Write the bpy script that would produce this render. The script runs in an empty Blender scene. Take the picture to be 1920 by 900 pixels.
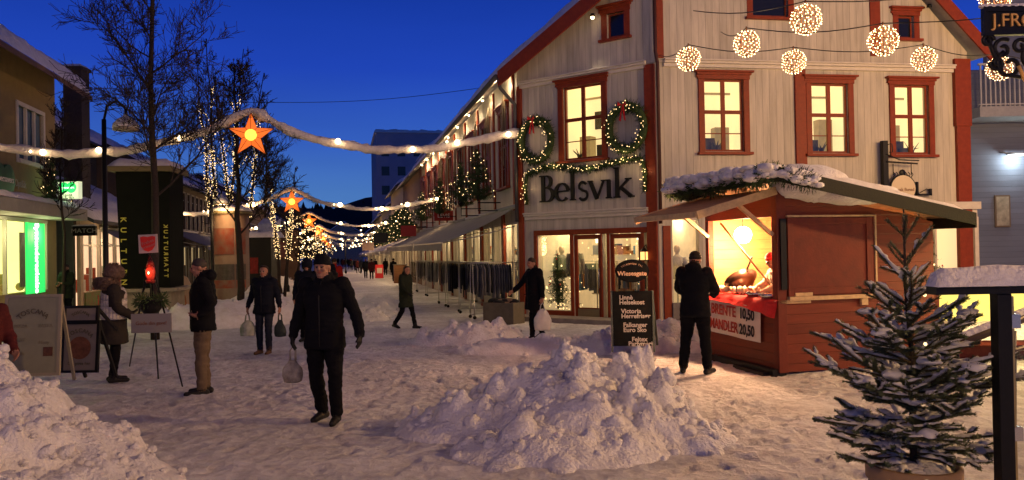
import bpy, bmesh, math, random
from mathutils import Vector, Matrix, noise, kdtree
random.seed(7)
R = math.radians
scn = bpy.context.scene
col = scn.collection

# ------------------------------------------------------------------ camera
F = 1500.0
CAMZ = 1.85
cam = bpy.data.objects.new('camera', bpy.data.cameras.new('camera'))
col.objects.link(cam)
cam.data.lens = 36.0 * F / 1920.0
cam.data.sensor_width = 36.0
cam.data.clip_start = 0.05
cam.data.clip_end = 3000
CM = Matrix.Translation((0, 0, CAMZ)) @ Matrix.Rotation(R(90) + 16 / F, 4, 'X') @ Matrix.Rotation(-0.018, 4, 'Z')
cam.matrix_world = CM
scn.camera = cam

# ------------------------------------------------------------------ exposure
vs = scn.view_settings
vs.view_transform = 'Standard'; vs.look = 'None'; vs.exposure = 0.2; vs.gamma = 1.0
vs.use_curve_mapping = False

# ------------------------------------------------------------------ dusk sky
world = bpy.data.worlds.new('World'); scn.world = world
world.use_nodes = True
wn = world.node_tree; wn.nodes.clear()
wo = wn.nodes.new('ShaderNodeOutputWorld'); wb = wn.nodes.new('ShaderNodeBackground')
tc = wn.nodes.new('ShaderNodeTexCoord'); sx = wn.nodes.new('ShaderNodeSeparateXYZ')
rp = wn.nodes.new('ShaderNodeValToRGB')
wn.links.new(tc.outputs['Generated'], sx.inputs[0]); wn.links.new(sx.outputs['Z'], rp.inputs[0])
els = rp.color_ramp.elements
els[0].position = 0.0; els[0].color = (0.075, 0.185, 0.42, 1)
els[1].position = 1.0; els[1].color = (0.007, 0.013, 0.060, 1)
for p_, c_ in ((0.07, (0.056, 0.158, 0.43, 1)), (0.13, (0.030, 0.098, 0.43, 1)), (0.22, (0.012, 0.050, 0.40, 1)), (0.30, (0.007, 0.036, 0.32, 1)), (0.45, (0.005, 0.016, 0.12, 1)), (0.65, (0.006, 0.014, 0.085, 1))):
    e_ = els.new(p_); e_.color = c_
nz = wn.nodes.new('ShaderNodeTexNoise'); nz.inputs['Scale'].default_value = 2.2; nz.inputs['Detail'].default_value = 4; mpw = wn.nodes.new('ShaderNodeMapping'); mpw.inputs['Scale'].default_value = (1, 1, 5)
wn.links.new(tc.outputs['Generated'], mpw.inputs['Vector']); wn.links.new(mpw.outputs[0], nz.inputs['Vector'])
mrw = wn.nodes.new('ShaderNodeMapRange'); mrw.inputs[3].default_value = .84; mrw.inputs[4].default_value = 1.16; wn.links.new(nz.outputs['Fac'], mrw.inputs[0])
mxw = wn.nodes.new('ShaderNodeMix'); mxw.data_type = 'RGBA'; mxw.blend_type = 'MULTIPLY'; mxw.inputs[0].default_value = 1; wn.links.new(rp.outputs[0], mxw.inputs[6]); wn.links.new(mrw.outputs[0], mxw.inputs[7])
wn.links.new(mxw.outputs[2], wb.inputs[0]); wb.inputs[1].default_value = 1.0
wn.links.new(wb.outputs[0], wo.inputs[0])

# ------------------------------------------------------------------ lamps of the place and added ones (see builders further down for lamps that are seen)
def plight(name, loc, w, color=(1, .62, .30), r=.08, kind='POINT', parent=None, rot=None, size=None, spot=None):
    d = bpy.data.lights.new(name, kind); d.energy = w; d.color = color
    if kind in ('POINT', 'SPOT'): d.shadow_soft_size = r
    if kind == 'AREA':
        d.shape = 'RECTANGLE'; d.size, d.size_y = size
    if kind == 'SPOT': d.spot_size = R(spot); d.spot_blend = .6
    o = bpy.data.objects.new(name, d); col.objects.link(o)
    o.location = loc
    if rot: o.rotation_euler = rot
    if parent: o.parent = parent
    return o
WARM = (1, .62, .33)

# ------------------------------------------------------------------ geometry of the view and the street
def ray(px, py):
    d = CM.to_3x3() @ Vector(((px - 960) / F, -(py - 450) / F, -1))
    return d
C0 = Vector((0, 0, CAMZ))
def at(px, py, Y):
    d = ray(px, py); return C0 + d * (Y / d.y)
def gz(x, y):
    return -0.009 * max(0.0, y - 10.0) if y < 150 else -1.26
def onground(px, py):
    d = ray(px, py); t = 5.0
    for _ in range(40):
        p = C0 + d * t
        t = t * (CAMZ - gz(p.x, p.y)) / max(1e-3, (CAMZ - p.z))
    return C0 + d * t
BP = Vector((0.23, 22.6, 0)); SD = Vector((-0.208, 0.978, 0)).normalized(); SN = Vector((-SD.y, SD.x, 0))
def st(s, t, z=0):                       # street coordinates: s along, t across (0 = right-hand fronts, 14 = left-hand fronts)
    p = BP + SD * s + SN * t; return Vector((p.x, p.y, z))
def frame(o, u):                         # x along the wall (to the right seen from the street), y into the wall, z up
    u = Vector((u[0], u[1], 0)).normalized(); v = Vector((-u.y, u.x, 0))
    return Matrix(((u.x, v.x, 0, o[0]), (u.y, v.y, 0, o[1]), (0, 0, 1, o[2] if len(o) > 2 else 0), (0, 0, 0, 1)))
def onwall(px, py, fr):                  # pixel -> (u, z) on the wall plane
    o = fr.translation; n = Vector((fr[0][1], fr[1][1], 0)); d = ray(px, py)
    t = (o - C0).dot(n) / d.dot(n); p = fr.inverted() @ (C0 + d * t)
    return p.x, p.z

# ------------------------------------------------------------------ materials
MATS = {}
def mat(name, color, rough=.7, metal=0., noise_amt=0., nscale=6., bump=0., bscale=20., emit=None, estr=1., alpha=None, spec=.22, color2=None, boards=None, horiz=False, bdist=.02, detail=6, trans=0., sss=0.):
    if name in MATS: return MATS[name]
    m = bpy.data.materials.new(name); m.use_nodes = True; MATS[name] = m
    nt = m.node_tree; b = nt.nodes['Principled BSDF']; L = nt.links.new
    b.inputs['Base Color'].default_value = (*color, 1); b.inputs['Roughness'].default_value = rough
    b.inputs['Metallic'].default_value = metal; b.inputs['Specular IOR Level'].default_value = spec
    if trans: b.inputs['Transmission Weight'].default_value = trans
    if sss:
        b.inputs['Subsurface Weight'].default_value = sss; b.inputs['Subsurface Radius'].default_value = (.05, .05, .06); b.inputs['Subsurface Scale'].default_value = .5
    tcn = nt.nodes.new('ShaderNodeTexCoord')
    colout = None
    if noise_amt:
        n = nt.nodes.new('ShaderNodeTexNoise'); n.inputs['Scale'].default_value = nscale; n.inputs['Detail'].default_value = detail
        n.inputs['Roughness'].default_value = .65
        if boards:
            mp = nt.nodes.new('ShaderNodeMapping'); mp.inputs['Scale'].default_value = (.18, 1, 1.6) if horiz else (1.6, 1.6, .16); L(tcn.outputs['Object'], mp.inputs['Vector']); L(mp.outputs[0], n.inputs['Vector'])
        else: L(tcn.outputs['Object'], n.inputs['Vector'])
        r = nt.nodes.new('ShaderNodeValToRGB'); e = r.color_ramp.elements
        c2 = color2 or tuple(max(0, c * (1 - noise_amt)) for c in color)
        e[0].position = .3; e[0].color = (*c2, 1); e[1].position = .7; e[1].color = (*color, 1)
        L(n.outputs['Fac'], r.inputs[0]); colout = r.outputs[0]
        rr = nt.nodes.new('ShaderNodeMapRange'); rr.inputs[3].default_value = max(.05, rough - .12); rr.inputs[4].default_value = min(1, rough + .12)
        L(n.outputs['Fac'], rr.inputs[0]); L(rr.outputs[0], b.inputs['Roughness'])
    hout = None
    if boards:
        sp = nt.nodes.new('ShaderNodeSeparateXYZ'); L(tcn.outputs['Object'], sp.inputs[0])
        dv = nt.nodes.new('ShaderNodeMath'); dv.operation = 'DIVIDE'; dv.inputs[1].default_value = boards
        L(sp.outputs['Z' if horiz else 'X'], dv.inputs[0])
        fr_ = nt.nodes.new('ShaderNodeMath'); fr_.operation = 'FRACT'; L(dv.outputs[0], fr_.inputs[0])
        fl = nt.nodes.new('ShaderNodeMath'); fl.operation = 'FLOOR'; L(dv.outputs[0], fl.inputs[0])
        wn_ = nt.nodes.new('ShaderNodeTexWhiteNoise'); wn_.noise_dimensions = '1D'; L(fl.outputs[0], wn_.inputs['W'])
        g = nt.nodes.new('ShaderNodeValToRGB'); ge = g.color_ramp.elements
        ge[0].position = 0; ge[0].color = (0, 0, 0, 1); ge[1].position = .07; ge[1].color = (1, 1, 1, 1)
        L(fr_.outputs[0], g.inputs[0]); hout = g.outputs[0]
        mx = nt.nodes.new('ShaderNodeMix'); mx.data_type = 'RGBA'; mx.blend_type = 'MULTIPLY'; mx.inputs[0].default_value = 1
        mr = nt.nodes.new('ShaderNodeMapRange'); mr.inputs[3].default_value = .86; mr.inputs[4].default_value = 1.0
        L(wn_.outputs['Value'], mr.inputs[0])
        mm = nt.nodes.new('ShaderNodeMath'); mm.operation = 'MULTIPLY'
        mg = nt.nodes.new('ShaderNodeMapRange'); mg.inputs[3].default_value = .60; mg.inputs[4].default_value = 1; L(g.outputs[0], mg.inputs[0])
        L(mr.outputs[0], mm.inputs[0]); L(mg.outputs[0], mm.inputs[1])
        if colout: L(colout, mx.inputs[6])
        else: mx.inputs[6].default_value = (*color, 1)
        L(mm.outputs[0], mx.inputs[7]); colout = mx.outputs[2]
    if colout: L(colout, b.inputs['Base Color'])
    if bump or hout:
        bp = nt.nodes.new('ShaderNodeBump'); bp.inputs['Strength'].default_value = bump or .6; bp.inputs['Distance'].default_value = bdist
        n2 = nt.nodes.new('ShaderNodeTexNoise'); n2.inputs['Scale'].default_value = bscale; n2.inputs['Detail'].default_value = 5
        L(tcn.outputs['Object'], n2.inputs['Vector'])
        if hout:
            ad = nt.nodes.new('ShaderNodeMath'); ad.operation = 'MULTIPLY_ADD'; ad.inputs[1].default_value = .25
            L(n2.outputs['Fac'], ad.inputs[0]); L(hout, ad.inputs[2]); L(ad.outputs[0], bp.inputs['Height'])
        else: L(n2.outputs['Fac'], bp.inputs['Height'])
        L(bp.outputs[0], b.inputs['Normal'])
    if emit:
        b.inputs['Emission Color'].default_value = (*emit, 1); b.inputs['Emission Strength'].default_value = estr
    return m
def nosample(m):
    try: m.cycles.emission_sampling = 'NONE'
    except Exception: pass
    return m
SNOW = mat('snow', (.84, .83, .84), .65, noise_amt=.2, nscale=5, color2=(.66, .63, .61), bump=.9, bscale=30, bdist=.04)
def street_snow():
    m = bpy.data.materials.new('trodden_snow'); m.use_nodes = True; nt = m.node_tree; b = nt.nodes['Principled BSDF']; L = nt.links.new
    t = nt.nodes.new('ShaderNodeTexCoord')
    n1 = nt.nodes.new('ShaderNodeTexNoise'); n1.inputs['Scale'].default_value = .55; n1.inputs['Detail'].default_value = 9; n1.inputs['Roughness'].default_value = .7
    n2 = nt.nodes.new('ShaderNodeTexNoise'); n2.inputs['Scale'].default_value = 5.5; n2.inputs['Detail'].default_value = 8; n2.inputs['Roughness'].default_value = .75
    v = nt.nodes.new('ShaderNodeTexVoronoi'); v.inputs['Scale'].default_value = 9
    for n in (n1, n2, v): L(t.outputs['Object'], n.inputs['Vector'])
    r1 = nt.nodes.new('ShaderNodeValToRGB'); e = r1.color_ramp.elements
    e[0].position = .34; e[0].color = (.58, .56, .57, 1); e[1].position = .62; e[1].color = (.84, .83, .86, 1)
    r2 = nt.nodes.new('ShaderNodeValToRGB'); e = r2.color_ramp.elements
    e[0].position = .36; e[0].color = (.68, .65, .65, 1); e[1].position = .56; e[1].color = (1, 1, 1, 1)
    L(n1.outputs['Fac'], r1.inputs[0]); L(n2.outputs['Fac'], r2.inputs[0])
    mx = nt.nodes.new('ShaderNodeMix'); mx.data_type = 'RGBA'; mx.blend_type = 'MULTIPLY'; mx.inputs[0].default_value = .9
    L(r1.outputs[0], mx.inputs[6]); L(r2.outputs[0], mx.inputs[7]); L(mx.outputs[2], b.inputs['Base Color'])
    n4 = nt.nodes.new('ShaderNodeTexNoise'); n4.inputs['Scale'].default_value = 34; n4.inputs['Detail'].default_value = 6; n4.inputs['Roughness'].default_value = .8; L(t.outputs['Object'], n4.inputs['Vector'])
    r4 = nt.nodes.new('ShaderNodeValToRGB'); e = r4.color_ramp.elements; e[0].position = .30; e[0].color = (.50, .44, .38, 1); e[1].position = .40; e[1].color = (1, 1, 1, 1); L(n4.outputs['Fac'], r4.inputs[0])
    mx4 = nt.nodes.new('ShaderNodeMix'); mx4.data_type = 'RGBA'; mx4.blend_type = 'MULTIPLY'; mx4.inputs[0].default_value = .9; L(mx.outputs[2], mx4.inputs[6]); L(r4.outputs[0], mx4.inputs[7]); L(mx4.outputs[2], b.inputs['Base Color'])
    b.inputs['Roughness'].default_value = .6
    ad = nt.nodes.new('ShaderNodeMath'); ad.operation = 'MULTIPLY_ADD'; ad.inputs[1].default_value = .5
    L(v.outputs['Distance'], ad.inputs[0]); L(n2.outputs['Fac'], ad.inputs[2])
    bp = nt.nodes.new('ShaderNodeBump'); bp.inputs['Strength'].default_value = 1.0; bp.inputs['Distance'].default_value = .07
    L(ad.outputs[0], bp.inputs['Height']); L(bp.outputs[0], b.inputs['Normal'])
    return m
STREET = street_snow()
WHITE = mat('cream_board', (.62, .565, .465), .6, noise_amt=.40, nscale=3.2, boards=.19, bump=.5, bscale=30, bdist=.012)
WHITE_S = mat('cream_trim', (.62, .57, .49), .55, noise_amt=.16, nscale=7, bump=.15, bscale=30)
RED = mat('dark_red_paint', (.24, .038, .012), .5, noise_amt=.3, nscale=9, bump=.25, bscale=40, bdist=.006)
KRED = mat('stall_red_board', (.19, .036, .016), .55, noise_amt=.35, nscale=7, boards=.14, horiz=True, bump=.5, bscale=40, bdist=.012)
KREDV = mat('stall_red_flat', (.165, .029, .014), .55, noise_amt=.35, nscale=5, bump=.3, bscale=30, bdist=.008)
PINE = mat('bare_pine_board', (.58, .27, .10), .6, noise_amt=.3, nscale=8, boards=.16, horiz=True, bump=.4, bscale=30, bdist=.01)
PINEF = mat('bare_pine', (.62, .42, .22), .6, noise_amt=.35, nscale=12, bump=.3, bscale=60, bdist=.004)
BLACK = mat('black_iron', (.009, .009, .009), .42, noise_amt=.4, nscale=30, bump=.2, bscale=60, bdist=.003)
DARKG = mat('dark_green_board', (.018, .020, .009), .6, noise_amt=.5, nscale=10, bump=.3, bscale=40)
NEEDLE = mat('spruce_needles', (.030, .062, .022), .65, noise_amt=.5, nscale=30, color2=(.045, .07, .02))
BARK = mat('bark', (.045, .033, .026), .85, noise_amt=.5, nscale=20, bump=.8, bscale=40, bdist=.01)
GLASSC = mat('dark_glass', (.012, .014, .018), .15, spec=.35)
def glassmat():
    m = bpy.data.materials.new('window_glass'); m.use_nodes = True; nt = m.node_tree; nt.nodes.clear()
    o = nt.nodes.new('ShaderNodeOutputMaterial'); t = nt.nodes.new('ShaderNodeBsdfTransparent'); g = nt.nodes.new('ShaderNodeBsdfGlossy'); mx = nt.nodes.new('ShaderNodeMixShader')
    g.inputs['Roughness'].default_value = .03; t.inputs[0].default_value = (.93, .95, .93, 1); mx.inputs[0].default_value = .09
    nt.links.new(t.outputs[0], mx.inputs[1]); nt.links.new(g.outputs[0], mx.inputs[2]); nt.links.new(mx.outputs[0], o.inputs[0]); return m
GLASS = glassmat()
def emat(name, c, s, sample=False):
    m = mat(name, tuple(min(.8, x) for x in c), .6, emit=c, estr=s)
    return m if sample else nosample(m)
BULB = emat('warm_bulb', (1, .72, .38), 9)
FAIRY = emat('fairy_light', (1, .66, .29), 2.6)
LITROOM = mat('lit_room_wall', (.75, .62, .38), .7, noise_amt=.35, nscale=1.3, emit=(1, .76, .36), estr=.85)  # wall emission stands in for the lamps of the room
LITROOM2 = mat('lit_shop_wall', (.8, .62, .42), .7, noise_amt=.5, nscale=2.2, emit=(1, .70, .36), estr=.42)

# ------------------------------------------------------------------ mesh builder
class MB:
    def __init__(s): s.v = []; s.f = []; s.m = []; s.sm = []
    def add(s, vs_, fs, mi=0, smooth=False):
        k = len(s.v); s.v += [tuple(v) for v in vs_]
        for f in fs: s.f.append([i + k for i in f]); s.m.append(mi); s.sm.append(smooth)
        return s
    def box(s, x0, x1, y0, y1, z0, z1, mi=0, M=None):
        vs_ = [Vector(p) for p in ((x0, y0, z0), (x1, y0, z0), (x1, y1, z0), (x0, y1, z0), (x0, y0, z1), (x1, y0, z1), (x1, y1, z1), (x0, y1, z1))]
        if M: vs_ = [M @ v for v in vs_]
        return s.add(vs_, [(0, 3, 2, 1), (4, 5, 6, 7), (0, 1, 5, 4), (1, 2, 6, 5), (2, 3, 7, 6), (3, 0, 4, 7)], mi)
    def bar(s, p0, p1, w, h, mi=0):                    # rectangular bar between two points
        p0 = Vector(p0); p1 = Vector(p1); d = (p1 - p0).normalized()
        up = Vector((0, 0, 1)) if abs(d.z) < .95 else Vector((0, 1, 0))
        a = d.cross(up).normalized(); b = a.cross(d)
        vs_ = [p + a * sx_ * w / 2 + b * sz * h / 2 for p in (p0, p1) for sx_, sz in ((-1, -1), (1, -1), (1, 1), (-1, 1))]
        return s.add(vs_, [(0, 1, 2, 3), (4, 7, 6, 5), (0, 4, 5, 1), (1, 5, 6, 2), (2, 6, 7, 3), (3, 7, 4, 0)], mi)
    def tube(s, pts, rad, n=8, mi=0, caps=True, smooth=True, sq=1.0):
        pts = [Vector(p) for p in pts]; k = len(pts)
        if not isinstance(rad, (list, tuple)): rad = [rad] * k
        vs_ = []; pa = None
        for i, p in enumerate(pts):
            d = (pts[min(i + 1, k - 1)] - pts[max(i - 1, 0)])
            d = d.normalized() if d.length > 1e-9 else Vector((0, 0, 1))
            if pa is None:
                up = Vector((0, 0, 1)) if abs(d.z) < .9 else Vector((1, 0, 0)); a = d.cross(up).normalized()
            else:
                a = (pa - d * pa.dot(d)); a = a.normalized() if a.length > 1e-6 else pa
            pa = a; b = d.cross(a)
            for j in range(n):
                t = 2 * math.pi * j / n; vs_.append(p + (a * math.cos(t) + b * math.sin(t) * sq) * rad[i])
        fs = [(i * n + j, i * n + (j + 1) % n, (i + 1) * n + (j + 1) % n, (i + 1) * n + j) for i in range(k - 1) for j in range(n)]
        if caps: fs += [tuple(range(n))[::-1], tuple(range((k - 1) * n, k * n))]
        return s.add(vs_, fs, mi, smooth)
    def lathe(s, prof, c=(0, 0, 0), n=20, mi=0, axis='Z', smooth=True, arc=None):   # prof: (r, h)
        vs_ = []; c = Vector(c)
        for r, h in prof:
            for j in range(n):
                t = 2 * math.pi * j / n
                q = Vector((r * math.cos(t), r * math.sin(t), h))
                if axis == 'Y': q = Vector((q.x, q.z, q.y))
                vs_.append(c + q)
        k = len(prof)
        fs = [(i * n + j, i * n + (j + 1) % n, (i + 1) * n + (j + 1) % n, (i + 1) * n + j) for i in range(k - 1) for j in range(n)]
        if prof[0][0] > 1e-6: fs.append(tuple(range(n))[::-1])
        if prof[-1][0] > 1e-6: fs.append(tuple(range((k - 1) * n, k * n)))
        return s.add(vs_, fs, mi, smooth)
    def ball(s, c, r, mi=0, n=10, m=7, sc=(1, 1, 1), M=None):
        c = Vector(c); vs_ = [Vector((0, 0, -1))]; 
        for i in range(1, m):
            ph = -math.pi / 2 + math.pi * i / m
            for j in range(n):
                t = 2 * math.pi * j / n; vs_.append(Vector((math.cos(ph) * math.cos(t), math.cos(ph) * math.sin(t), math.sin(ph))))
        vs_.append(Vector((0, 0, 1)))
        vs_ = [Vector((v.x * sc[0], v.y * sc[1], v.z * sc[2])) * r for v in vs_]
        if M: vs_ = [M @ v for v in vs_]
        vs_ = [v + c for v in vs_]
        fs = [(0, 1 + (j + 1) % n, 1 + j) for j in range(n)]
        for i in range(m - 2):
            for j in range(n):
                a = 1 + i * n + j; b = 1 + i * n + (j + 1) % n; fs.append((a, b, b + n, a + n))
        l = len(vs_) - 1; o = 1 + (m - 2) * n
        fs += [(l, o + j, o + (j + 1) % n) for j in range(n)]
        return s.add(vs_, fs, mi, True)
    def octa(s, c, r, mi=0):
        c = Vector(c)
        return s.add([c + Vector(p) * r for p in ((1, 0, 0), (-1, 0, 0), (0, 1, 0), (0, -1, 0), (0, 0, 1), (0, 0, -1))],
                     [(0, 2, 4), (2, 1, 4), (1, 3, 4), (3, 0, 4), (2, 0, 5), (1, 2, 5), (3, 1, 5), (0, 3, 5)], mi)
    def prism(s, poly, y0, y1, mi=0):                  # polygon in x,z extruded in y
        n = len(poly)
        vs_ = [(x, y0, z) for x, z in poly] + [(x, y1, z) for x, z in poly]
        fs = [tuple(range(n)), tuple(range(2 * n - 1, n - 1, -1))] + [(j, j + n, (j + 1) % n + n, (j + 1) % n) for j in range(n)]
        return s.add(vs_, fs, mi)
    def build(s, name, mats, parent=None, M=None, bevel=0):
        me = bpy.data.meshes.new(name); me.from_pydata(s.v, [], s.f)
        if not isinstance(mats, (list, tuple)): mats = [mats]
        for m in mats: me.materials.append(m)
        if len(mats) > 1: me.polygons.foreach_set('material_index', s.m)
        me.polygons.foreach_set('use_smooth', s.sm); me.update()
        o = bpy.data.objects.new(name, me); col.objects.link(o)
        if M is not None: o.matrix_local = M
        if parent is not None:
            o.parent = parent
            if M is not None: o.matrix_local = M
        if bevel:
            b = o.modifiers.new('bevel', 'BEVEL'); b.width = bevel; b.segments = 2; b.limit_method = 'ANGLE'
        return o
def tag(o, label=None, cat=None, group=None, kind=None):
    if label: o['label'] = label
    if cat: o['category'] = cat
    if group: o['group'] = group
    if kind: o['kind'] = kind
    return o
def thing(name, label, cat, loc=(0, 0, 0), rz=0, group=None, M=None):
    o = bpy.data.objects.new(name, None); col.objects.link(o); o.empty_display_size = .2
    if M is not None: o.matrix_local = M
    else: o.location = loc; o.rotation_euler = (0, 0, rz)
    return tag(o, label, cat, group)
def kids(o): return [c for c in bpy.data.objects if c.parent == o]
def copy_tree(o, parent=None):
    ch = kids(o); c = o.copy(); col.objects.link(c)
    if parent: c.parent = parent
    for k in ch: copy_tree(k, c)
    return c
def rel(root, M): return Matrix.Translation(-Vector(root.location)) @ M
TMP = bpy.data.scenes.new('workbench')
def evaluated(ob):                       # bake modifiers / lettering to a plain mesh on a side scene
    TMP.collection.objects.link(ob); vl = TMP.view_layers[0]; vl.update(); dg = vl.depsgraph; dg.update()
    me = bpy.data.meshes.new_from_object(ob.evaluated_get(dg), depsgraph=dg); TMP.collection.objects.unlink(ob); return me
def text_mb(txt, size, depth=.01, mi=0, rot=None, align='CENTER', M=None, mb=None, sx=1.0, spacing=1.0, offset=0.0):
    """lettering as real raised geometry, standing in the x-z plane and facing -y"""
    cu = bpy.data.curves.new('lettering', 'FONT'); cu.body = txt; cu.size = size; cu.extrude = depth / 2; cu.align_x = align; cu.align_y = 'CENTER'
    cu.resolution_u = 3; cu.space_character = spacing; cu.offset = offset
    ob = bpy.data.objects.new('lettering', cu); me = evaluated(ob)
    T = Matrix.Rotation(R(90), 4, 'X')
    if M is not None: T = M @ T
    T = T @ Matrix.Scale(sx, 4, (1, 0, 0))
    mb = mb or MB(); mb.add([T @ v.co for v in me.vertices], [tuple(p.vertices) for p in me.polygons], mi)
    bpy.data.objects.remove(ob); bpy.data.curves.remove(cu); bpy.data.meshes.remove(me)
    return mb
def arc_text(mb, txt, c, rad, size, a0, a1, depth=.004, mi=0):    # letters along an arch
    n = len(txt)
    for i, ch in enumerate(txt):
        a = a0 + (a1 - a0) * i / (n - 1)
        if ch == ' ': continue
        M = Matrix.Translation((c[0] + rad * math.sin(a), c[1], c[2] + rad * math.cos(a))) @ Matrix.Rotation(a, 4, 'Y')
        text_mb(ch, size, depth, mi, M=M, mb=mb)
def fbm(p, o=4): return noise.fractal(p, 1.0, 2.0, o)
# ------------------------------------------------------------------ ground: one snowy sheet to the horizon
def axis(a, b, step, far, grow=1.13):
    xs = [a + step * i for i in range(int(round((b - a) / step)) + 1)]
    d = step; x = xs[-1]
    while x < far[1]: d *= grow; x += d; xs.append(x)
    d = step; x = xs[0]; pre = []
    while x > far[0]: d *= grow; x -= d; pre.append(x)
    return pre[::-1] + xs
GX = axis(-7, 8, .042, (-500, 500), 1.12); GY = axis(2.4, 17, .045, (-12, 700), 1.10)
def gdisp(x, y):
    p = Vector((x, y, 0))
    a = fbm(p * .45, 3) * .035 + fbm(p * 2.3 + Vector((5, 1, 3)), 4) * .030
    b = abs(fbm(p * 8 + Vector((2, 7, 1)), 3)) * .034
    # trampled, chewed-up snow: sharper to the near right where people walk past the stall
    pk = min(1.0, max(.22, .55 + 1.6 * noise.noise(p * .33 + Vector((4, 4, 4)))))      # packed walking lanes are smoother
    return a * .8 + b * pk * (1.5 if (x > 1.2 and y < 10) else 1)
def ground():
    nx = len(GX); ny = len(GY); Z = []
    for y in GY:
        for x in GX: Z.append(gz(x, y) + (gdisp(x, y) if (-30 < x < 30 and y < 75) else 0))
    # footprints and heel marks pressed into the trodden snow
    import bisect
    rnd = random.Random(99)
    def press(cx, cy, a, L_, W_, dp):
        ca, sa = math.cos(a), math.sin(a)
        for j in range(bisect.bisect(GY, cy - L_ * 1.6), bisect.bisect(GY, cy + L_ * 1.6)):
            for i in range(bisect.bisect(GX, cx - L_ * 1.6), bisect.bisect(GX, cx + L_ * 1.6)):
                dx, dy = GX[i] - cx, GY[j] - cy; u = (dx * ca + dy * sa) / L_; v = (-dx * sa + dy * ca) / W_; r = math.sqrt(u * u + v * v)
                if r < 1: Z[j * nx + i] -= dp * min(1, (1 - r) * 3)
                elif r < 1.5: Z[j * nx + i] += dp * .45 * (1.5 - r) * 2 * (1 - (r - 1) * 0)
    for k in range(2600):
        y = 3 + 13 * rnd.random() ** 1.3; x = rnd.uniform(-.68, .68) * y; press(x, y, rnd.gauss(1.57, .7), rnd.uniform(.12, .17), rnd.uniform(.06, .09), rnd.uniform(.005, .019) * min(1.0, max(.25, .55 + 1.6 * noise.noise(Vector((x * .33 + 4, y * .33 + 4, 4))))))
    for k in range(26):                                            # a few clear trails
        x = rnd.uniform(-4, 5); y = rnd.uniform(3, 6); a = 1.57 + rnd.gauss(0, .45)
        for q in range(22):
            y += .62 * math.sin(a); x += .62 * math.cos(a); sd_ = .11 * (1 if q % 2 else -1); press(x + sd_ * math.sin(a), y - sd_ * math.cos(a), a + rnd.gauss(0, .12), .15, .065, .024)
    vs_ = [(GX[i], GY[j], Z[j * nx + i]) for j in range(ny) for i in range(nx)]
    fs = [(j * nx + i, j * nx + i + 1, (j + 1) * nx + i + 1, (j + 1) * nx + i) for j in range(ny - 1) for i in range(nx - 1)]
    return tag(MB().add(vs_, fs, 0, True).build('ground', STREET), kind='structure')
ground()

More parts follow.
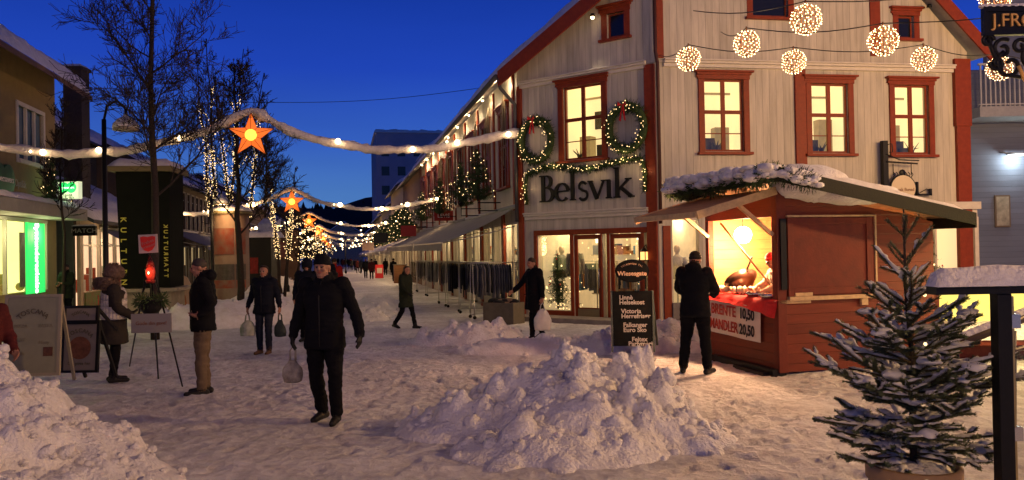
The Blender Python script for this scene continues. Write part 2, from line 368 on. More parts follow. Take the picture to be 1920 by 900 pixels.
def pile(name, label, cx, cy, pts, h, step=.045, seed=0, lump=.16, group=None, matl=None, rough=1.0, chunks=0, sharp=1.0):
    """snow heap over an outline given by ellipses (dx, dy, rx, ry, height)"""
    rnd = random.Random(seed)
    x0 = min(p[0] - p[2] for p in pts) - .32; x1 = max(p[0] + p[2] for p in pts) + .32
    y0 = min(p[1] - p[3] for p in pts) - .32; y1 = max(p[1] + p[3] for p in pts) + .32
    nx = int((x1 - x0) / step) + 1; ny = int((y1 - y0) / step) + 1
    balls = []
    for i in range(chunks):
        q = rnd.choice(pts); a = rnd.uniform(0, 6.28); k = rnd.uniform(.2, 1.0)
        balls.append((q[0] + math.cos(a) * q[2] * k, q[1] + math.sin(a) * q[3] * k, rnd.uniform(.05, .19)))
    vs_ = []; G = Vector((cx, cy, 0)); sd = Vector((seed * 3.1, seed * 1.7, seed))
    for j in range(ny):
        for i in range(nx):
            x = x0 + i * step; y = y0 + j * step; z = 0
            wob = Vector((x * .9, y * .9, seed)); wx = noise.noise(wob) * .22; wy = noise.noise(wob + Vector((9, 9, 9))) * .22
            for (dx, dy, rx, ry, hh) in pts:
                r2 = ((x + wx - dx) / rx) ** 2 + ((y + wy - dy) / ry) ** 2
                if r2 < 1: z = max(z, hh * (1 - r2) ** (1.0 * sharp)) + .12 * min(z, hh * (1 - r2))
            m = min(1, z / .22)
            if z > 0:
                q = Vector((x, y, z * 1.4)) + sd; q2 = q + noise.noise_vector(q * 2.2) * .16
                f1 = noise.voronoi(q2 * 2.6)[0][0]; f2 = noise.voronoi(q2 * 5.6)[0][0]; f3 = noise.voronoi(q2 * 12)[0][0]
                z += m * rough * (lump * .7 * fbm(q * 1.3, 3) + lump * .28 * (.42 - f1) + lump * .24 * (.42 - f2) + lump * .13 * (.42 - f3) + .010 * fbm(q * 24, 3))
            for bx, by, br in balls:
                d2 = (x - bx) ** 2 + (y - by) ** 2
                if d2 < br * br: z += math.sqrt(br * br - d2) * .75 * min(1, .3 + m)
            gx, gy = x + cx, y + cy
            vs_.append((x, y, (z if z > .004 else -.07) + gdisp(gx, gy) * .8 + gz(gx, gy) - gz(cx, cy)))
    fs = [(j * nx + i, j * nx + i + 1, (j + 1) * nx + i + 1, (j + 1) * nx + i) for j in range(ny - 1) for i in range(nx - 1)]
    mb = MB().add(vs_, fs, 0, True)
    def clod(c, r):                                               # broken lump of snow, half sunk in the heap
        n_, m_ = (12, 8) if r > .06 else (8, 5); k0 = len(mb.v); S = Vector((rnd.uniform(.75, 1.25), rnd.uniform(.75, 1.25), rnd.uniform(.6, .95))); Rm = Matrix.Rotation(rnd.uniform(0, 6.28), 3, 'Z') @ Matrix.Rotation(rnd.uniform(-.6, .6), 3, 'X')
        mb.ball(c, r, 0, n_, m_, S, Rm); o_ = Vector((rnd.random() * 50, 0, 0))
        for i in range(k0, len(mb.v)): d = Vector(mb.v[i]) - c; u_ = d.normalized(); mb.v[i] = tuple(c + d * (1 + .34 * noise.noise(u_ * 1.7 + o_) + .20 * noise.noise(u_ * 4 + o_)))
    for k in range(chunks * 6):
        q_ = rnd.choice(pts); a_ = rnd.uniform(0, 6.28); kk = rnd.random() ** .6 * 1.04; x = q_[0] + math.cos(a_) * q_[2] * kk; y = q_[1] + math.sin(a_) * q_[3] * kk
        i, j = int((x - x0) / step), int((y - y0) / step)
        if not (0 <= i < nx and 0 <= j < ny): continue
        r = min(.19, .022 + .05 * rnd.random() ** 2 + (.09 * rnd.random() if rnd.random() < .07 else 0)); z = vs_[j * nx + i][2]
        if z < -.03: continue
        clod(Vector((x, y, z + r * rnd.uniform(-.62, .12))), r)
    o = mb.build(name, matl or SNOW, M=Matrix.Translation((cx, cy, gz(cx, cy))))
    return tag(o, label, 'snow pile', group)
PG = 'heaps of shovelled snow in the street'
# big heap in the middle foreground: pixel outline x 690..1330, y 665..880
pile('snow_pile', 'big lumpy shovelled snow heap in the middle foreground, left of the potted spruce', .55, 8.0,
     [(-.2, .5, 1.2, 1.0, .50), (.34, .6, 1.0, .95, .51), (.0, -.2, 1.15, .9, .46), (.66, .3, .75, .8, .38), (-1.1, .2, .75, .6, .20), (-.15, -.75, 1.05, .6, .22), (.95, -.35, .6, .5, .16)], .7, .025, 3, .16, PG, chunks=90)
pile('snow_pile', 'tall snow bank filling the lower left corner in front of the cafe board', -4.35, 6.1,
     [(-.6, .4, 1.4, 1.5, 1.02), (.05, .1, 1.45, 1.5, .66), (.7, -.25, 1.15, 1.4, .34), (-.2, -.9, 1.6, 1.3, .66), (-1.6, -.4, 1.5, 1.5, 1.0)], .7, .033, 5, .18, PG, chunks=90)
for lab, px, py, pts, sd in (
    ('snow heap just behind the big foreground heap, in front of the shop door', 1080, 655, [(-.9, 0, 1.5, .7, .36), (.8, .1, 1.4, .7, .40), (2.3, -.3, 1.0, .6, .28)], 11),
    ('small snow heap beside the last clothes rail, left of the corner shop', 895, 640, [(0, 0, 1.0, .8, .50), (-.9, -.1, .8, .6, .25)], 12),
    ('snow drifted around the foot of the black pointer board by the stall', 1215, 645, [(0, .2, 1.1, .6, .42), (.9, .1, .6, .5, .30)], 13),
    ('long low snow ridge in the middle of the street, beyond the man in front', 690, 590, [(0, 0, 1.0, 2.2, .33), (-.3, 3.0, 1.1, 2.2, .42), (.4, -2.0, .6, 1.0, .2)], 14),
    ('snow heap behind the man in khaki trousers', 440, 610, [(-.6, 0, 1.6, 1.2, .75), (.6, .8, 1.7, 1.2, .85), (-1.8, -.5, 1.2, .9, .5)], 15),
    ('snow bank under the advertising column', 400, 575, [(-1.0, 0, 1.8, 1.2, .95), (1.0, .3, 1.8, 1.3, .9)], 16),
    ('far snow bank on the left side of the street beside the pale column', 545, 545, [(-1.2, 0, 1.8, 2.6, 1.1), (1.0, 1, 1.5, 2.2, .8)], 17),
    ('snow bank behind the donation tripod', 310, 610, [(-.8, 0, 1.4, 1.0, .5), (.9, .4, 1.5, 1.1, .62)], 18)):
    g_ = onground(px, py); pile('snow_pile', lab, g_.x, g_.y, [(a_, b_, c_, d_, h_ * (.68 if 'shop door' in lab or 'last clothes' in lab else .85)) for a_, b_, c_, d_, h_ in pts], .5, .05 if g_.y < 20 else .1, sd, .12, PG, chunks=26)

# ------------------------------------------------------------------ wooded hill closing the street
def hill():
    mb = MB(); n = 120; rows = []
    for k, (rad, hh) in enumerate(((420, 0), (470, 22), (520, 40), (560, 44))):
        for i in range(n + 1):
            a = R(-62 + 124 * i / n); 
            z = hh * (1 + .35 * fbm(Vector((a * 4, k * .2, 1)), 3) + .04 * noise.noise(Vector((a * 160, k * 3., 5)))) - 3
            rows.append((math.sin(a) * rad, math.cos(a) * rad, z))
    fs = [(k * (n + 1) + i, k * (n + 1) + i + 1, (k + 1) * (n + 1) + i + 1, (k + 1) * (n + 1) + i) for k in range(3) for i in range(n)]
    mb.add(rows, fs, 0, True)
    return tag(mb.build('hill', mat('dark_forest', (.012, .016, .014), .95, noise_amt=.6, nscale=.2, bump=1, bscale=.8, bdist=2)), kind='structure')
hill()
def far_wood():
    mb = MB(); rnd = random.Random(4)
    for i in range(900):
        a = R(rnd.uniform(-24, -2)); rad = rnd.uniform(480, 535)
        hz = 40 * (1 + .35 * fbm(Vector((a * 4, .4, 1)), 3)) - 5 - (535 - rad) * .35
        h = rnd.uniform(4, 8); w = h * .3; c = Vector((math.sin(a) * rad, math.cos(a) * rad, hz))
        mb.lathe([(w * .5, 0), (w, h * .15), (w * .55, h * .5), (0.0, h)], c, 5, smooth=False)
    return tag(mb.build('hillside_wood', mat('dark_forest2', (.010, .014, .012), .95)), 'dark spruce wood along the hill crest at the end of the street', 'wood', kind='stuff')
far_wood()
# ------------------------------------------------------------------ building kit
def wall(name, fr, w, z0, z1, holes, m, root, th=.22, gable=None, yoff=0.0):
    """wall panel with real openings; gable = list of (u, z) above z1"""
    mb = MB(); M = rel(root, fr)
    us = sorted(set([0, w] + [h[0] for h in holes] + [h[1] for h in holes])); zs = sorted(set([z0, z1] + [h[2] for h in holes] + [h[3] for h in holes]))
    us = [u for u in us if 0 <= u <= w]; zs = [z for z in zs if z0 <= z <= z1]
    def hole(u, z): return any(h[0] < u < h[1] and h[2] < z < h[3] for h in holes)
    nu, nz = len(us) - 1, len(zs) - 1
    def solid(i, j): return 0 <= i < nu and 0 <= j < nz and not hole((us[i] + us[i + 1]) / 2, (zs[j] + zs[j + 1]) / 2)
    for i in range(nu):
        for j in range(nz):
            if not solid(i, j): continue
            a, b, c, d = us[i], us[i + 1], zs[j], zs[j + 1]; q = []
            q.append([(a, 0, c), (b, 0, c), (b, 0, d), (a, 0, d)]); q.append([(a, th, c), (a, th, d), (b, th, d), (b, th, c)])
            if not solid(i - 1, j): q.append([(a, 0, c), (a, 0, d), (a, th, d), (a, th, c)])
            if not solid(i + 1, j): q.append([(b, 0, c), (b, th, c), (b, th, d), (b, 0, d)])
            if not solid(i, j - 1): q.append([(a, 0, c), (a, th, c), (b, th, c), (b, 0, c)])
            if not solid(i, j + 1): q.append([(a, 0, d), (b, 0, d), (b, th, d), (a, th, d)])
            for f in q: mb.add([(x, y + yoff, z) for x, y, z in f], [(0, 1, 2, 3)])
    if gable: mb.prism([(0, z1), (w, z1)] + gable, yoff, th + yoff)
    return mb.build(name, m, root, M)
def room(parent, M, u0, u1, z0, z1, depth=1.3, m=None, stuff='office', seed=0):
    rnd = random.Random(seed); mb = MB(); y = .23; a, b = u0 - .35, u1 + .35; c, d = z0 - .15, z1 + .2; e = y + depth
    for q in ([(a, e, c), (b, e, c), (b, e, d), (a, e, d)], [(a, y, c), (a, e, c), (a, e, d), (a, y, d)], [(b, e, c), (b, y, c), (b, y, d), (b, e, d)], [(a, y, d), (a, e, d), (b, e, d), (b, y, d)], [(a, y, c), (b, y, c), (b, e, c), (a, e, c)]):
        mb.add(q, [(0, 1, 2, 3)])
    mb.build('room', m or LITROOM, parent, M)
    f = MB()
    if stuff == 'office':
        x = rnd.uniform(u0 + .1, u1 - .5)
        f.box(x, x + .32, y + .35, y + .42, z0 - .05, z0 + .42); f.box(x + .12, x + .2, y + .5, y + .6, z0 - .1, z0 + .1)
        x2 = rnd.uniform(u0, u1 - .3); f.box(x2, x2 + .25, y + .2, y + .45, z0 - .05, z0 + .22)
        f.box(u0 - .1, u1 + .1, y + .15, y + .7, z0 - .1, z0 - .04)
        px = rnd.uniform(u0 + .2, u1 - .1)
        for i in range(9):
            t = rnd.uniform(0, 6.28); f.tube([(px, y + .15, z0 - .05), (px + .07 * math.cos(t), y + .15 + .06 * math.sin(t), z0 + .18), (px + .2 * math.cos(t), y + .15 + .15 * math.sin(t), z0 + rnd.uniform(.2, .4))], [.012, .02, .004], 4)
        f.box(u0 + .15, u0 + .45, e - .05, e - .01, (z0 + z1) / 2, (z0 + z1) / 2 + .5)
        if seed == 4: MB().ball((u0 + (u1 - u0) * .22, y + .5, z1 - .55), .08, n=10, m=6, sc=(1.3, 1.3, .7)).build('ceiling_lamp', BULB, parent, M)
    g2 = MB(); xw = rnd.uniform(u0 - .2, u0 + .3); g2.box(xw, xw + .34, e - .34, e - .02, c + .02, z0 + (z1 - z0) * rnd.uniform(.3, .5)); xw = rnd.uniform((u0 + u1) / 2, u1 - .1); g2.box(xw, xw + .4, e - .3, e - .02, c + .02, z0 + (z1 - z0) * rnd.uniform(.35, .62)); g2.box(u0 - .3, u1 + .3, e - .04, e - .015, z1 - .12, z1 - .06)
    g2.build('room_cupboards', mat('tan_cupboard_glow', (.30, .22, .11), .6, noise_amt=.5, nscale=5, emit=(.5, .33, .12), estr=.35), parent, M)  # cupboards glow faintly, lamp light of the room put into their material
    f.build('room_furniture', mat('dim_furniture', (.10, .09, .06), .6, noise_amt=.6, nscale=3), parent, M)
def window(root, fr, u0, u1, z0, z1, cols=2, tr=.45, casing=.13, cap=True, lit=True, sill=True, cm=None, seed=0, depth=1.2, stuff='office', roomm=None, furniture=True, glazbar=True, proud=.05):
    M = rel(root, fr); cm = cm or RED
    fb = MB(); c = casing
    fb.box(u0 - c, u0, -proud, .04, z0 - .02, z1); fb.box(u1, u1 + c, -proud, .04, z0 - .02, z1)
    fb.box(u0 - c - .02, u1 + c + .02, -proud - .012, .04, z1, z1 + c * 1.1)
    if cap:
        fb.box(u0 - c - .10, u1 + c + .10, -proud - .10, .04, z1 + c * 1.1, z1 + c * 1.1 + .05); fb.box(u0 - c - .05, u1 + c + .05, -proud - .05, .04, z1 + c * 1.1 - .06, z1 + c * 1.1)
        fb.box(u0 - c - .06, u0 - c * .1, -proud - .03, .03, z1 + c * .3, z1 + c * 1.1 - .07)
    w = fb.build('window', cm, root, M, bevel=.006)
    s = MB(); b = .045
    s.box(u0 + .003, u0 + b, .05, .10, z0 + .003, z1 - .003); s.box(u1 - b, u1 - .003, .05, .10, z0 + .003, z1 - .003); s.box(u0 + b, u1 - b, .05, .10, z0 + .003, z0 + b + .01); s.box(u0 + b, u1 - b, .05, .10, z1 - b, z1 - .003)
    if cols == 2: s.box((u0 + u1) / 2 - .05, (u0 + u1) / 2 + .05, .03, .09, z0 + b, z1 - b)
    if tr: zt = z1 - (z1 - z0) * tr; s.box(u0 + b, u1 - b, .035, .088, zt - .045, zt + .045)
    if tr and glazbar:
        zz = z0 + (zt - z0) * .46
        s.box(u0 + b, (u0 + u1) / 2 - .05, .06, .09, zz - .012, zz + .012); s.box((u0 + u1) / 2 + .05, u1 - b, .06, .09, zz - .012, zz + .012)
    s.build('sash', cm, w, Matrix.Identity(4))
    MB().add([(u0 + .02, .075, z0 + .02), (u1 - .02, .075, z0 + .02), (u1 - .02, .075, z1 - .02), (u0 + .02, .075, z1 - .02)], [(0, 1, 2, 3)]).build('pane', GLASS if lit else GLASSC, w, Matrix.Identity(4))
    if sill: MB().box(u0 - c - .05, u1 + c + .05, -proud - .09, .03, z0 - .09, z0 - .022).build('sill', cm, w, Matrix.Identity(4), bevel=.006)
    if lit: room(w, Matrix.Identity(4), u0, u1, z0, z1, depth, roomm, stuff if furniture else 'none', seed)
    return w
def px_rect(fr, x0, y0, x1, y1):
    xm, ym = (x0 + x1) / 2, (y0 + y1) / 2
    return (onwall(x0, ym, fr)[0], onwall(x1, ym, fr)[0], onwall(xm, y1, fr)[1], onwall(xm, y0, fr)[1])
def snow_slab(poly, th, name, root, M=None, seed=0, inset=0.0, edge=.22):
    """snow lying on a roof plane: subdivided quad patch with rounded, uneven edges. poly: 4 points"""
    n, m = 40, 12; p = [Vector(q) for q in poly]; vs_ = []; sd = Vector((seed, seed * .7, 3))
    L1 = (p[1] - p[0]).length; L2_ = (p[3] - p[0]).length; sd_ = max(.03, min(.18, L1 / 14, L2_ / 8)); n = max(10, min(90, int(L1 / sd_))); L2 = L2_; m = max(6, min(40, int(L2 / sd_)))
    for j in range(m + 1):
        for i in range(n + 1):
            a, b = i / n, j / m
            q = (p[0] * (1 - a) + p[1] * a) * (1 - b) + (p[3] * (1 - a) + p[2] * a) * b
            e = min(a * L1, (1 - a) * L1, b * L2, (1 - b) * L2)
            h = th * (min(1, e / edge) ** .5) * (1 + .35 * fbm(q * 1.3 + sd, 3) + .12 * noise.noise(q * 5 + sd))
            vs_.append(q + Vector((0, 0, h)) + Vector((noise.noise(q * 2 + sd), noise.noise(q * 2 - sd), 0)) * .04 * (1 if e < .1 else 0))
    fs = [(j * (n + 1) + i, j * (n + 1) + i + 1, (j + 1) * (n + 1) + i + 1, (j + 1) * (n + 1) + i) for j in range(m) for i in range(n)]
    base = [q + Vector((0, 0, 0)) for q in p]
    mb = MB().add(vs_, fs, 0, True); mb.add(base, [(3, 2, 1, 0)])
    return mb.build(name, SNOW, root, M)
def garland_needles(mb, path, rad, dens, ln=.07, mi=0, seed=0, droop=0.0):
    """leafy fir garland: short blades all round a path"""
    rnd = random.Random(seed)
    for a, b in zip(path[:-1], path[1:]):
        a = Vector(a); b = Vector(b); d = b - a; L_ = d.length; n = max(2, int(L_ * dens)); d.normalize()
        for i in range(n):
            p = a + d * rnd.uniform(0, L_)
            v = Vector((rnd.gauss(0, 1), rnd.gauss(0, 1), rnd.gauss(0, 1) - droop)); v -= d * v.dot(d) * .6; v.normalize()
            q = p + v * rad * rnd.uniform(.2, .75); e = q + v * ln * rnd.uniform(.6, 1.4); s_ = v.cross(d).normalized() * ln * .16
            mb.add([q - s_, q + s_, e + s_ * .3, e - s_ * .3], [(0, 1, 2, 3)], mi)
    return mb
def fairy(mb, pts, n, jit, r, seed=0, mi=0, out=Vector((0, 0, 0))):
    rnd = random.Random(seed); P = [Vector(p) for p in pts]; seg = [(P[i + 1] - P[i]).length for i in range(len(P) - 1)]; tot = sum(seg)
    for k in range(n):
        d = tot * (k + rnd.random() * .8) / n; i = 0
        while i < len(seg) - 1 and d > seg[i]: d -= seg[i]; i += 1
        p = P[i].lerp(P[i + 1], d / max(seg[i], 1e-6)) + Vector((rnd.uniform(-1, 1), rnd.uniform(-1, 1), rnd.uniform(-1, 1))) * jit + out
        mb.octa(p, r * rnd.uniform(.75, 1.15), mi)

# ------------------------------------------------------------------ the corner shop building
PA = Vector((3.67, 20.0, 0)); UR = Vector((math.cos(R(9.5)), math.sin(R(9.5)), 0)); WR = 8.74
FR = frame(PA, UR); FC = frame(BP, PA - BP); WC = (PA - BP).length; LS = 28.7; FS = frame(st(LS, 0), -SD)
shop = thing('shop_building', 'cream timber corner house with dark red trim and a big shop name', 'building', BP)
def tz(p): v = Vector(p) - BP; return v.dot(SN)
def roofz(p): return 6.62 + .80 * (.6 - tz(p))
upw = [px_rect(FR, *r) for r in ((1320, 149, 1394, 284), (1521, 157, 1590, 287), (1677, 160, 1741, 289))]
atw = [px_rect(FR, *r) for r in ((1410, -30, 1476, 32), (1683, 30, 1712, 72))]
gw = px_rect(FR, 1262, 412, 1312, 588); door_r = px_rect(FR, 1742, 398, 1826, 600)
cornz = onwall(1500, 112, FR)[1]
U_PEAK = 3.6; zA = roofz(PA); zPk = 6.62 + .8 * (.6 - tz(PA + UR * U_PEAK)); zE = 6.9
wall('wall', FR, WR, -.2, 6.45, upw + [gw, door_r], WHITE, shop, gable=None)
# gable above the cornice, with its two attic windows
def gable_wall():
    fr = FR; mb = MB(); M = rel(shop, fr); th = .22; yo = -.03
    def top(u): return zA + (zPk - zA) * u / U_PEAK if u < U_PEAK else zPk + (zE - zPk) * (u - U_PEAK) / (WR - U_PEAK)
    us = sorted([0, U_PEAK, WR] + [h[0] for h in atw] + [h[1] for h in atw])
    for a, b in zip(us[:-1], us[1:]):
        m_ = (a + b) / 2; hs = [h for h in atw if h[0] < m_ < h[1]]
        lo = 6.45
        if hs:
            h = hs[0]; mb.prism([(a, lo), (b, lo), (b, h[2]), (a, h[2])], yo, th + yo); lo = h[3]
        mb.prism([(a, lo), (b, lo), (b, top(b)), (a, top(a))], yo, th + yo)
    mb.build('gable_wall', WHITE, shop, M)
gable_wall()
for i, h in enumerate(upw): window(shop, FR, *h, seed=i + 3, casing=.15)
for i, h in enumerate(atw): window(shop, FR, *h, cols=1, tr=0, lit=False, casing=.16, seed=9)
# chamfered corner
cw = px_rect(FC, 1057, 160, 1129, 298); caw = px_rect(FC, 1139, 24, 1171, 70)
disp = px_rect(FC, 1010, 441, 1071, 582); d1 = px_rect(FC, 1080, 446, 1124, 604); d2 = px_rect(FC, 1148, 444, 1200, 604); side1 = px_rect(FC, 1131, 441, 1140, 604); side2 = px_rect(FC, 1209, 441, 1223, 560)
zb = -.12; ztop = max(disp[3], d1[3], d2[3])
wall('wall', FC, WC, -.25, 6.45, [cw, (disp[0], disp[1], disp[2], ztop), (d1[0] - .06, d1[1] + .06, zb, ztop), (side1[0], side1[1], zb, ztop), (d2[0] - .06, d2[1] + .06, zb, ztop), (side2[0], side2[1], side2[2], ztop)], WHITE, shop)
gm = MB(); 
def ctop(u): return roofz(BP) + (zA - roofz(BP)) * u / WC
for a, b, lo in ((0, caw[0], 6.45), (caw[0], caw[1], caw[3]), (caw[1], WC, 6.45)): gm.prism([(a, lo), (b, lo), (b, ctop(b)), (a, ctop(a))], -.03, .19)
gm.prism([(caw[0], 6.45), (caw[1], 6.45), (caw[1], caw[2]), (caw[0], caw[2])], -.03, .19)
gm.build('gable_wall', WHITE, shop, rel(shop, FC))
window(shop, FC, *cw, seed=2, casing=.16); window(shop, FC, *caw, cols=1, tr=0, lit=False, casing=.17)
# mouldings
def trim(fr, u0, u1, z0, z1, out, m, name='moulding', bevel=.008): return MB().box(u0, u1, -out, .03, z0, z1).build(name, m, shop, rel(shop, fr), bevel=bevel)
def cornice(fr, u0, u1, z):
    mb = MB(); mb.box(u0, u1, -.07, .02, z - .16, z - .07); mb.box(u0, u1, -.13, .02, z - .068, z - .01); mb.box(u0, u1, -.17, .02, z - .008, z + .03)
    return mb.build('cornice', WHITE_S, shop, rel(shop, fr), bevel=.006)
cornice(FR, .2, WR - .42, 6.5); cornice(FC, .1, WC - .24, 6.5)
zl = onwall(1110, 396, FC)[1]; cornice(FC, .22, WC - .24, zl)
trim(FC, 0, .16, -.2, 6.42, .07, RED, 'corner_board'); trim(FC, WC - .30, WC - .02, -.1, 6.42, .07, RED, 'corner_board')
trim(FR, .02, .20, 6.55, zA - .1, .09, RED, 'corner_board'); trim(FR, .10, .30, -.1, 2.35, .05, RED, 'corner_board')
trim(FR, WR - .40, WR, -.2, 4.9, .10, RED, 'corner_board'); trim(FR, WR - .44, WR + .03, 4.9, 6.7, .125, RED, 'corner_board')
x_ = px_rect(FR, 1490, 150, 1510, 312); trim(FR, x_[0], x_[1], x_[2], 6.34, .07, RED, 'batten')
x_ = px_rect(FR, 1629, -40, 1648, 106); trim(FR, x_[0], x_[1], x_[2], x_[3], .07, RED, 'batten')
# door surround on the right
x_ = px_rect(FR, 1728, 378, 1832, 400); MB().box(x_[0], x_[1], -.16, .02, x_[2] + .1, x_[2] + .3).box(x_[0] + .06, x_[1] - .06, -.08, .02, x_[2] - .1, x_[2] + .1).box(door_r[1], door_r[1] + .12, -.07, .02, 0, x_[2] - .1).box(door_r[0] - .12, door_r[0], -.07, .02, 0, x_[2] - .1).build('door_surround', WHITE_S, shop, rel(shop, FR), bevel=.008)
# plinth
trim(FR, .3, WR - .42, -.35, .42, .10, mat('grey_stone', (.22, .2, .19), .8, noise_amt=.4, nscale=5, bump=.5), 'plinth')
MB().box(.1, WC, -.9, -.12, -.35, .02).build('step', mat('grey_stone2', (.26, .23, .21), .8, noise_amt=.4, nscale=5, bump=.5), shop, rel(shop, FC), bevel=.01)
# shopfront joinery on the cut-off corner
jm = MB()
jm.box(disp[0] - .12, side1[0] - .16, -.05, .05, ztop, ztop + .14); jm.box(disp[0] - .12, disp[0] - .02, -.05, .05, 0, ztop); jm.box(disp[0] - .018, d1[0] - .062, -.05, .05, zb + .05, disp[2])
jm.box(disp[1], d1[0] - .064, -.05, .06, disp[2], ztop); jm.box(d1[1] + .062, side1[0] - .004, -.05, .06, zb, ztop); jm.box(side1[1] + .003, d2[0] - .064, -.05, .06, zb, ztop)
jm.box(side1[0] - .156, side2[1] + .02, -.05, .05, ztop, ztop + .14); jm.box(d2[1] + .062, side2[0] - .003, -.05, .06, zb, ztop)
jm.build('shopfront_frame', RED, shop, rel(shop, FC), bevel=.008)
def gdoor(d, kick):
    u0, u1, z0, z1 = d[0] - .055, d[1] + .055, zb + .02, ztop - .01; f = MB()
    f.box(u0, u0 + .10, .03, .08, z0, z1); f.box(u1 - .10, u1, .03, .08, z0, z1); f.box(u0 + .10, u1 - .10, .03, .08, z1 - .12, z1); f.box(u0 + .10, u1 - .10, .03, .08, z0, z0 + .34)
    o = f.build('door', RED, shop, rel(shop, FC), bevel=.006)
    MB().box(u0 + .09, u1 - .09, .02, .029, z0 + .03, z0 + .31).build('kick_plate', mat('tarnished_brass', (.30, .25, .16), .4, .7), o, Matrix.Identity(4))
    MB().add([(u0 + .1, .055, z0 + .34), (u1 - .1, .055, z0 + .34), (u1 - .1, .055, z1 - .12), (u0 + .1, .055, z1 - .12)], [(0, 1, 2, 3)]).build('pane', GLASS, o, Matrix.Identity(4))
    MB().tube([(u1 - .05, .028, z0 + .85), (u1 - .05, -.03, z0 + .9), (u1 - .05, -.03, z0 + 1.35), (u1 - .05, .028, z0 + 1.4)], .014, 8).build('handle', mat('steel', (.5, .5, .5), .25, .9), o, Matrix.Identity(4))
gdoor(d1, 1); gdoor(d2, 1)
for r_ in ((disp[0], disp[1], disp[2], ztop), (side1[0], side1[1], zb, ztop), (side2[0], side2[1], side2[2], ztop)):
    MB().add([(r_[0], .06, r_[2]), (r_[1], .06, r_[2]), (r_[1], .06, r_[3]), (r_[0], .06, r_[3])], [(0, 1, 2, 3)]).build('pane', GLASS, shop, rel(shop, FC))
# shop interior: one room behind the corner and one behind each side
SHOPW = mat('shop_wall_warm', (.72, .60, .42), .7, noise_amt=.45, nscale=1.6, emit=(1, .70, .34), estr=.34)  # walls glow a little in place of lamp light in the shop
SHOPF = mat('shop_floor', (.45, .36, .26), .5, noise_amt=.3, nscale=4)
def shop_room(name, fr, u0, u1, depth, z1, m, seed=0, y0=.24, lamp=40):
    M = rel(shop, fr); mb = MB(); e = depth
    mb.add([(u0, e, -.1), (u1, e, -.1), (u1, e, z1), (u0, e, z1)], [(0, 1, 2, 3)]); mb.add([(u0, y0, -.1), (u0, e, -.1), (u0, e, z1), (u0, y0, z1)], [(0, 1, 2, 3)])
    mb.add([(u1, e, -.1), (u1, y0, -.1), (u1, y0, z1), (u1, e, z1)], [(0, 1, 2, 3)]); mb.add([(u0, y0, z1), (u0, e, z1), (u1, e, z1), (u1, y0, z1)], [(0, 1, 2, 3)])
    mb.add([(u0, y0, -.1), (u1, y0, -.1), (u1, e, -.1), (u0, e, -.1)], [(0, 1, 2, 3)], 1)
    return mb.build(name, [m, SHOPF], shop, M)
shop_room('shop_room', FC, .2, WC - .15, 3.6, 2.75, SHOPW)
def goods(fr, u0, u1, y0, y1, seed, n=60, zt=1.9, root=None):
    rnd = random.Random(seed); cols_ = [(.45, .08, .04), (.12, .12, .16), (.5, .42, .3), (.05, .05, .06), (.55, .5, .45), (.1, .2, .3), (.3, .14, .06)]
    ms = [mat('cloth_goods_%d' % i, c, .85, noise_amt=.3, nscale=20) for i, c in enumerate(cols_)]
    mb = MB()
    for k in range(3):                               # shelving along the back
        z = .5 + .55 * k; mb.box(u0, u1, y1 - .4, y1 - .05, z, z + .03, 2); x = u0 + .05
        while x < u1 - .3:
            w = rnd.uniform(.15, .32); h = rnd.uniform(.1, .35); mb.box(x, x + w, y1 - .38, y1 - .1, z + .031, z + .03 + h, rnd.randrange(7)); x += w + rnd.uniform(.02, .2)
    for k in range(2):                               # a clothes rail nearer the glass
        x = rnd.uniform(u0, (u0 + u1) / 2); y = rnd.uniform(y0 + .5, y0 + 1.4)
        mb.tube([(x, y, .0), (x, y, 1.45), (x + 1.0, y, 1.45), (x + 1.0, y, 0)], .018, 6, 2)
        for i in range(14):
            xx = x + .06 + i * .065; mb.box(xx, xx + .04, y - .2, y + .2, .6 + rnd.uniform(0, .2), 1.38, rnd.randrange(7))
    return mb.build('shop_goods', ms, shop, rel(shop, fr))
goods(FC, .5, WC - .5, .4, 3.5, 5); goods(FC, 1.35, 4.0, .5, 2.0, 6)
for k, (ux, uz) in enumerate(((1.75, 2.28), (3.05, 2.35))): MB().box(ux, ux + .42, 1.2, 1.25, uz - .32, uz).build('lit_panel', emat('white_panel', (1, .90, .68), 1.6), shop, rel(shop, FC))
f = MB(); rnd = random.Random(6)
for k in range(46): f.octa((rnd.uniform(1.3, 4.0), rnd.uniform(.4, 1.8), rnd.uniform(.7, 2.4)), .02)
f.build('shop_sparkle_lights', FAIRY, shop, rel(shop, FC))
for lx, ly in ((1.2, 1.0), (3.0, 1.2)):
    p = FC @ Vector((lx, ly, 2.55)); plight('shop_ceiling_or_spill_light', p, 55, (1, .72, .40), .15)
def mannequin(M, label, m, lean=0):
    t = thing('mannequin', label, 'mannequin', M=M)
    mb = MB(); mb.tube([(0, 0, .85), (0, 0, 1.0), (0, 0, 1.25), (0, 0, 1.42), (0, 0, 1.50)], [.20, .21, .20, .22, .07], 12, sq=.6)
    for s_ in (-1, 1): mb.tube([(s_ * .19, 0, 1.42), (s_ * .25, 0, 1.15), (s_ * .24, -.03, .88)], [.07, .06, .045], 8)
    mb.build('coat', m, t); MB().ball((0, 0, 1.64), .10, sc=(.85, .95, 1.2)).tube([(0, 0, 1.48), (0, 0, 1.58)], .05, 8).build('head', mat('mannequin_skin', (.5, .4, .3), .5), t)
    MB().tube([(0, 0, .06), (0, 0, .88)], .02, 8).lathe([(.16, .0), (.16, .02), (.02, .04)], (0, 0, .02)).build('stand', mat('steel', (.5, .5, .5), .25, .9), t)
    return t
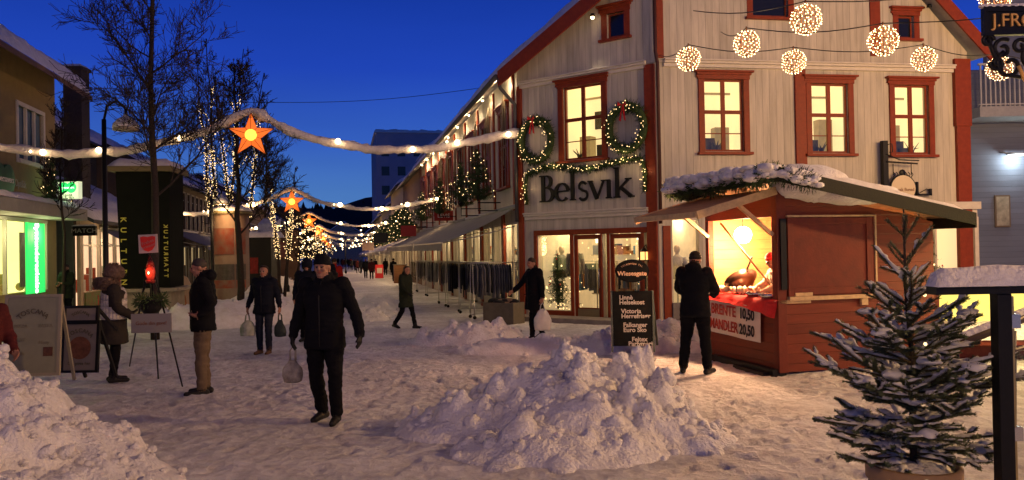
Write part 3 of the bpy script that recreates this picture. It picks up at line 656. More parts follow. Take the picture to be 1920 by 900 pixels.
mannequin(FC @ Matrix.Translation((disp[0] + .28, .75, .15)), 'mannequin in a grey coat in the display window, left of the glass door', mat('grey_wool', (.16, .16, .15), .9, noise_amt=.3, nscale=30))
mannequin(FC @ Matrix.Translation((disp[1] - .22, .55, .25)), 'grey jacket on a stand right against the display window, nearer the glass door', mat('grey_wool2', (.22, .21, .19), .9, noise_amt=.3, nscale=30))
# right-hand shop window and doorway of the side front
shop_room('shop_room', FR, .12, 2.6, 2.6, 2.7, SHOPW); goods(FR, .5, 2.4, .5, 2.5, 8)
p = FR @ Vector((1.1, 1.0, 2.5)); plight('shop_ceiling_or_spill_light', p, 45, (1, .74, .44), .15)
mannequin(FR @ Matrix.Translation((gw[0] + .42, .8, .12)), 'mannequin in the narrow lit window behind the stall customer', mat('pale_cloth', (.55, .5, .45), .9, noise_amt=.3, nscale=20))
MB().add([(gw[0], .08, gw[2]), (gw[1], .08, gw[2]), (gw[1], .08, gw[3]), (gw[0], .08, gw[3])], [(0, 1, 2, 3)]).build('pane', GLASS, shop, rel(shop, FR))
x0_, x1_ = door_r[0] - .6, WR - .1
shop_room('entrance_hall', FR, x0_, x1_, 1.5, 2.9, mat('bright_hall_wall', (.8, .66, .46), .7, noise_amt=.15, nscale=1.5, emit=(1, .76, .42), estr=.55))  # hall light is put into the walls as emission
MB().box(door_r[0] + .42, door_r[0] + .48, .3, .4, 0, door_r[3]).box(door_r[1] - .06, door_r[1] - .01, .05, .12, 0, door_r[3]).build('door_frame', WHITE_S, shop, rel(shop, FR))
# street side
hs = []; ups = []
for i in range(9):
    s_ = 2.0 + 3.05 * i; u = LS - s_; ups.append((u - .62, u + .62, 3.75, 6.05))
for i in range(14):
    s_ = .30 + 2.0 * i; u = LS - s_; hs.append((u - 1.83, u - .10, .35, 2.62))
wall('wall', FS, LS, -.5, 7.0, ups + hs, WHITE, shop)
for i, h in enumerate(ups): window(shop, FS, *h, lit=False, casing=.16, seed=i)
M = rel(shop, FS)
for i in range(10): u = LS - .5 - 3.05 * i; MB().box(u - .09, u + .09, -.06, .02, 2.95, 6.9).build('batten', RED, shop, M)
for i in range(1, 15, 2): u = LS - .35 - 2.0 * i + .09; MB().box(u - .17, u + .17, -.06, .02, -.3, 2.9).build('pilaster', RED, shop, M)
SHOPW3 = mat('shop_wall_pale', (.78, .66, .46), .7, noise_amt=.75, nscale=.9, emit=(1, .72, .36), estr=.34)  # emission in the wall stands in for shop lighting
for i, h in enumerate(hs):
    f = MB(); f.box(h[0], h[0] + .05, .03, .10, h[2], h[3]); f.box(h[1] - .05, h[1], .03, .10, h[2], h[3]); f.box(h[0] + .05, h[1] - .05, .03, .10, h[3] - .06, h[3]); f.box((h[0] + h[1]) / 2 - .03, (h[0] + h[1]) / 2 + .03, .03, .1, h[2], h[3] - .06)
    o = f.build('shop_window', WHITE_S, shop, M)
    MB().add([(h[0], .12, h[2]), (h[1], .12, h[2]), (h[1], .12, h[3]), (h[0], .12, h[3])], [(0, 1, 2, 3)]).build('pane', GLASS, o, Matrix.Identity(4))
mb = MB(); e = 1.6
mb.add([(0, e, 0), (LS, e, 0), (LS, e, 2.9), (0, e, 2.9)], [(0, 1, 2, 3)]); mb.add([(0, .24, 2.9), (0, e, 2.9), (LS, e, 2.9), (LS, .24, 2.9)], [(0, 1, 2, 3)]); mb.add([(0, .24, 0), (LS, .24, 0), (LS, e, 0), (0, e, 0)], [(0, 1, 2, 3)])
mb.add([(LS - .05, .24, 0), (LS - .05, e, 0), (LS - .05, e, 2.9), (LS - .05, .24, 2.9)], [(0, 1, 2, 3)])
mb.build('shop_room', SHOPW3, shop, M)
goods(FS, LS - 9, LS - .4, .3, 1.55, 17); goods(FS, LS - 19, LS - 9.5, .3, 1.55, 18)
for k in range(5): plight('shop_ceiling_or_spill_light', FS @ Vector((LS - 1.5 - 4.8 * k, .35, 2.6)), 60, (1, .74, .42), .15)
# roof: left slope over the street side and the cut corner, right slope over the gable's right half
def roof():
    ov = .45
    nC = Vector((FC[0][1], FC[1][1], 0)); nR = Vector((FR[0][1], FR[1][1], 0))
    e0 = st(LS + .3, .6); e1 = st(-.25, .6); 
    b1 = PA - nC * ov - nR * .1; pk = PA + UR * U_PEAK - nR * ov; rr = PA + UR * (WR + .45) - nR * ov
    ridge_far = st(LS + .3, tz(pk))
    def up(p, dz=0): return Vector((p.x, p.y, roofz(p) + dz))
    L_ = [up(e0), up(e1), up(b1), up(pk), up(ridge_far)]
    zr = L_[3].z; slope = (zE - .15 - zr) / (WR + .45 - U_PEAK)
    rr3 = Vector((rr.x, rr.y, zr + slope * (WR + .45 - U_PEAK))); rf = rr + SD * 20; rf3 = Vector((rf.x, rf.y, rr3.z)); rgf = Vector((pk.x, pk.y, zr)) + SD * 20
    mb = MB()
    def plate(pts, th):
        n = len(pts); mb.add(pts + [p + Vector((0, 0, th)) for p in pts], [tuple(range(n))[::-1], tuple(range(n, 2 * n))] + [(i, (i + 1) % n, (i + 1) % n + n, i + n) for i in range(n)])
    plate(L_, .12); plate([L_[3], rr3, rf3, rgf], .12)
    mb.build('roof', mat('roof_boards', (.45, .40, .34), .7, noise_amt=.3, nscale=3, bump=.3, bscale=20), shop, rel(shop, Matrix.Identity(4)))
    bb = MB()
    for a, b in ((L_[1], L_[2]), (L_[2], L_[3]), (L_[3], rr3)):
        dd = Vector((0, 0, 1)); n_ = (b - a).cross(dd).normalized() * .02
        pts = [a + Vector((0, 0, -.26)), b + Vector((0, 0, -.26)), b + Vector((0, 0, .17)), a + Vector((0, 0, .17))]
        bb.add([p - n_ for p in pts] + [p + n_ * 1.6 for p in pts], [(0, 1, 2, 3), (7, 6, 5, 4), (0, 4, 5, 1), (1, 5, 6, 2), (2, 6, 7, 3), (3, 7, 4, 0)])
    bb.build('barge_board', RED, shop, rel(shop, Matrix.Identity(4)))
    I = rel(shop, Matrix.Identity(4)); dz = Vector((0, 0, .125))
    # snow on the street slope near the eaves and up the cut-off edge
    snow_slab([e0.to_3d() + Vector((0, 0, roofz(e0))) + dz, L_[1] + dz, L_[2] + dz, L_[4].lerp(L_[0], .45) + dz], .26, 'roof_snow', shop, I, 3)
    snow_slab([L_[2] + dz, L_[3] + dz, L_[4] + dz, L_[4].lerp(L_[0], .45) + dz], .26, 'roof_snow', shop, I, 5)
    snow_slab([L_[3] + dz, rr3 + dz, rf3 + dz, rgf + dz], .26, 'roof_snow', shop, I, 6)
    g = MB(); g.tube([L_[0] + Vector((-.06, 0, .02)), L_[1] + Vector((-.06, 0, .02))], .075, 8); g.build('gutter', mat('zinc', (.08, .08, .085), .5, .5), shop, I)
    return L_
RL = roof()
I_ = rel(shop, Matrix.Identity(4))
pt = [RL[1] + Vector((0, 0, -.02)), RL[1] + Vector((.05, 0, -.3)), BP + Vector((-.08, -.1, 5.9)), BP + Vector((-.08, -.12, 5.2)), BP + Vector((-.08, -.12, 2.6))]
MB().tube(pt, .05, 8).build('downpipe', mat('zinc', (.08, .08, .085), .5, .5), shop, I_)
q0 = PA + Vector((-.02, -.14, 0)); MB().tube([q0 + Vector((0, 0, 9.3)), q0 + Vector((0, 0, 6.7)), q0 + Vector((.05, 0, 6.4)), q0 + Vector((.05, 0, 2.4))], .045, 8).build('downpipe', mat('zinc_red', (.07, .03, .025), .5, .3), shop, I_)
# soffit downlights above the street-side windows
for i in range(9):
    p = st(1.0 + 2.9 * i, .32, 0); p.z = roofz(p) - .03
    o = MB().lathe([(.055, -.05), (.06, 0)], p, 12).build('downlight', mat('chrome', (.3, .3, .3), .3, .9), shop, I_)
    MB().ball(p + Vector((0, 0, -.06)), .04, n=8, m=5).build('lamp', BULB, o, Matrix.Identity(4))
    plight('downlight_lamp', p + Vector((0, 0, -.16)), 26 if i < 5 else 34, (1, .72, .42), .05)
# facade spot on the cut-off gable and by the attic window at the right
p = FC @ Vector((onwall(1122, 36, FC)[0], -.30, onwall(1122, 36, FC)[1]))
MB().tube([p + Vector((0, 0, .08)), p], [.05, .07], 10).build('spotlight', BLACK, shop, I_)
MB().ball(p + Vector((0, 0, -.02)), .05, n=8, m=5).build('spot_lamp', BULB, shop, I_); plight('facade_spot', p + Vector((0, 0, -.1)), 110, (1, .8, .55), .04, 'SPOT', rot=(R(-8), 0, R(-37)), spot=48)
u_, z_ = onwall(1728, 20, FR); p = FR @ Vector((u_, -.3, z_))
MB().tube([p + Vector((0, 0, .08)), p], [.05, .07], 10).build('spotlight', BLACK, shop, I_)
plight('facade_spot', p + Vector((0, 0, -.1)), 50, (1, .8, .55), .04, 'SPOT', rot=(R(-8), 0, R(9)), spot=50)

# shop name in raised dark letters, cut as broad pen strokes
def stroke(mb, pts, ws, y0, y1, mi=0):
    n = len(pts); Lp, Rp = [], []
    for i in range(n):
        a = Vector(pts[max(i - 1, 0)]); b = Vector(pts[min(i + 1, n - 1)]); d = (b - a).normalized(); nn = Vector((-d.y, d.x)); w = ws[i] if isinstance(ws, (list, tuple)) else ws
        Lp.append(Vector(pts[i]) + nn * w / 2); Rp.append(Vector(pts[i]) - nn * w / 2)
    for i in range(n - 1): mb.prism([tuple(Lp[i]), tuple(Lp[i + 1]), tuple(Rp[i + 1]), tuple(Rp[i])], y0, y1, mi)
def arc(cx, cy, rx, ry, a0, a1, n=14): return [(cx + rx * math.cos(R(a0 + (a1 - a0) * i / n)), cy + ry * math.sin(R(a0 + (a1 - a0) * i / n))) for i in range(n + 1)]
def nib(pts, thick, thin): 
    w = []
    for i in range(len(pts)):
        a = Vector(pts[max(i - 1, 0)]); b = Vector(pts[min(i + 1, len(pts) - 1)]); d = (b - a).normalized(); w.append(thin + (thick - thin) * abs(d.y) ** 1.2)
    return w
def belsvik():
    ua, zb_ = onwall(1016, 381, FC); ub, zc = onwall(1190, 374, FC); H = onwall(1040, 331, FC)[1] - onwall(1040, 381, FC)[1]; X = H * .66; W = ub - ua
    mb = MB(); T, t = H * .15, H * .045; y0, y1 = -.09, -.03; cur = [0.0]
    def P(pts): return [(cur[0] + x, y) for x, y in pts]
    def S(pts, w): stroke(mb, P(pts), w, y0, y1)
    def serif(x, z, w=.17, h=.05): x0, x1 = cur[0] + x - H * w, cur[0] + x + H * w; mb.prism([(x0, z), (x1, z), (x1, z + H * h), (x0, z + H * h)], y0, y1)
    # B
    S([(T * .9, 0), (T * .9, H)], T); serif(T * .75, 0, .14); serif(T * .75, H * .95, .14)
    a = [(T, H * .97)] + arc(H * .30, H * .76, H * .20, H * .215, 90, -90) + [(T, H * .545)]; S(a, nib(a, T * .9, t))
    a = [(T, H * .52)] + arc(H * .32, H * .27, H * .26, H * .25, 90, -90) + [(T, H * .02)]; S(a, nib(a, T, t)); cur[0] += H * .70
    def e_():
        a = arc(X * .46, X * .5, X * .42, X * .49, 8, 318, 22); S(a, nib(a, T * .9, t)); S([(X * .08, X * .54), (X * .88, X * .56)], t * 1.2); cur[0] += X * 1.02
    def l_(): S([(T * .7, 0), (T * .7, H * 1.08)], T * .92); serif(T * .7, 0, .12); serif(T * .35, H * 1.03, .07); cur[0] += T * 1.4 + H * .12
    def s_():
        a = arc(X * .34, X * .74, X * .24, X * .23, 30, 200, 10) + [(X * .34, X * .52)] + arc(X * .36, X * .26, X * .27, X * .26, 50, -150, 12); S(a, [w_ * .9 for w_ in nib(a, t * 1.3, T * .85)]); cur[0] += X * .78
    def v_(): S([(X * .06, X * .97), (X * .48, 0)], T * .9); S([(X * .90, X * .97), (X * .50, .02)], t * 1.3); serif(X * .06, X * .95, .11); serif(X * .90, X * .95, .09); cur[0] += X * 1.08
    def i_(): S([(T * .7, 0), (T * .7, X)], T * .92); serif(T * .7, 0, .12); serif(T * .4, X * .95, .08); cur[0] += T * 1.4 + H * .14
    def k_():
        S([(T * .7, 0), (T * .7, H * 1.08)], T * .92); serif(T * .6, 0, .13); serif(T * .35, H * 1.03, .07); S([(T, X * .42), (X * .85, X * .96)], t * 1.6); serif(X * .85, X * .95, .12); S([(T * 1.6, X * .56), (X * 1.02, .03 * H)], T * .85); serif(X * 1.02, 0, .12)
    e_(); l_(); s_(); v_(); i_(); cur[0] += 0; k_(); tot = cur[0] + X * 1.15
    sx = W / tot; mb.v = [(ua + x * sx, y, zb_ + .02 + z) for x, y, z in mb.v]
    o = mb.build('shop_name_sign', BLACK, None, FC.copy()); tag(o, 'big black raised letters of the shop name above the corner doors', 'sign')
belsvik()

# wreaths and lit swag on the cut-off corner
def wreath(px, py, r, label, seed):
    u, z = onwall(px, py, FC); M = FC @ Matrix.Translation((u, -.16, z)); t = thing('wreath', label, 'wreath', M=M, group='lit wreaths beside the corner window')
    path = [(r * math.cos(a * math.pi / 12), 0, r * 1.12 * math.sin(a * math.pi / 12)) for a in range(25)]
    mb = MB(); mb.tube(path, .10, 8); garland_needles(mb, path, .20, 420, .09, 0, seed); mb.build('fir_ring', NEEDLE, t)
    f = MB(); fairy(f, path, 62, .10, .0145, seed, out=Vector((0, -.17, 0))); f.build('light_string', FAIRY, t)
    b = MB(); top = r * 1.12
    for s_ in (-1, 1):
        b.add([(0, -.2, top), (s_ * .10, -.24, top + .09), (s_ * .13, -.22, top - .02)], [(0, 1, 2)]); b.add([(0, -.2, top), (s_ * .02 + .03, -.2, top), (s_ * .07 + .03, -.2, top - .42), (s_ * .07 - .03, -.2, top - .38)], [(0, 1, 2, 3)])
    b.build('ribbon', mat('red_ribbon', (.5, .02, .02), .5), t)
wreath(1011, 264, .50, 'wreath with lights and red ribbon left of the corner window', 5); wreath(1180, 241, .50, 'wreath with lights and red ribbon right of the corner window', 6)
def swag():
    pts = [(993, 384), (990, 352), (994, 328), (1022, 316), (1052, 312), (1086, 318), (1118, 316), (1150, 307), (1180, 300), (1208, 298), (1214, 322), (1214, 360)]
    P = []
    for x, y in pts: u, z = onwall(x, y, FC); P.append((u, -.14, z))
    t = thing('swag', 'lit fir swag draped round the shop name', 'garland', M=FC.copy())
    mb = MB(); mb.tube(P, .05, 6); garland_needles(mb, P, .12, 330, .08, 0, 3); mb.build('fir_garland', NEEDLE, t)
    f = MB(); fairy(f, P, 100, .075, .0145, 8, out=Vector((0, -.12, 0))); f.build('light_string', FAIRY, t)
    for k in (1, 4, 6, 8, 10): p = FC @ (Vector(P[k]) + Vector((0, -.2, 0))); plight('swag_glow', p, 2.2, (1, .65, .3), .06)
swag()
# door lantern
u, z = onwall(1213, 478, FC); t = thing('wall_lantern', 'small black lantern beside the right shop door', 'lantern', M=FC @ Matrix.Translation((u, -.16, z)))
MB().box(-.07, .07, -.07, .07, -.12, .08).build('glass', emat('lantern_glow', (1, .5, .15), 1.6), t)
MB().lathe([(.11, .085), (.09, .12), (.02, .2), (0, .22)], n=4).box(-.09, .09, -.09, .09, -.15, -.122).box(-.082, -.064, -.082, -.064, -.12, .085).box(.064, .082, -.082, -.064, -.12, .085).tube([(0, 0, .2), (0, .12, .26), (0, .17, .15)], .012, 6).build('frame', BLACK, t)

# spruces on brackets along the street side and over the corner of the left house
def small_spruce(loc, h, label, seed, lights=True, snowy=False, group='little lit spruces on wall brackets', bracket=None, r=None):
    rnd = random.Random(seed); t = thing('small_spruce', label, 'spruce', loc, group=group); r = r or h * .36
    MB().tube([(0, 0, 0), (0, 0, h)], [.03, .008], 6).build('trunk', BARK, t)
    mb = MB(); tips = []
    for k in range(13):
        z = h * (.06 + .9 * k / 13); L_ = r * (1 - k / 13.5) ** .8
        for j in range(9 - k // 3):
            a = rnd.uniform(0, 6.28); L2 = L_ * rnd.uniform(.75, 1.15); p0 = Vector((0, 0, z)); p1 = p0 + Vector((math.cos(a), math.sin(a), rnd.uniform(.05, .35))) * L2; tips.append(p1)
            garland_needles(mb, [p0, p0.lerp(p1, .5) + Vector((0, 0, -.02)), p1], .045, 130, .06, 0, rnd.random())
    mb.build('crown', NEEDLE, t)
    if lights:
        f = MB()
        for p in rnd.sample(tips, min(len(tips), 30)): f.octa(p * .95 + Vector((0, 0, .02)), .018)
        f.build('light_string', FAIRY, t)
    if bracket:
        b = MB(); b.tube([Vector((0, 0, -.05)), Vector(bracket) + Vector((0, 0, -.05))], .02, 6); b.tube([Vector((0, 0, .02)), Vector((0, 0, -.3)), Vector(bracket) + Vector((0, 0, -.3))], .018, 6); b.build('bracket', BLACK, t)
    return t
for i, (s_, px) in enumerate(((2.6, 932), (6.2, 876), (12.5, 815), (20.5, 775))):
    p = st(s_, .75, 3.35 + .0 * i); small_spruce(p, 1.75, 'lit spruce on a wall bracket over the awnings, %s from the corner shop sign' % ('nearest', 'second', 'third', 'fourth')[i], 20 + i, bracket=-SN * .72)
# bare twig bunches hung between the upper windows
for i in range(7):
    rnd = random.Random(60 + i); p = st(1.3 + 2.6 * i, .12, 6.5); mb = MB()
    for k in range(12):
        a = SD * rnd.uniform(-.8, .8) + SN * rnd.uniform(0, .25); mb.tube([Vector((0, 0, 0)), a * .4 + Vector((0, 0, -.5)), a * rnd.uniform(.6, .9) + Vector((0, 0, -rnd.uniform(1.3, 2.4)))], [.018, .013, .004], 4)
    tag(mb.build('twig_bunch', mat('pale_twig', (.22, .17, .11), .8), None, Matrix.Translation(p)), 'bunch of hanging bare twigs between upper windows on the street side', 'twigs', 'twig bunches under the eaves of the corner house')
# small red brand sign by the third spruce
u, z = 0, 0
p = st(13.2, .5, 3.35); t = thing('hanging_sign', 'small dark red shop sign under the wall spruce', 'sign', M=frame(p, (1, .1)))
MB().box(-.42, .42, 0, .06, -.22, .22).build('board', mat('sign_red', (.35, .03, .02), .5), t); text_mb('LEVIS', .24, .012, M=Matrix.Translation((0, -.008, 0))).build('lettering', mat('sign_white', (.8, .78, .7), .6), t)
# ------------------------------------------------------------------ the other houses
def fhouse(name, label, side, s0, s1, zt, wm, t0=0., depth=9, floors=1, wcol=None, win=1.9, lit=.0, roofh=3.0, shopm=None, gf=2.7, seed=0, snow=True, zb=None, wz=(3.9, 5.5), shopfront=True, trimm=None):
    rnd = random.Random(seed); L_ = s1 - s0; g = zb if zb is not None else gz(0, 22 + s0)
    if side == 'R': o = st(s1, t0); fr = frame(o, -SD)
    else: o = st(s0, 14 + t0); fr = frame(o, SD)
    root = thing(name, label, 'building', o); M = rel(root, fr); holes = []; wins = []
    n = max(1, int(L_ / win))
    for f in range(floors):
        for i in range(n):
            u = L_ * (i + .5) / n; z0 = wz[0] + f * 2.9; wins.append((u - .45, u + .45, z0 + g, z0 + (wz[1] - wz[0]) + g))
    sh = []
    if shopfront:
        k = max(1, int(L_ / 2.2))
        for i in range(k): u = L_ * (i + .5) / k; sh.append((u - .9, u + .9, .35 + g, gf + g))
    wall('wall', fr, L_, g - .6, zt + g, wins + sh, wm, root)
    mb = MB(); mb.box(0, .2, .22, depth, g - .6, zt + g); mb.box(L_ - .2, L_, .22, depth, g - .6, zt + g); mb.prism([(0, zt + g), (.2, zt + g), (.2, zt + g)], 0, 0) if 0 else None
    for a, b in ((0, .2), (L_ - .2, L_)):
        mb.add([(a, .0, zt + g), (a, depth, zt + g), (a, depth / 2, zt + g + roofh), (b, .0, zt + g), (b, depth, zt + g), (b, depth / 2, zt + g + roofh)], [(0, 1, 2), (3, 5, 4), (0, 3, 4, 1), (1, 4, 5, 2), (2, 5, 3, 0)])
    mb.build('end_wall', wm, root, M)
    tm = trimm or WHITE_S
    for i, h in enumerate(wins):
        l = rnd.random() < lit
        w = MB(); c = .09; w.box(h[0] - c, h[0], -.03, .03, h[2] - c, h[3] + c).box(h[1], h[1] + c, -.03, .03, h[2] - c, h[3] + c).box(h[0], h[1], -.03, .03, h[3], h[3] + c).box(h[0], h[1], -.05, .03, h[2] - c, h[2]).box((h[0] + h[1]) / 2 - .025, (h[0] + h[1]) / 2 + .025, .04, .08, h[2], h[3]).box(h[0], h[1], .045, .079, h[3] - .45, h[3] - .40)
        o_ = w.build('window', tm, root, M)
        MB().add([(h[0], .1, h[2]), (h[1], .1, h[2]), (h[1], .1, h[3]), (h[0], .1, h[3])], [(0, 1, 2, 3)]).build('pane', LITROOM if l else GLASSC, o_, Matrix.Identity(4))
    for i, h in enumerate(sh):
        w = MB(); w.box(h[0], h[0] + .07, .02, .09, h[2], h[3]).box(h[1] - .07, h[1], .02, .09, h[2], h[3]).box(h[0] + .07, h[1] - .07, .02, .09, h[3] - .09, h[3]).box((h[0] + h[1]) / 2 - .03, (h[0] + h[1]) / 2 + .03, .02, .09, h[2], h[3] - .09)
        o_ = w.build('shop_window', tm, root, M)
        MB().add([(h[0], .1, h[2]), (h[1], .1, h[2]), (h[1], .1, h[3]), (h[0], .1, h[3])], [(0, 1, 2, 3)]).build('pane', GLASS, o_, Matrix.Identity(4))
    if sh:
        e = 1.4; mb = MB(); mb.add([(.2, e, g), (L_ - .2, e, g), (L_ - .2, e, gf + .2 + g), (.2, e, gf + .2 + g)], [(0, 1, 2, 3)]); mb.add([(.2, .24, gf + .2 + g), (.2, e, gf + .2 + g), (L_ - .2, e, gf + .2 + g), (L_ - .2, .24, gf + .2 + g)], [(0, 1, 2, 3)])
        x = .6
        for k in range(int(L_ / .8)): mb.box(x, x + rnd.uniform(.2, .4), .5, .9, g, g + rnd.uniform(.8, 1.8), rnd.choice((1, 2))); x += .8
        mb.build('shop_room', [shopm or SHOPW3, mat('cloth_goods_0', (.45, .08, .04), .85), mat('cloth_goods_3', (.05, .05, .06), .85)], root, M)
    zt += g; ov = .5; rb = MB()
    k = roofh / (depth / 2)
    P = [(-.2, -ov, zt - ov * k), (L_ + .2, -ov, zt - ov * k), (L_ + .2, depth / 2, zt + roofh), (-.2, depth / 2, zt + roofh)]
    Q = [(-.2, depth / 2, zt + roofh), (L_ + .2, depth / 2, zt + roofh), (L_ + .2, depth + ov, zt - ov * k), (-.2, depth + ov, zt - ov * k)]
    for pp in (P, Q):
        vv = [Vector(p) + Vector((0, 0, .01)) for p in pp]; rb.add(vv + [v + Vector((0, 0, .14)) for v in vv], [(3, 2, 1, 0), (4, 5, 6, 7), (0, 1, 5, 4), (1, 2, 6, 5), (2, 3, 7, 6), (3, 0, 4, 7)])
    rb.build('roof', mat('slate', (.05, .05, .055), .7, noise_amt=.4, nscale=5), root, M)
    MB().tube([(-.2, -ov - .06, zt - ov * k + .05), (L_ + .2, -ov - .06, zt - ov * k + .05)], .06, 6).build('gutter', mat('zinc', (.08, .08, .085), .5, .5), root, M)
    if snow:
        up = Vector((0, 0, .16)); snow_slab([Vector(p) + up for p in P], .22, 'roof_snow', root, M, seed)
        snow_slab([Vector(p) + up for p in Q], .22, 'roof_snow', root, M, seed + 1)
    return root, fr, M
BEIGE = mat('beige_render', (.30, .22, .10), .85, noise_amt=.25, nscale=2.5, bump=.25, bscale=60)
DKW = mat('dark_slate_wall', (.055, .058, .065), .8, noise_amt=.35, nscale=2, boards=.22, bump=.3, bscale=20)
BROWNW = mat('brown_wall', (.20, .12, .08), .8, noise_amt=.3, nscale=3); GREYW = mat('grey_wall', (.20, .19, .20), .8, noise_amt=.3, nscale=3); OCHW = mat('ochre_wall', (.44, .36, .25), .8, noise_amt=.3, nscale=3); BLUEW = mat('blue_grey_wall', (.16, .18, .26), .85, noise_amt=.2, nscale=2, boards=.18, horiz=True, bump=.3)
# left side
# L1: the beige optician's house. Facade holes from the photograph
l1o = st(-14, 14); F1 = frame(l1o, SD); LL = 6.45 + 14
opt = thing('optician_building', 'beige rendered two-storey house at the left edge with green optician signs', 'building', l1o); M1 = rel(opt, F1)
w1 = px_rect(F1, 33, 207, 80, 303); w0 = (w1[0] - 3.6, w1[0] - 1.6, w1[2], w1[3]); s1_ = px_rect(F1, -60, 412, 88, 552); s1_ = (s1_[0] - 6, s1_[1], s1_[2], s1_[3])
wall('wall', F1, LL, -.5, 7.66, [w1, w0, s1_], BEIGE, opt); MB().box(LL - .2, LL, .22, 9, -.5, 7.2).build('end_wall', BEIGE, opt, M1)
BLW = mat('sky_tinted_glass', (.05, .12, .22), .08, spec=.9)  # blue of the reflected sky is put into the base colour
for h in (w1, w0):
    w = MB(); c = .12; w.box(h[0] - c, h[0], -.04, .06, h[2] - c, h[3] + c).box(h[1], h[1] + c, -.04, .06, h[2] - c, h[3] + c).box(h[0], h[1], -.04, .06, h[3], h[3] + c).box(h[0], h[1], -.07, .06, h[2] - c, h[2])
    for k in (1, 2): x = h[0] + (h[1] - h[0]) * k / 3; w.box(x - .05, x + .05, -.01, .06, h[2], h[3])
    o_ = w.build('window', WHITE_S, opt, M1); MB().add([(h[0], .08, h[2]), (h[1], .08, h[2]), (h[1], .08, h[3]), (h[0], .08, h[3])], [(0, 1, 2, 3)]).build('pane', BLW, o_, Matrix.Identity(4))
zf = onwall(60, 408, F1)[1]; LM = M1
MB().box(0, LL + .15, -.9, .0, zf - .02, zf + .34).build('canopy', mat('canopy_grey', (.32, .31, .28), .7, noise_amt=.2), opt, LM, bevel=.02)
snow_slab([(0, -.92, zf + .345), (LL + .15, -.92, zf + .345), (LL + .15, 0, zf + .45), (0, 0, zf + .45)], .16, 'canopy_snow', opt, LM, 4)
OPTW = mat('optician_lit_wall', (.7, .75, .4), .7, noise_amt=.3, nscale=1.4, emit=(.95, .85, .34), estr=.85)  # the wall itself emits the light of the optician's room
mb = MB(); e = 1.7; mb.add([(s1_[0], e, 0), (s1_[1] + .3, e, 0), (s1_[1] + .3, e, 3.3), (s1_[0], e, 3.3)], [(0, 1, 2, 3)]); mb.add([(s1_[1] + .3, .24, 0), (s1_[1] + .3, e, 0), (s1_[1] + .3, e, 3.3), (s1_[1] + .3, .24, 3.3)], [(0, 1, 2, 3)])
mb.add([(s1_[0], .24, 3.3), (s1_[0], e, 3.3), (s1_[1] + .3, e, 3.3), (s1_[1] + .3, .24, 3.3)], [(0, 1, 2, 3)]); mb.add([(s1_[0], .24, .3), (s1_[1] + .3, .24, .3), (s1_[1] + .3, e, .3), (s1_[0], e, .3)], [(0, 1, 2, 3)])
mb.build('shop_room', OPTW, opt, LM)
mb = MB(); x = s1_[1]
while x > s1_[0]: mb.box(x - .07, x, -.02, .08, s1_[2], s1_[3]); x -= 1.55
mb.box(s1_[0], s1_[1], -.04, .10, s1_[3], s1_[3] + .09); mb.build('shopfront_frame', mat('pale_alu', (.45, .45, .38), .5), opt, LM)
mb = MB(); rnd = random.Random(3)
for k in range(12): x = s1_[1] - .5 - k * .42; mb.box(x - .12, x + .05, .9, 1.0, .5, rnd.uniform(1.0, 2.5)) if k % 3 else mb.ball((x, .6, .95), .13, n=8, m=6)
mb.build('shop_display', mat('display_things', (.35, .25, .12), .6, noise_amt=.5, nscale=5), opt, LM)
ua_, ub_ = onwall(31, 484, F1)[0], onwall(40, 484, F1)[0]; MB().box(ua_, ub_, -.10, -.07, onwall(36, 538, F1)[1], onwall(36, 436, F1)[1]).build('roller_banner', mat('grey_roller', (.16, .15, .11), .7, noise_amt=.5, nscale=6), opt, LM)
# roof: eaves overhanging the street, brown soffit
dz_ = .62; ez = 7.45
rb = MB(); P = [(-.3, -1.1, ez - .5), (LL + .12, -1.1, ez - .5), (LL + .12, 4.5, ez + 3.2), (-.3, 4.5, ez + 3.2)]; vv = [Vector(p) for p in P]
rb.add(vv + [v + Vector((0, 0, .16)) for v in vv], [(3, 2, 1, 0), (4, 5, 6, 7), (0, 1, 5, 4), (1, 2, 6, 5), (2, 3, 7, 6), (3, 0, 4, 7)]); rb.build('roof', mat('brown_soffit', (.16, .09, .045), .7, noise_amt=.3), opt, LM)
snow_slab([v + Vector((0, 0, .17)) for v in vv], .34, 'roof_snow', opt, LM, 8)
mb = MB(); mb.add([(LL - .2, 0, 7.2), (LL - .2, 9, 7.2), (LL - .2, 4.5, ez + 3.1), (LL, 0, 7.2), (LL, 9, 7.2), (LL, 4.5, ez + 3.1)], [(0, 1, 2), (3, 5, 4), (0, 3, 4, 1), (1, 4, 5, 2), (2, 5, 3, 0)]); mb.build('end_wall', BEIGE, opt, LM)
# round green twin sign on the front, projecting lit sign, vertical lit sign in the window
GRN = mat('sign_green', (.015, .10, .035), .5); GRNL = emat('lit_green', (.02, .62, .12), 1.1); WHL = emat('lit_white', (.85, 1, .8), 1.15)
u, z = onwall(8, 337, F1); t = thing('wall_sign', 'dark green round optician sign on the beige wall, left edge', 'sign', M=F1 @ Matrix.Translation((u, -.08, z)))
MB().lathe([(.42, 0), (.42, .08)], (.0, -.04, 0), 28, axis='Y', smooth=False).lathe([(.42, 0), (.42, .078)], (-.58, -.04, 0), 28, axis='Y', smooth=False).build('board', GRN, t)
text_mb('Specsavers', .26, .012, M=Matrix.Translation((-.28, -.055, 0))).build('lettering', mat('sign_white', (.8, .78, .7), .6), t); text_mb('Optikk', .30, .02, M=Matrix.Translation((.85, -.02, -.05))).build('side_lettering', mat('sign_grey', (.3, .28, .24), .6), t)
p = at(131, 357, 25.2); t = thing('lit_box_sign', 'lit white projecting box sign with two green ovals at the corner of the beige house', 'sign', M=frame(p, (1, -.15)))
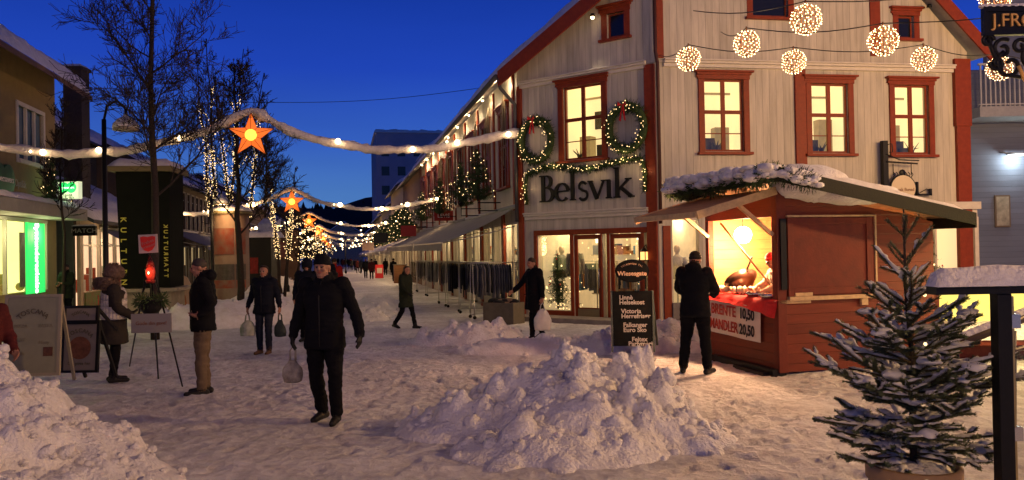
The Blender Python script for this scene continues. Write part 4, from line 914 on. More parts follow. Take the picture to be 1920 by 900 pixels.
MB().box(-.36, .36, -.09, .09, -.27, .27).build('box', emat('lit_cream', (.75, .80, .50), .75), t)
MB().lathe([(.17, 0), (.17, .012)], (-.13, -.1, .08), 20, axis='Y', smooth=False).lathe([(.17, 0), (.17, .0125)], (.12, -.1, .08), 20, axis='Y', smooth=False).build('ovals', GRNL, t)
text_mb('Specsavers', .11, .01, M=Matrix.Translation((0, -.112, .08))).build('lettering', WHL, t); text_mb('Optikk', .11, .01, M=Matrix.Translation((0, -.1, -.15))).build('lettering', mat('sign_grey', (.3, .28, .24), .6), t)
MB().box(-.42, .42, -.13, .13, .272, .32).box(-.9, -.36, -.02, .02, .1, .14).build('hood', BLACK, t); plight('sign_light', p + Vector((0, -.35, .0)), 5, (.7, 1, .6), .2)
u, z = onwall(61, 484, F1); hw = (onwall(77, 484, F1)[0] - onwall(44, 484, F1)[0]) / 2; t = thing('lit_window_sign', 'tall lit green sign with white vertical lettering on the optician shopfront', 'sign', M=F1 @ Matrix.Translation((u, -.11, z)))
hh = (onwall(62, 420, F1)[1] - onwall(62, 551, F1)[1]) / 2
MB().box(-hw, hw, 0, .06, -hh, hh).build('panel', GRNL, t)
text_mb('Synsundersøkelse', .42, .012, M=Matrix.Translation((0, -.012, 0)) @ Matrix.Rotation(R(90), 4, 'Y'), sx=.70, offset=.012).build('lettering', emat('lit_white2', (.9, 1, .9), 1.6), t)
plight('green_sign_glow', F1 @ Vector((u, -.9, z)), 10, (.2, 1, .35), .3)
for k in range(3): plight('optician_spill', F1 @ Vector((s1_[1] - 1 - k * 2.6, -.3, 2.5)), 22, (1, .86, .45), .2)
# spruce on the corner of the beige house
p = at(100, 392, 25.0); small_spruce(p, 1.9, 'lit spruce on a bracket at the corner of the beige house', 31, bracket=(-.8, .1, 0), group='little lit spruces on wall brackets', r=.55)
# L2 set back, dark, with a low lit shop in front of it
fhouse('dark_building', 'dark slate coloured house set back behind the low lit shop', 'L', 6.7, 24, 8.0, DKW, t0=3.6, depth=9, roofh=3.4, shopfront=False, win=3.4, seed=2, wz=(4.3, 5.6), trimm=mat('dim_trim', (.12, .12, .12), .7))
ao = st(8.7, 13.95); FA = frame(ao, SD); an = thing('corner_shop', 'low lit shop with a snow-covered lean-to roof and red window displays', 'building', ao); MA = rel(an, FA); LA = 13.5; ga = gz(0, 31)
hs2 = [(.30 + 2.15 * i, 2.35 + 2.15 * i, ga + .75, ga + 3.05) for i in range(6)]
wall('wall', FA, LA, ga - .5, ga + 3.35, hs2, mat('shop_cream', (.5, .38, .25), .7, noise_amt=.2), an, th=.12)
MB().box(0, .2, .22, 3.7, ga - .5, ga + 3.3).build('end_wall', mat('green_grey', (.10, .115, .09), .8, noise_amt=.25), an, MA); 
MB().prism([(0, 0), (0, 0), (0, 0)], 0, 0) if 0 else None
w = MB(); w.add([(0, 0, ga + 3.3), (0, 3.7, ga + 3.3), (0, 3.7, ga + 5.4), (.2, 0, ga + 3.3), (.2, 3.7, ga + 3.3), (.2, 3.7, ga + 5.4)], [(0, 1, 2), (3, 5, 4), (0, 3, 4, 1), (1, 4, 5, 2), (2, 5, 3, 0)]); w.build('end_wall', mat('green_grey', (.10, .115, .09), .8), an, MA)
vv = [Vector(p) for p in ((-.2, -.5, ga + 3.2), (LA + .2, -.5, ga + 3.2), (LA + .2, 3.6, ga + 5.4), (-.2, 3.6, ga + 5.4))]
rb = MB(); rb.add(vv + [v + Vector((0, 0, .12)) for v in vv], [(3, 2, 1, 0), (4, 5, 6, 7), (0, 1, 5, 4), (1, 2, 6, 5), (2, 3, 7, 6), (3, 0, 4, 7)]); rb.build('roof', mat('slate', (.05, .05, .055), .7), an, MA)
snow_slab([v + Vector((0, 0, .13)) for v in vv], .26, 'roof_snow', an, MA, 12)
SHR = mat('shop_wall_red', (.8, .55, .38), .7, noise_amt=.7, nscale=2.3, color2=(.6, .12, .06), emit=(1, .66, .38), estr=1.0)  # shop light is put into this wall as its own glow
for h in hs2:
    f = MB(); f.box(h[0], h[0] + .05, .0, .1, h[2], h[3]).box(h[1] - .05, h[1], .0, .1, h[2], h[3]).box(h[0] + .09, h[1] - .09, .0, .1, h[3] - .1, h[3]).box(h[0] + .09, h[1] - .09, .02, .09, h[3] - .65, h[3] - .58).box((h[0] + h[1]) / 2 - .05, (h[0] + h[1]) / 2 + .05, 0.001, .1, h[2], h[3] - .1)
    o_ = f.build('shop_window', WHITE_S, an, MA); MB().add([(h[0], .11, h[2]), (h[1], .11, h[2]), (h[1], .11, h[3]), (h[0], .11, h[3])], [(0, 1, 2, 3)]).build('pane', GLASS, o_, Matrix.Identity(4))
mb = MB(); mb.add([(.2, 1.5, ga), (LA, 1.5, ga), (LA, 1.5, ga + 3.1), (.2, 1.5, ga + 3.1)], [(0, 1, 2, 3)]); rnd = random.Random(8)
for k in range(26): x = .5 + k * .48; mb.box(x, x + rnd.uniform(.15, .35), .5, .8, ga + .7, ga + rnd.uniform(1.0, 1.7), 1 + (k % 2))
mb.build('shop_room', [SHR, mat('cloth_goods_0', (.45, .08, .04), .85), mat('gift_white', (.7, .65, .6), .7)], an, MA)
MB().box(.35, 2.3, -.06, -.01, ga - .1, ga + .72).build('green_poster', mat('green_poster', (.09, .22, .06), .6, noise_amt=.8, nscale=5, color2=(.22, .10, .05)), an, MA)
for k in range(3): plight('shop_spill', FA @ Vector((1.6 + 3.8 * k, -.5, 2.4)), 22, (1, .66, .34), .2)
p = at(157, 433, 28.2); t = thing('shop_sign', 'black shop sign with pale lettering over the lit windows, snow on top', 'sign', M=frame(p, (1, -.05)))
MB().box(-.46, .46, -.06, .06, -.17, .17).build('board', BLACK, t); text_mb('MATCH', .22, .012, M=Matrix.Translation((.05, -.068, 0)), sx=1.25).build('lettering', mat('sign_grey', (.3, .28, .24), .6), t); snow_slab([(-.46, -.06, .175), (.46, -.06, .175), (.46, .06, .175), (-.46, .06, .175)], .1, 'snow_cap', t)
# awning kit
def awning(label, root_fr, u0, u1, z0, out, drop, m, seed=0, val=.24, snow=False, name='awning'):
    t = thing(name, label, 'awning', M=root_fr @ Matrix.Translation((u0, -.03, z0))); w = u1 - u0; n = 16; vs_ = []; rnd = random.Random(seed)
    for j in range(9):
        b = j / 8
        for i in range(n + 1): a = i / n; sag = .07 * math.sin(b * math.pi) + .015 * math.sin(a * 40); vs_.append((w * a, -out * b, -drop * b - sag))
    fs = [(j * (n + 1) + i, j * (n + 1) + i + 1, (j + 1) * (n + 1) + i + 1, (j + 1) * (n + 1) + i) for j in range(8) for i in range(n)]
    mb = MB().add(vs_, fs, 0, True); mb.add([(x, y, z - .012) for x, y, z in vs_], [f[::-1] for f in fs], 0, True); mb.build('canopy', m, t)
    mb = MB(); vs_ = []
    for i in range(41): a = i / 40; y = -out - .01 + .012 * math.sin(i * 1.9); vs_ += [(w * a, y, -drop), (w * a, y - .01, -drop - val * (.94 + .06 * math.cos(i * 1.57)))]
    mb.add(vs_, [(2 * i, 2 * i + 1, 2 * i + 3, 2 * i + 2) for i in range(40)], 0, True); mb.build('valance', m, t)
    f = MB(); f.box(0, w, -out - .03, -out + .03, -drop - .03, -drop + .02)
    for x in (.15, w / 2, w - .15): f.tube([(x, -.02, -.55), (x + .1, -out * .55, -.35 - drop * .5), (x, -out + .03, -drop)], .02, 6)
    f.tube([(0, -.03, 0), (w, -.03, 0)], .07, 8); f.build('frame', mat('awning_metal', (.3, .3, .28), .5, .4), t)
    if snow: snow_slab([(0, -out * .9, -drop * .9 + .02), (w, -out * .9, -drop * .9 + .02), (w, 0, .05), (0, 0, .05)], .14, 'snow', t, None, seed)
    return t
AWG = mat('grey_canvas', (.26, .25, .23), .8, noise_amt=.2, nscale=2, bump=.2, bscale=10); AWB = mat('blue_canvas', (.10, .11, .20), .8, noise_amt=.2, nscale=2); 
for i, (a, b) in enumerate(((.3, 9.4), (9.7, 18.8), (19.1, 28.4))):
    awning('%s long grey canvas awning from the corner along the corner house' % ('nearest', 'second', 'third')[i], FS, LS - b, LS - a, 3.05, 2.15, 1.0, AWG, i)
awning('blue-grey awning over the low lit shop with the red displays', FA, 2.2, 8.6, ga + 3.1, 1.5, .75, AWB, 5)
# L3.. and the rest of both sides
h3, F3, M3 = fhouse('row_house', 'dark house with a row of tall upstairs windows over blue awnings', 'L', 24.3, 44, 6.4, mat('brown_dark', (.10, .075, .06), .8, noise_amt=.3), t0=.3, roofh=2.6, win=1.5, seed=4, wz=(3.7, 5.9), lit=.0, trimm=mat('dim_trim2', (.22, .22, .22), .7))
awning('long blue awning on the left side behind the man in khaki trousers', F3, 1.0, 9.5, 3.25, 2.0, .95, AWB, 6); awning('second blue awning further along the left side', F3, 10.2, 18.5, 3.15, 2.0, .95, AWB, 7)
lefts = [(44.3, 60, 6.8, GREYW, 'grey house'), (60.5, 78, 7.6, BROWNW, 'brown house'), (78.5, 100, 7.0, OCHW, 'ochre house'), (100.5, 125, 7.5, GREYW, 'pale grey house'), (125.5, 160, 8, BROWNW, 'dark brown house')]
fhouse('town_house', 'low house closing the far end of the street', 'L', 170, 184, 7, OCHW, t0=-14, roofh=3, seed=40, lit=.5)
for i, (a, b, z, m, nm) in enumerate(lefts): fhouse('town_house', nm + ' on the left side, %s beyond the blue awnings' % ('first', 'second', 'third', 'fourth', 'fifth')[i], 'L', a, b, z, m, roofh=2.6, seed=10 + i, lit=.12)
rights = [(29.2, 43, 7.4, BROWNW, 'brown timber house'), (43.5, 60, 8.4, OCHW, 'ochre house'), (60.5, 80, 8.2, GREYW, 'grey house'), (80.5, 104, 8.6, OCHW, 'pale ochre house'), (104.5, 140, 8.5, BROWNW, 'far brown house')]
for i, (a, b, z, m, nm) in enumerate(rights):
    rt, fr, M_ = fhouse('town_house', nm + ' on the right side, %s beyond the corner house' % ('first', 'second', 'third', 'fourth', 'fifth')[i], 'R', a, b, z - .5 * i, m, roofh=2.8, seed=20 + i, lit=.15)
    g_ = gz(0, 22 + a); L_ = b - a
    for k in (1, 3): plight('shop_ceiling_or_spill_light', fr @ Vector((L_ * k / 4, -1.6, 2.3 + g_)), 190 if i < 3 else 300, (1, .66, .34), .2)  # lamps added outside under the awnings, standing in for shop light on the street
    awning('snowy grey awning on the %s house beyond the corner house' % ('first', 'second', 'third', 'fourth', 'fifth')[i], fr, .4, L_ - .4, 3.0 + g_, 1.9, .8, AWG, 20 + i, snow=True)
# big dark blue block and gabled roof behind the right side
def block(label, s0, t0, w, d, h, name='tower_block', gab=0):
    o = st(s0, t0); fr = frame(o, -SN); t = thing(name, label, 'building', o); M_ = rel(t, fr); m = mat('dusky_wall', (.22, .25, .36), .85, noise_amt=.2, nscale=.5)
    mb = MB().box(0, w, 0, d, -1, h)
    if gab: mb.prism([(0, h), (w, h), (w / 2, h + gab)], .001, d)
    mb.build('wall', m, t, M_); wn_ = MB()
    for k in range(int(h / 3)):
        for i in range(int(w / 2.5)): wn_.box(.8 + i * 2.5, 2.0 + i * 2.5, -.04, .02, 1.6 + k * 3, 3.0 + k * 3)
    wn_.build('window_rows', GLASSC, t, M_); snow_slab([(-.3, -.3, h + .01), (w + .3, -.3, h + .01), (w + .3, d, h + .01), (-.3, d, h + .01)], .5, 'roof_snow', t, M_) if not gab else None
    if gab:
        for s_ in (0, 1):
            a, b = (0, w / 2) if s_ == 0 else (w / 2, w); z0, z1 = (h, h + gab) if s_ == 0 else (h + gab, h)
            snow_slab([(a - (.4 if not s_ else 0), -.4, z0 + .05), (b + (.4 if s_ else 0), -.4, z1 + .05), (b + (.4 if s_ else 0), d, z1 + .05), (a - (.4 if not s_ else 0), d, z0 + .05)], .25, 'roof_snow', t, M_)
    return t
block('tall dark block rising behind the right-hand houses far down the street', 104, -.5, 13, 20, 20.3)
block('dark gabled building showing above the roof of the corner house', 62, -4.4, 7, 14, 12.6, 'gabled_building', 2.6)
# chimneys on the left roofs
for lab, s_, t_, z in (('brick chimney on the roof ridge of the dark set-back house', 8.0, 18.5, 8.6),):
    t = thing('chimney', lab, 'chimney', at(143, 160, 31.5) - Vector((0, 0, 1.3))); MB().box(-.36, .36, -.3, .3, -4.5, 2.0).box(-.42, .42, -.36, .36, 1.85, 1.98).build('stack', mat('dark_brick', (.06, .05, .05), .85, noise_amt=.4, nscale=10), t); snow_slab([(-.38, -.32, 2.0), (.38, -.32, 2.0), (.38, .32, 2.0), (-.38, .32, 2.0)], .15, 'snow_cap', t)
# right background: blue-grey wall with balcony, wall lamp and poster
rb_o = at(1795, 300, 26.5); rb_o.z = 0; FB = frame(rb_o, (1, -.02)); back = thing('back_building', 'blue-grey building behind the corner house at the right edge', 'building', rb_o); MBk = rel(back, FB)
wall('wall', FB, 14, -.5, 7.5, [], BLUEW, back); ux_ = onwall(1850, 100, FB)[0]; MB().box(ux_, 14, .0, .22, 7.503, 11.5).build('upper_wall', BLUEW, back, MBk)
zbk = onwall(1880, 212, FB)[1]; ztk = onwall(1880, 138, FB)[1]
bm_ = MB(); bm_.box(.0, 13, -1.4, .0, zbk - .32, zbk); bm_.build('balcony_floor', mat('grey_conc', (.35, .35, .38), .8, noise_amt=.2), back, MBk)
bm_ = MB(); 
for i in range(80): bm_.box(.05 + .15 * i, .09 + .15 * i, -1.36, -1.32, zbk, ztk)
bm_.box(.0, 13, -1.38, -1.30, ztk, ztk + .06).box(.0, 13, -1.38, -1.30, zbk + .05, zbk + .09); bm_.build('balcony_railing', mat('pale_rail', (.4, .4, .42), .6), back, MBk)
u, z = onwall(1896, 291, FB); L_ = thing('wall_lamp', 'small white wall lamp shining on the blue-grey wall', 'lamp', M=FB @ Matrix.Translation((u, -.3, z)))
MB().box(-.28, .28, -.14, .14, -.015, .05).tube([(-.2, .1, .04), (-.35, .3, .1)], .03, 6).build('housing', mat('alu', (.4, .4, .42), .4, .6), L_); MB().box(-.24, .24, -.11, .11, -.04, -.018).build('diffuser', emat('cold_lamp', (.9, 1, .92), 6), L_)
plight('wall_lamp_light', FB @ Vector((u, -.4, z - .15)), 60, (.85, 1, .9), .12)
x_ = px_rect(FB, 1864, 366, 1893, 426); t = thing('poster_frame', 'framed faded poster on the blue-grey wall under the wall lamp', 'poster', M=FB @ Matrix.Translation(((x_[0] + x_[1]) / 2, -.03, (x_[2] + x_[3]) / 2)))
w_, h_ = (x_[1] - x_[0]) / 2, (x_[3] - x_[2]) / 2; MB().box(-w_, w_, -.03, .02, -h_, h_).build('frame', mat('brown_frame', (.14, .10, .07), .5), t); MB().box(-w_ + .05, w_ - .05, -.034, -.031, -h_ + .05, h_ - .05).build('poster', mat('faded_poster', (.42, .38, .30), .6, noise_amt=.6, nscale=4), t)
# lit low window bay at the far right, snow on its sill
bx = at(1762, 600, 12.6); bx.z = 0; FL = frame(bx, (1, -.06)); t = thing('window_bay', 'low red bay with a bright yellow window and a snowy sill behind the railing', 'bay window', bx); Mt = rel(t, FL)
zs0 = onwall(1810, 601, FL)[1]; zs1 = onwall(1810, 546, FL)[1]
MB().box(-.1, 6, .0, .12, -.1, .2).box(-.1, 6, .12, 1.0, -.1, zs0 - .12).box(-.12, 0, 0, 1, .2, zs1 + .1).build('base', KREDV, t, Mt); MB().box(0, 6, .25, .3, zs0 - .1, zs1 + .06).build('backlit_panel', mat('yellow_glow', (.7, .62, .2), .6, noise_amt=.4, nscale=1.2, emit=(1, .80, .18), estr=.75), t, Mt)
MB().box(-.1, 6, -.1, .3, zs1, zs1 + .12).box(2.05, 2.12, -.02, .06, zs0, zs1).build('frame', BLACK, t, Mt); snow_slab([(-.1, -.45, zs0 - .26), (6, -.45, zs0 - .26), (6, .24, zs0 - .12), (-.1, .24, zs0 - .12)], .16, 'sill_snow', t, Mt, 4)
MB().box(-.08, 6, -.42, .12, zs0 - .34, zs0 - .262).build('sill', KREDV, t, Mt)
plight('bay_glow', FL @ Vector((1.0, -1.2, zs1 + .1)), 75, (1, .84, .32), .25)
# ------------------------------------------------------------------ the red market stall
KC = Vector((3.75, 11.3, 0)); KU = Vector((.26, -.965, 0)).normalized(); KW = 2.0; KD = 2.65; kz = -.02
stall = thing('market_stall', 'red timber market stall with a lit serving hatch and snow on its sloping roof', 'market stall', KC)
FK = frame(KC - KU * KW, KU)             # serving side: x from the far end (0) to the near corner (KW)
FK2 = frame(KC, Vector((-KU.y, KU.x, 0)))   # closed side facing the camera
I0 = rel(stall, Matrix.Identity(4)); MK, MK2 = rel(stall, FK), rel(stall, FK2)
oz0, oz1 = 1.05, 2.24; oh = (.10, KW - .08, oz0, oz1)
wall('wall', FK, KW, .03, 2.62, [oh], KRED, stall, th=.06); 
def slope(x): return 2.66 - .52 * x / KD
mb = MB(); mb.prism([(0, .03), (KD, .03), (KD, slope(KD)), (0, slope(0))], 0, .05); mb.build('wall', KRED, stall, MK2)
mb = MB(); mb.prism([(0, .03), (KD, .03), (KD, slope(KD)), (0, slope(0))], KW - .05, KW); mb.build('wall', KRED, stall, MK2); MB().box(KD - .05, KD, .05, KW - .05, .03, slope(KD)).build('wall', KRED, stall, MK2)
mb = MB(); mb.box(.06, .08, .06, KW - .06, 0, 0) if 0 else None
e = KD - .06; mb.add([(e, .06, .05), (e, KW - .06, .05), (e, KW - .06, 2.2), (e, .06, 2.2)], [(0, 1, 2, 3)]); mb.add([(.07, KW - .06, .05), (e, KW - .06, .05), (e, KW - .06, 2.2), (.07, KW - .06, 2.6)], [(0, 3, 2, 1)]); mb.add([(.07, .055, .05), (e, .055, .05), (e, .055, 2.2), (.07, .055, 2.6)], [(0, 1, 2, 3)]); mb.add([(0.05, .05, .08), (e, .05, .08), (e, KW - .05, .08), (.05, KW - .05, .08)], [(0, 1, 2, 3)])
mb.build('inner_lining', PINE, stall, MK2)
# corner posts and skirting
mb = MB(); mb.box(-.03, .11, -.03, -.002, .03, 2.6); mb.box(-.032, -.002, -.002, .10, .03, 2.6); mb.build('corner_post', KREDV, stall, MK2, bevel=.004)
mb = MB(); mb.box(-.01, .10, -.03, -.002, oz0 - .06, oz1 + .08).box(KW - .08, KW - .03, -.022, -.002, oz0, oz1).box(.10, KW - .08, -.03, -.002, oz1, oz1 + .07); mb.build('hatch_frame', KREDV, stall, MK)
MB().box(-.02, KW + .03, -.02, .5, oz0 - .05, oz0).build('counter', PINEF, stall, MK)
mb = MB(); mb.box(.2, KW, -.12, .1, -.06, .08).box(KW - .9, KW - .1, -.22, -.12, -.06, .03).build('ground_beam', BLACK, stall, MK)
# closed shutter on the camera side
x_ = px_rect(FK2, 1474, 407, 1637, 553); hb = MB()
hb.box(x_[0], x_[1], -.03, -.004, x_[2], x_[3]); hb.box(x_[0], x_[0] + .09, -.05, -.031, x_[2], x_[3]).box(x_[1] - .14, x_[1] - .04, -.05, -.031, x_[2], x_[3]).box(x_[0] + .09, x_[1] - .14, -.05, -.031, x_[2] + .02, x_[2] + .11).box(x_[0] + .09, x_[1] - .14, -.048, -.031, x_[3] - .1, x_[3] - .01).build('shutter', KREDV, stall, MK2, bevel=.003)
hb = MB(); hb.box(x_[0], x_[1] + .01, -.07, -.004, x_[2] - .06, x_[2] - .003).box(x_[1] + .003, x_[1] + .03, -.05, -.004, x_[2] - .0, x_[3] + .03).box(x_[0] + .1, x_[0] + .38, -.06, -.033, x_[2] + .0, x_[2] + .05).box(x_[1] - .25, x_[1] - .14, -.05, -.004, x_[2] - .16, x_[2] - .063).box(x_[0], x_[1], -.04, -.004, x_[3] + .003, x_[3] + .03).build('shutter_batten', PINEF, stall, MK2)
hb = MB(); hb.box(x_[0] - .12, x_[0] - .03, -.06, -.031, 1.2, 2.2).build('hinge_post', BLACK, stall, MK2)
# roof
a0, b0 = -.36, KD + .16; y0, y1 = -.62, KW + .55
def RZ(x): return 2.74 - .52 * (x) / KD
mb = MB(); vv = [Vector((a0, y0, RZ(a0))), Vector((b0, y0, RZ(b0))), Vector((b0, y1, RZ(b0))), Vector((a0, y1, RZ(a0)))]
mb.add(vv + [v + Vector((0, 0, .05)) for v in vv], [(3, 2, 1, 0), (4, 5, 6, 7), (0, 1, 5, 4), (1, 2, 6, 5), (2, 3, 7, 6), (3, 0, 4, 7)]); mb.build('roof', mat('roof_board', (.20, .13, .07), .7, noise_amt=.3, boards=.15), stall, MK2)
mb = MB(); mb.prism([(a0, RZ(a0) - .14), (b0, RZ(b0) - .12), (b0, RZ(b0) + .055), (a0, RZ(a0) + .055)], y0 - .03, y0 - .002); mb.prism([(a0, RZ(a0) - .14), (b0, RZ(b0) - .16), (b0, RZ(b0) + .07), (a0, RZ(a0) + .07)], y1 + .002, y1 + .03); mb.box(a0 - .03, a0 - .002, y0 - .03, y1 + .03, RZ(a0) - .14, RZ(a0) + .06); mb.box(b0 + .002, b0 + .03, y0, y1, RZ(b0) - .16, RZ(b0) + .04)
mb.build('fascia', DARKG, stall, MK2, bevel=.004)
snow_slab([v + Vector((0, 0, .055)) for v in vv], .11, 'roof_snow', stall, MK2, 21)
hm = MB(); hm.ball((a0 + .85, y0 + .6, RZ(a0 + .8) + .06), .5, sc=(1.1, 1.0, .52), n=24, m=14); hm.ball((a0 + 1.5, y0 + .55, RZ(a0 + 1.5) + .03), .5, sc=(1.5, .9, .32), n=24, m=14)
hm.v = [tuple(Vector(v) + noise.noise_vector(Vector(v) * 4) * .05) for v in hm.v]; hm.build('roof_snow_hump', SNOW, stall, MK2)
# fir garland with snow along the eaves edge
gp = [(a0 - .05, y0 + (y1 - y0) * i / 16, RZ(a0) - .05 + .04 * math.sin(i * 1.3)) for i in range(17)]
t = thing('eaves_garland', 'snowy fir garland along the eaves above the serving hatch of the stall', 'garland', M=FK2.copy())
mb = MB(); garland_needles(mb, gp, .20, 520, .06, 0, 4); gp2 = [(a0 + .0 + .07 * i, y0 - .06, RZ(a0 + .07 * i) - .06) for i in range(8)]; garland_needles(mb, gp2, .20, 520, .06, 0, 5); mb.build('fir_garland', NEEDLE, t)
mb = MB(); rnd = random.Random(3)
for k in range(150):
    q = Vector(gp[0]).lerp(Vector(gp[-1]), rnd.random()) + Vector((rnd.uniform(-.13, .02), 0, rnd.uniform(-.02, .16))); mb.ball(q, rnd.uniform(.05, .12), n=7, m=5, sc=(rnd.uniform(.6, 1.2), rnd.uniform(1, 1.8), rnd.uniform(.4, .7)))
for k in range(30):
    q = Vector(gp2[0]).lerp(Vector(gp2[-1]), rnd.random()) + Vector((0, rnd.uniform(-.12, .02), rnd.uniform(-.04, .12))); mb.ball(q, rnd.uniform(.04, .09), n=7, m=5, sc=(rnd.uniform(1, 1.6), .8, .6))
mb.build('snow', SNOW, t)
# raised flap over the counter
mb = MB(); fz = oz1 + .10; th = .03; oL = 1.25
c = [(.0, -.04, 2.60), (KW, -.04, 2.60), (KW, -oL, 2.28), (.0, -oL, 2.28)]; vv = [Vector(p) for p in c]
mb.add(vv + [v + Vector((0, 0, th)) for v in vv], [(3, 2, 1, 0), (4, 5, 6, 7), (0, 1, 5, 4), (1, 2, 6, 5), (2, 3, 7, 6), (3, 0, 4, 7)]); mb.build('raised_flap', PINE, stall, MK)
for p0_, p1_, w_, h_ in (((KW - .06, -.04, 1.98), (KW - .06, -.60, 2.42), .06, .05), ((.1, -.04, 1.98), (.1, -.60, 2.42), .06, .05), ((KW + .035, -.03, 2.60), (KW + .035, -oL - .02, 2.26), .03, .11), ((-.035, -.03, 2.60), (-.035, -oL - .02, 2.26), .03, .11), ((-.03, -oL - .02, 2.27), (KW + .03, -oL - .02, 2.27), .035, .08)): MB().bar(p0_, p1_, w_, h_).build('flap_brace', PINEF, stall, MK)
# inner prop rod, goods on the counter
MB().tube([(.35, .05, 2.2), (1.45, .35, 1.1)], .016, 6).build('prop_rod', PINEF, stall, MK)
# bulb
bp_ = FK @ Vector((KW - 1.3, .24, 2.00)); t = thing('hanging_bulb', 'bare bright bulb hanging inside the serving hatch of the stall', 'lamp', bp_)
MB().ball((0, 0, 0), .135, n=16, m=10).build('bulb', nosample(mat('hot_bulb', (.8, .8, .8), .5, emit=(1, .74, .42), estr=40)), t)
MB().tube([(0, 0, .08), (0, 0, .15)], .02, 8).tube([(0, 0, .15), (0, 0, .6)], .006, 5).build('cord', BLACK, t)
plight('stall_bulb_light', bp_ + Vector((0, 0, -.16)), 500, (1, .52, .25), .12)
# red cloth
n = 26; vs_ = []
for j in range(8):
    for i in range(n + 1):
        u = .05 + (KW - .02) * i / n
        yy, zz = ((.42 - .46 * j / 4, oz0 + .012) if j < 5 else (-.045 - .02 * (j - 4) - .02 * math.sin(i * 1.1), oz0 - .02 - (.022 + .055 * (i / n) ** 2) * (j - 4)))
        vs_.append((u, yy, zz + (.006 * noise.noise(Vector((u * 9, yy * 9, 0))) if j < 5 else 0)))
fs = [(j * (n + 1) + i, j * (n + 1) + i + 1, (j + 1) * (n + 1) + i + 1, (j + 1) * (n + 1) + i) for j in range(7) for i in range(n)]
tag(MB().add(vs_, fs, 0, True).build('tablecloth', mat('red_cloth', (.55, .03, .03), .75, noise_amt=.3, nscale=12, bump=.3, bscale=25), None, FK.copy()), 'red cloth over the counter of the stall, hanging over its edge', 'tablecloth')
def tray(u, y, label, rx=.17, s=1):
    t = thing('metal_tray', label, 'tray', M=FK @ Matrix.Translation((u, y, oz0 + .02)) @ Matrix.Rotation(s, 4, 'Z'), group='trays on the stall counter')
    MB().lathe([(rx * .8, 0), (rx, .06), (rx * 1.02, .06), (rx * .82, .005)], n=20).build('dish', mat('steel', (.5, .5, .5), .25, .9), t)
    mb = MB(); rnd = random.Random(u); [mb.ball((rnd.uniform(-.6, .6) * rx, rnd.uniform(-.6, .6) * rx, .035 + rnd.random() * .02), .018, n=6, m=4, sc=(1, .7, .6)) for _ in range(40)]; mb.build('almonds', mat('almond', (.35, .15, .05), .6), t)
tray(1.25, .12, 'round steel tray of almonds in the middle of the stall counter'); tray(1.68, .08, 'round steel tray of almonds at the near end of the stall counter', .19); tray(.75, .2, 'steel dish further along the stall counter', .13)
t = thing('copper_pan', 'tilted dark roasting pan standing in the serving hatch', 'pan', M=FK @ Matrix.Translation((.50, .30, oz0 + .24)) @ Matrix.Rotation(R(-40), 4, 'Y'))
MB().lathe([(0, -.16), (.16, -.14), (.26, 0), (.27, .0), (.17, -.125), (0, -.145)], n=24).build('bowl', mat('copper_dark', (.12, .06, .04), .35, .7), t); MB().tube([(.26, 0, 0), (.5, 0, .05)], .015, 6).build('handle', BLACK, t)
mb = MB(); rnd = random.Random(5)
for k in range(26): q = Vector((rnd.uniform(.15, 1.1), rnd.uniform(.0, .3), oz0 + .03)); mb.lathe([(.0, 0), (.035, .05), (.03, .10), (0, .12)], q, 7)
tag(mb.build('almond_bags', mat('paper_cone', (.75, .6, .42), .7), None, FK.copy()), 'cluster of small white paper bags of almonds on the stall counter', 'paper bags', kind='stuff')
# price banner
bt = thing('price_banner', 'white hand-lettered price banner hanging under the stall counter', 'banner', M=FK @ Matrix.Translation((.88, -.065, .69)) @ Matrix.Rotation(R(1.5), 4, 'Y'))
n = 14; vs_ = [(-.72 + 1.44 * i / n, -.012 * math.sin(i * .8), -.26 + .52 * j) for j in (0, 1) for i in range(n + 1)]; fs = [(i, i + 1, i + n + 2, i + n + 1) for i in range(n)]
MB().add(vs_ + [(x, y + .008, z) for x, y, z in vs_], fs + [tuple(x + 2 * n + 2 for x in f[::-1]) for f in fs]).build('cloth', mat('banner_white', (.72, .66, .58), .8, noise_amt=.1), bt)
rl = mat('banner_red_paint', (.30, .04, .03), .7); bl = mat('banner_black_paint', (.02, .02, .025), .7)
text_mb('BRENTE', .23, .006, M=Matrix.Translation((-.26, -.028, .12)), sx=.92, offset=.005).build('lettering', rl, bt); text_mb('MANDLER', .23, .006, M=Matrix.Translation((-.25, -.028, -.12)), sx=.80, offset=.005).build('lettering', rl, bt)
text_mb('10,50', .22, .006, M=Matrix.Translation((.42, -.028, .12)), sx=.85, offset=.006).build('prices', bl, bt); text_mb('20,50', .22, .006, M=Matrix.Translation((.42, -.028, -.12)), sx=.85, offset=.006).build('prices', bl, bt)

# black iron pole sign behind the stall and an empty bracket
u, z = onwall(1650, 300, FR); pm = FR @ Matrix.Translation((u, -.35, 0)); t = thing('iron_shop_sign', 'round cream shop sign hanging from a black iron wall bracket behind the stall roof', 'sign', M=pm)
zt_ = onwall(1645, 266, FR)[1]; zd = onwall(1672, 345, FR)[1]
mb = MB(); mb.box(-.07, .07, .1, .24, zt_ - 1.5, zt_).tube([(0, .1, zt_ - .55), (.9, .1, zt_ - .60)], .022, 6).tube([(0, .1, zt_ - .35), (.4, .1, zt_ - .5), (.95, .1, zt_ - .52)], .016, 6).tube([(.05, .1, zt_ - .1), (.18, .1, zt_ - .08), (.2, .1, zt_ - .3), (.1, .1, zt_ - .3)], .014, 6).tube([(.2, .1, zt_ - .6), (.2, .1, zt_ - .9)], .012, 6).tube([(.72, .1, zt_ - .6), (.72, .1, zt_ - .9)], .012, 6)
